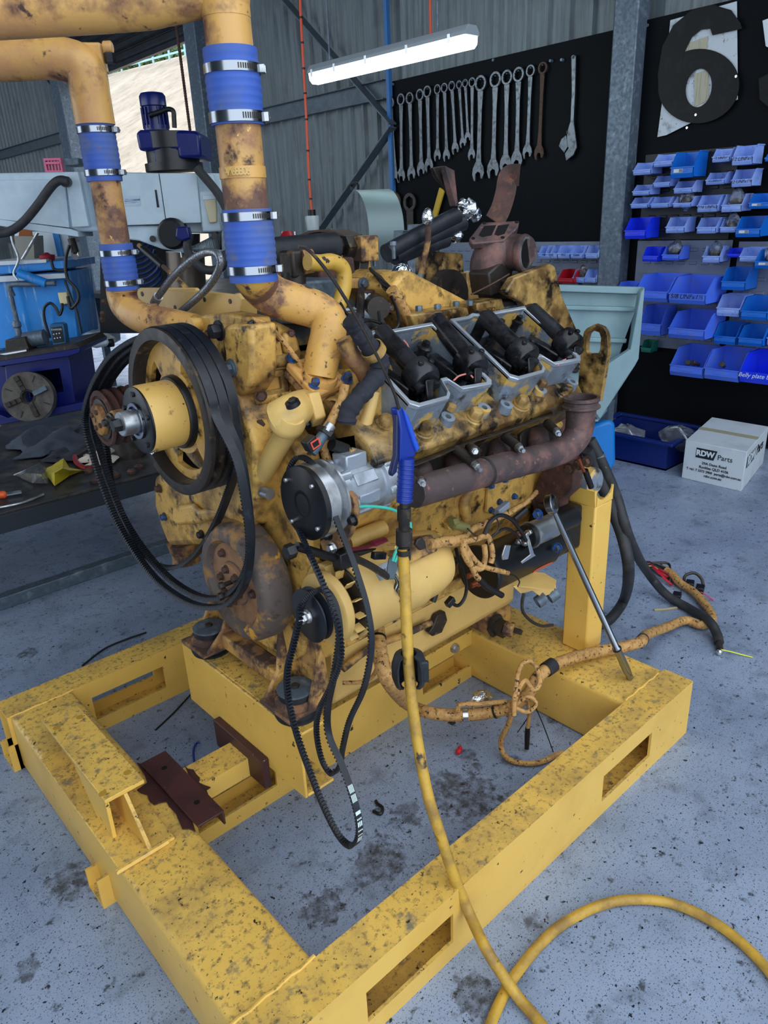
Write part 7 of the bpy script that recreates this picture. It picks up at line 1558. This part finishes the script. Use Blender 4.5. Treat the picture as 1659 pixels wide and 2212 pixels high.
ar = thing('belt_guard', 'dark rusted curved strap arched over the bench behind the hydraulic hose', 'strap', tuple(A(720, 520, X=2.9)))
MB().sweep(smooth_path(P_(((640, 525), (665, 508), (700, 498), (735, 500), (765, 512), (785, 530)), X=2.9), 5), [(-.06, -.006), (.06, -.006), (.06, .006), (-.06, .006)], V((0, 0, 1))).build('strap', m_boltr, ar); qa = A(712, 540, X=2.9); MB().lathe(qa, (1, 0, 0), [(0, .12), (.04, .12)], 26).build('drum', m_grease, ar); MB().box(qa.x+.002, qa.x+.038, qa.y-.05, qa.y+.05, 1.06, qa.z).build('drum_foot', m_grease, ar)
for i, (pxs, lb_) in enumerate(((((850, 498), (870, 498), (862, 700), (842, 700)), 'small grey ribbed block standing by the curved guard'), (((880, 485), (920, 485), (925, 690), (880, 695)), 'flat grey panel leaning behind the foil capped lines'))):
    tag(MB().prism([V((p.x, p.y, max(p.z, 1.06))) for p in P_(pxs, X=3.0)], (.06, 0, 0)).build('ribbed_block' if i == 0 else 'leaning_sheet', m_galv, None, bev=.003), lb_, 'block' if i == 0 else 'panel')
# hopper: grey-blue steel tipping bin behind the engine
hp_ = thing('steel_hopper', 'pale grey-blue ribbed steel hopper with sloping side behind the lifting eye', 'hopper', tuple(A(1320, 900, D=3.4)))
m_hop = M('hopper_paint', (128, 158, 166), .5, 0, [((112, 140, 150), 5, .45, .75)])
DH = 4.0
rim0, rim1 = A(1150, 614, D=DH), A(1393, 621, D=DH)
dc('hopper_rim', ((1150, 614), (1393, 621), (1390, 636), (1150, 628)), DH, .05, m_hop, hp_)
dc('hopper_back', ((1150, 628), (1385, 636), (1340, 760), (1300, 880), (1150, 880)), DH+.06, .02, m_hop, hp_)
for y0, y1 in ((658, 668), (726, 736), (790, 800)): dc('rib', ((1150, y0), (1384-(y0-630)*.30, y0+6), (1382-(y0-630)*.30, y1+6), (1150, y1)), DH+.03, .04, m_hop, hp_, bev=.006)
dc('side_plate', ((1384, 632), (1393, 622), (1380, 775), (1372, 790), (1300, 900), (1292, 908), (1285, 895), (1330, 790), (1362, 755)), DH-.05, .05, m_hop, hp_)
dc('side_plate', ((1300, 795), (1362, 755), (1372, 790), (1345, 828), (1325, 860), (1296, 906), (1285, 890)), DH-.06, .04, m_hop, hp_)
for px in (1165, 1312):
    lp = A(px, 880, D=DH+.55); MB().box(lp.x-.03, lp.x+.03, lp.y-.03, lp.y+.03, 0, lp.z+.05).build('hopper_leg', m_galv, hp_)
MB().prism([A(1150, 880, D=DH+.60), A(1315, 880, D=DH+.60), A(1292, 906, D=DH-.05), A(1150, 900, D=DH-.05)], V((0, 0, -.012))).build('hopper_floor', m_hop, hp_)
dc('hopper_side', ((1150, 620), (1158, 620), (1158, 880), (1150, 880)), DH-.02, .1, m_hop, hp_)
D1 = (A(1300, 1019, Z=0)-CAM).dot(FH); D2 = (A(1290, 1070, Z=0)-CAM).dot(FH)
dr_ = thing('blue_drum', 'bright blue rounded plastic container on the floor behind the exhaust outlet', 'drum', tuple(A(1310, 1019, Z=0)))
dc('drum_body', ((1268, 930), (1285, 918), (1318, 908), (1330, 915), (1331, 1000), (1322, 1018), (1268, 1020)), D1, .35, M('drum_blue', (24, 126, 210), .4), dr_, bev=.03)
dc('drum_foot', ((1262, 1000), (1300, 1004), (1318, 1058), (1262, 1072)), D2, D1-D2+.05, M('drum_blue_b', (22, 110, 196), .4), dr_, bev=.02)
# tub
tbx = thing('storage_tub', 'low navy plastic tub on the floor holding clear bags, against the black board', 'tub', tuple(A(1400, 1020, Z=0)))
q = A(1442, 1022, Z=0); Yf0, Yf1 = q.y, 2.75; Xf, Xb = q.x, q.x+.5; hT = A(1442, 963, X=q.x).z
MB().ring([(Xf-.02, Yf0-.02, hT), (Xf-.02, Yf1, hT), (Xb, Yf1, hT), (Xb, Yf0-.02, hT)], [(Xf+.02, Yf0+.02, hT), (Xf+.02, Yf1-.04, hT), (Xb-.04, Yf1-.04, hT), (Xb-.04, Yf0+.02, hT)], (0, 0, .02)).build('tub_rim', M('tub_navy', (14, 34, 104), .35), tbx, bev=.004)
m_tub = bpy.data.materials['tub_navy']
MB().ring([(Xf+.03, Yf0+.03, 0), (Xf+.03, Yf1-.05, 0), (Xb-.05, Yf1-.05, 0), (Xb-.05, Yf0+.03, 0)], [(Xf+.04, Yf0+.04, 0), (Xf+.04, Yf1-.06, 0), (Xb-.06, Yf1-.06, 0), (Xb-.06, Yf0+.04, 0)], (0, 0, hT)).build('tub_wall', m_tub, tbx)
MB().box(Xf+.03, Xb-.05, Yf0+.03, Yf1-.05, .002, .012).build('tub_floor', m_tub, tbx)
for i, (px, py, lb_) in enumerate(((1465, 945, 'clear crinkled plastic bag sticking out of the navy tub beside the carton'), (1355, 945, 'clear plastic wrap lying in the far end of the navy tub'))):
    c = A(px, py, X=Xf+.2); mb = MB().sphere(c, .11, 10, 7, (.8, 1.2, .7)); rr = random.Random(i+40); mb.v = [(x+rr.uniform(-.02, .02), y+rr.uniform(-.02, .02), z+rr.uniform(-.02, .02)) for x, y, z in mb.v]
    t = thing('clear_wrap', lb_, 'bag', tuple(c)); mb.build('bag_film', m_clear, t, ang=12)
    MB().tube([c+V((-.08, -.1, .02)), c+V((-.02, 0, .07)), c+V((0, .1, .03))], .006, 6).build('bag_fold', m_white, t)
# carton
cx_ = thing('parts_carton', 'white printed cardboard carton on the floor against the black board', 'carton', tuple(A(1560, 1050, Z=0)))
P00, P10, P11 = A(1472, 1032, Z=0), A(1601, 1062, Z=0), A(1648, 1000, Z=0)
H_ = A(1602, 974, X=P10.x).z; m_box = M('white_card', (196, 206, 214), .7, 0, [((170, 178, 186), 5, .5, .8), ((120, 112, 100), 40, .70, .76)])
ux = (P10-P00); vx = (P11-P10); P01 = P00+vx
MB().prism([P00, P10, P11, P01], (0, 0, H_)).build('carton_body', m_box, cx_, bev=.003)
un, vn = ux.normalized(), vx.normalized(); nf_ = un.cross(V((0, 0, 1))).normalized(); nf_ = nf_ if nf_.dot(CAM-P00) > 0 else -nf_; ns_ = vn.cross(V((0, 0, 1))).normalized(); ns_ = ns_ if ns_.dot(CAM-P10) > 0 else -ns_
MB().prism([P00+V((0, 0, H_+.001))+vx*.45, P10+V((0, 0, H_+.001))+vx*.45, P10+V((0, 0, H_+.001))+vx*.55, P00+V((0, 0, H_+.001))+vx*.55], (0, 0, .001)).build('packing_tape', M('tape', (176, 170, 140), .3), cx_)
def onf(u, z): return P00+ux*u+V((0, 0, z*H_))+nf_*.002
W0 = ux.length
MB().prism([onf(.20, .62), onf(.50, .62), onf(.545, .87), onf(.20, .87)], nf_*.001).build('logo_panel', m_lettb, cx_)
text('RDW', 'logo_lettering', m_lettw, cx_, onf(.355, .745)+nf_*.0015, un, (0, 0, 1), W0*.125, bold=.002); text('Parts', 'logo_lettering', m_lettb, cx_, onf(.68, .72), un, (0, 0, 1), W0*.12)
for i, sx in enumerate(('29A Dunn Road', 'Rocklea QLD 4106', 'T +61 7 3373 2900  parts@rdw.com.au', 'rdw.com.au')): text(sx, 'address_print', m_lettb, cx_, onf(.52, .50-.105*i), un, (0, 0, 1), W0*(.062 if i != 2 else .056), bold=.0004)
def ons(u, z): return P10+vx*u+V((0, 0, z*H_))+ns_*.002
MB().prism([ons(.06, .55), ons(.40, .55), ons(.46, .83), ons(.06, .83)], ns_*.001).build('logo_panel', m_lettb, cx_); text('RDW', 'logo_lettering', m_lettw, cx_, ons(.245, .69)+ns_*.0015, vn, (0, 0, 1), vx.length*.14, bold=.002); text('Parts', 'logo_lettering', m_lettb, cx_, ons(.66, .68), vn, (0, 0, 1), vx.length*.15)
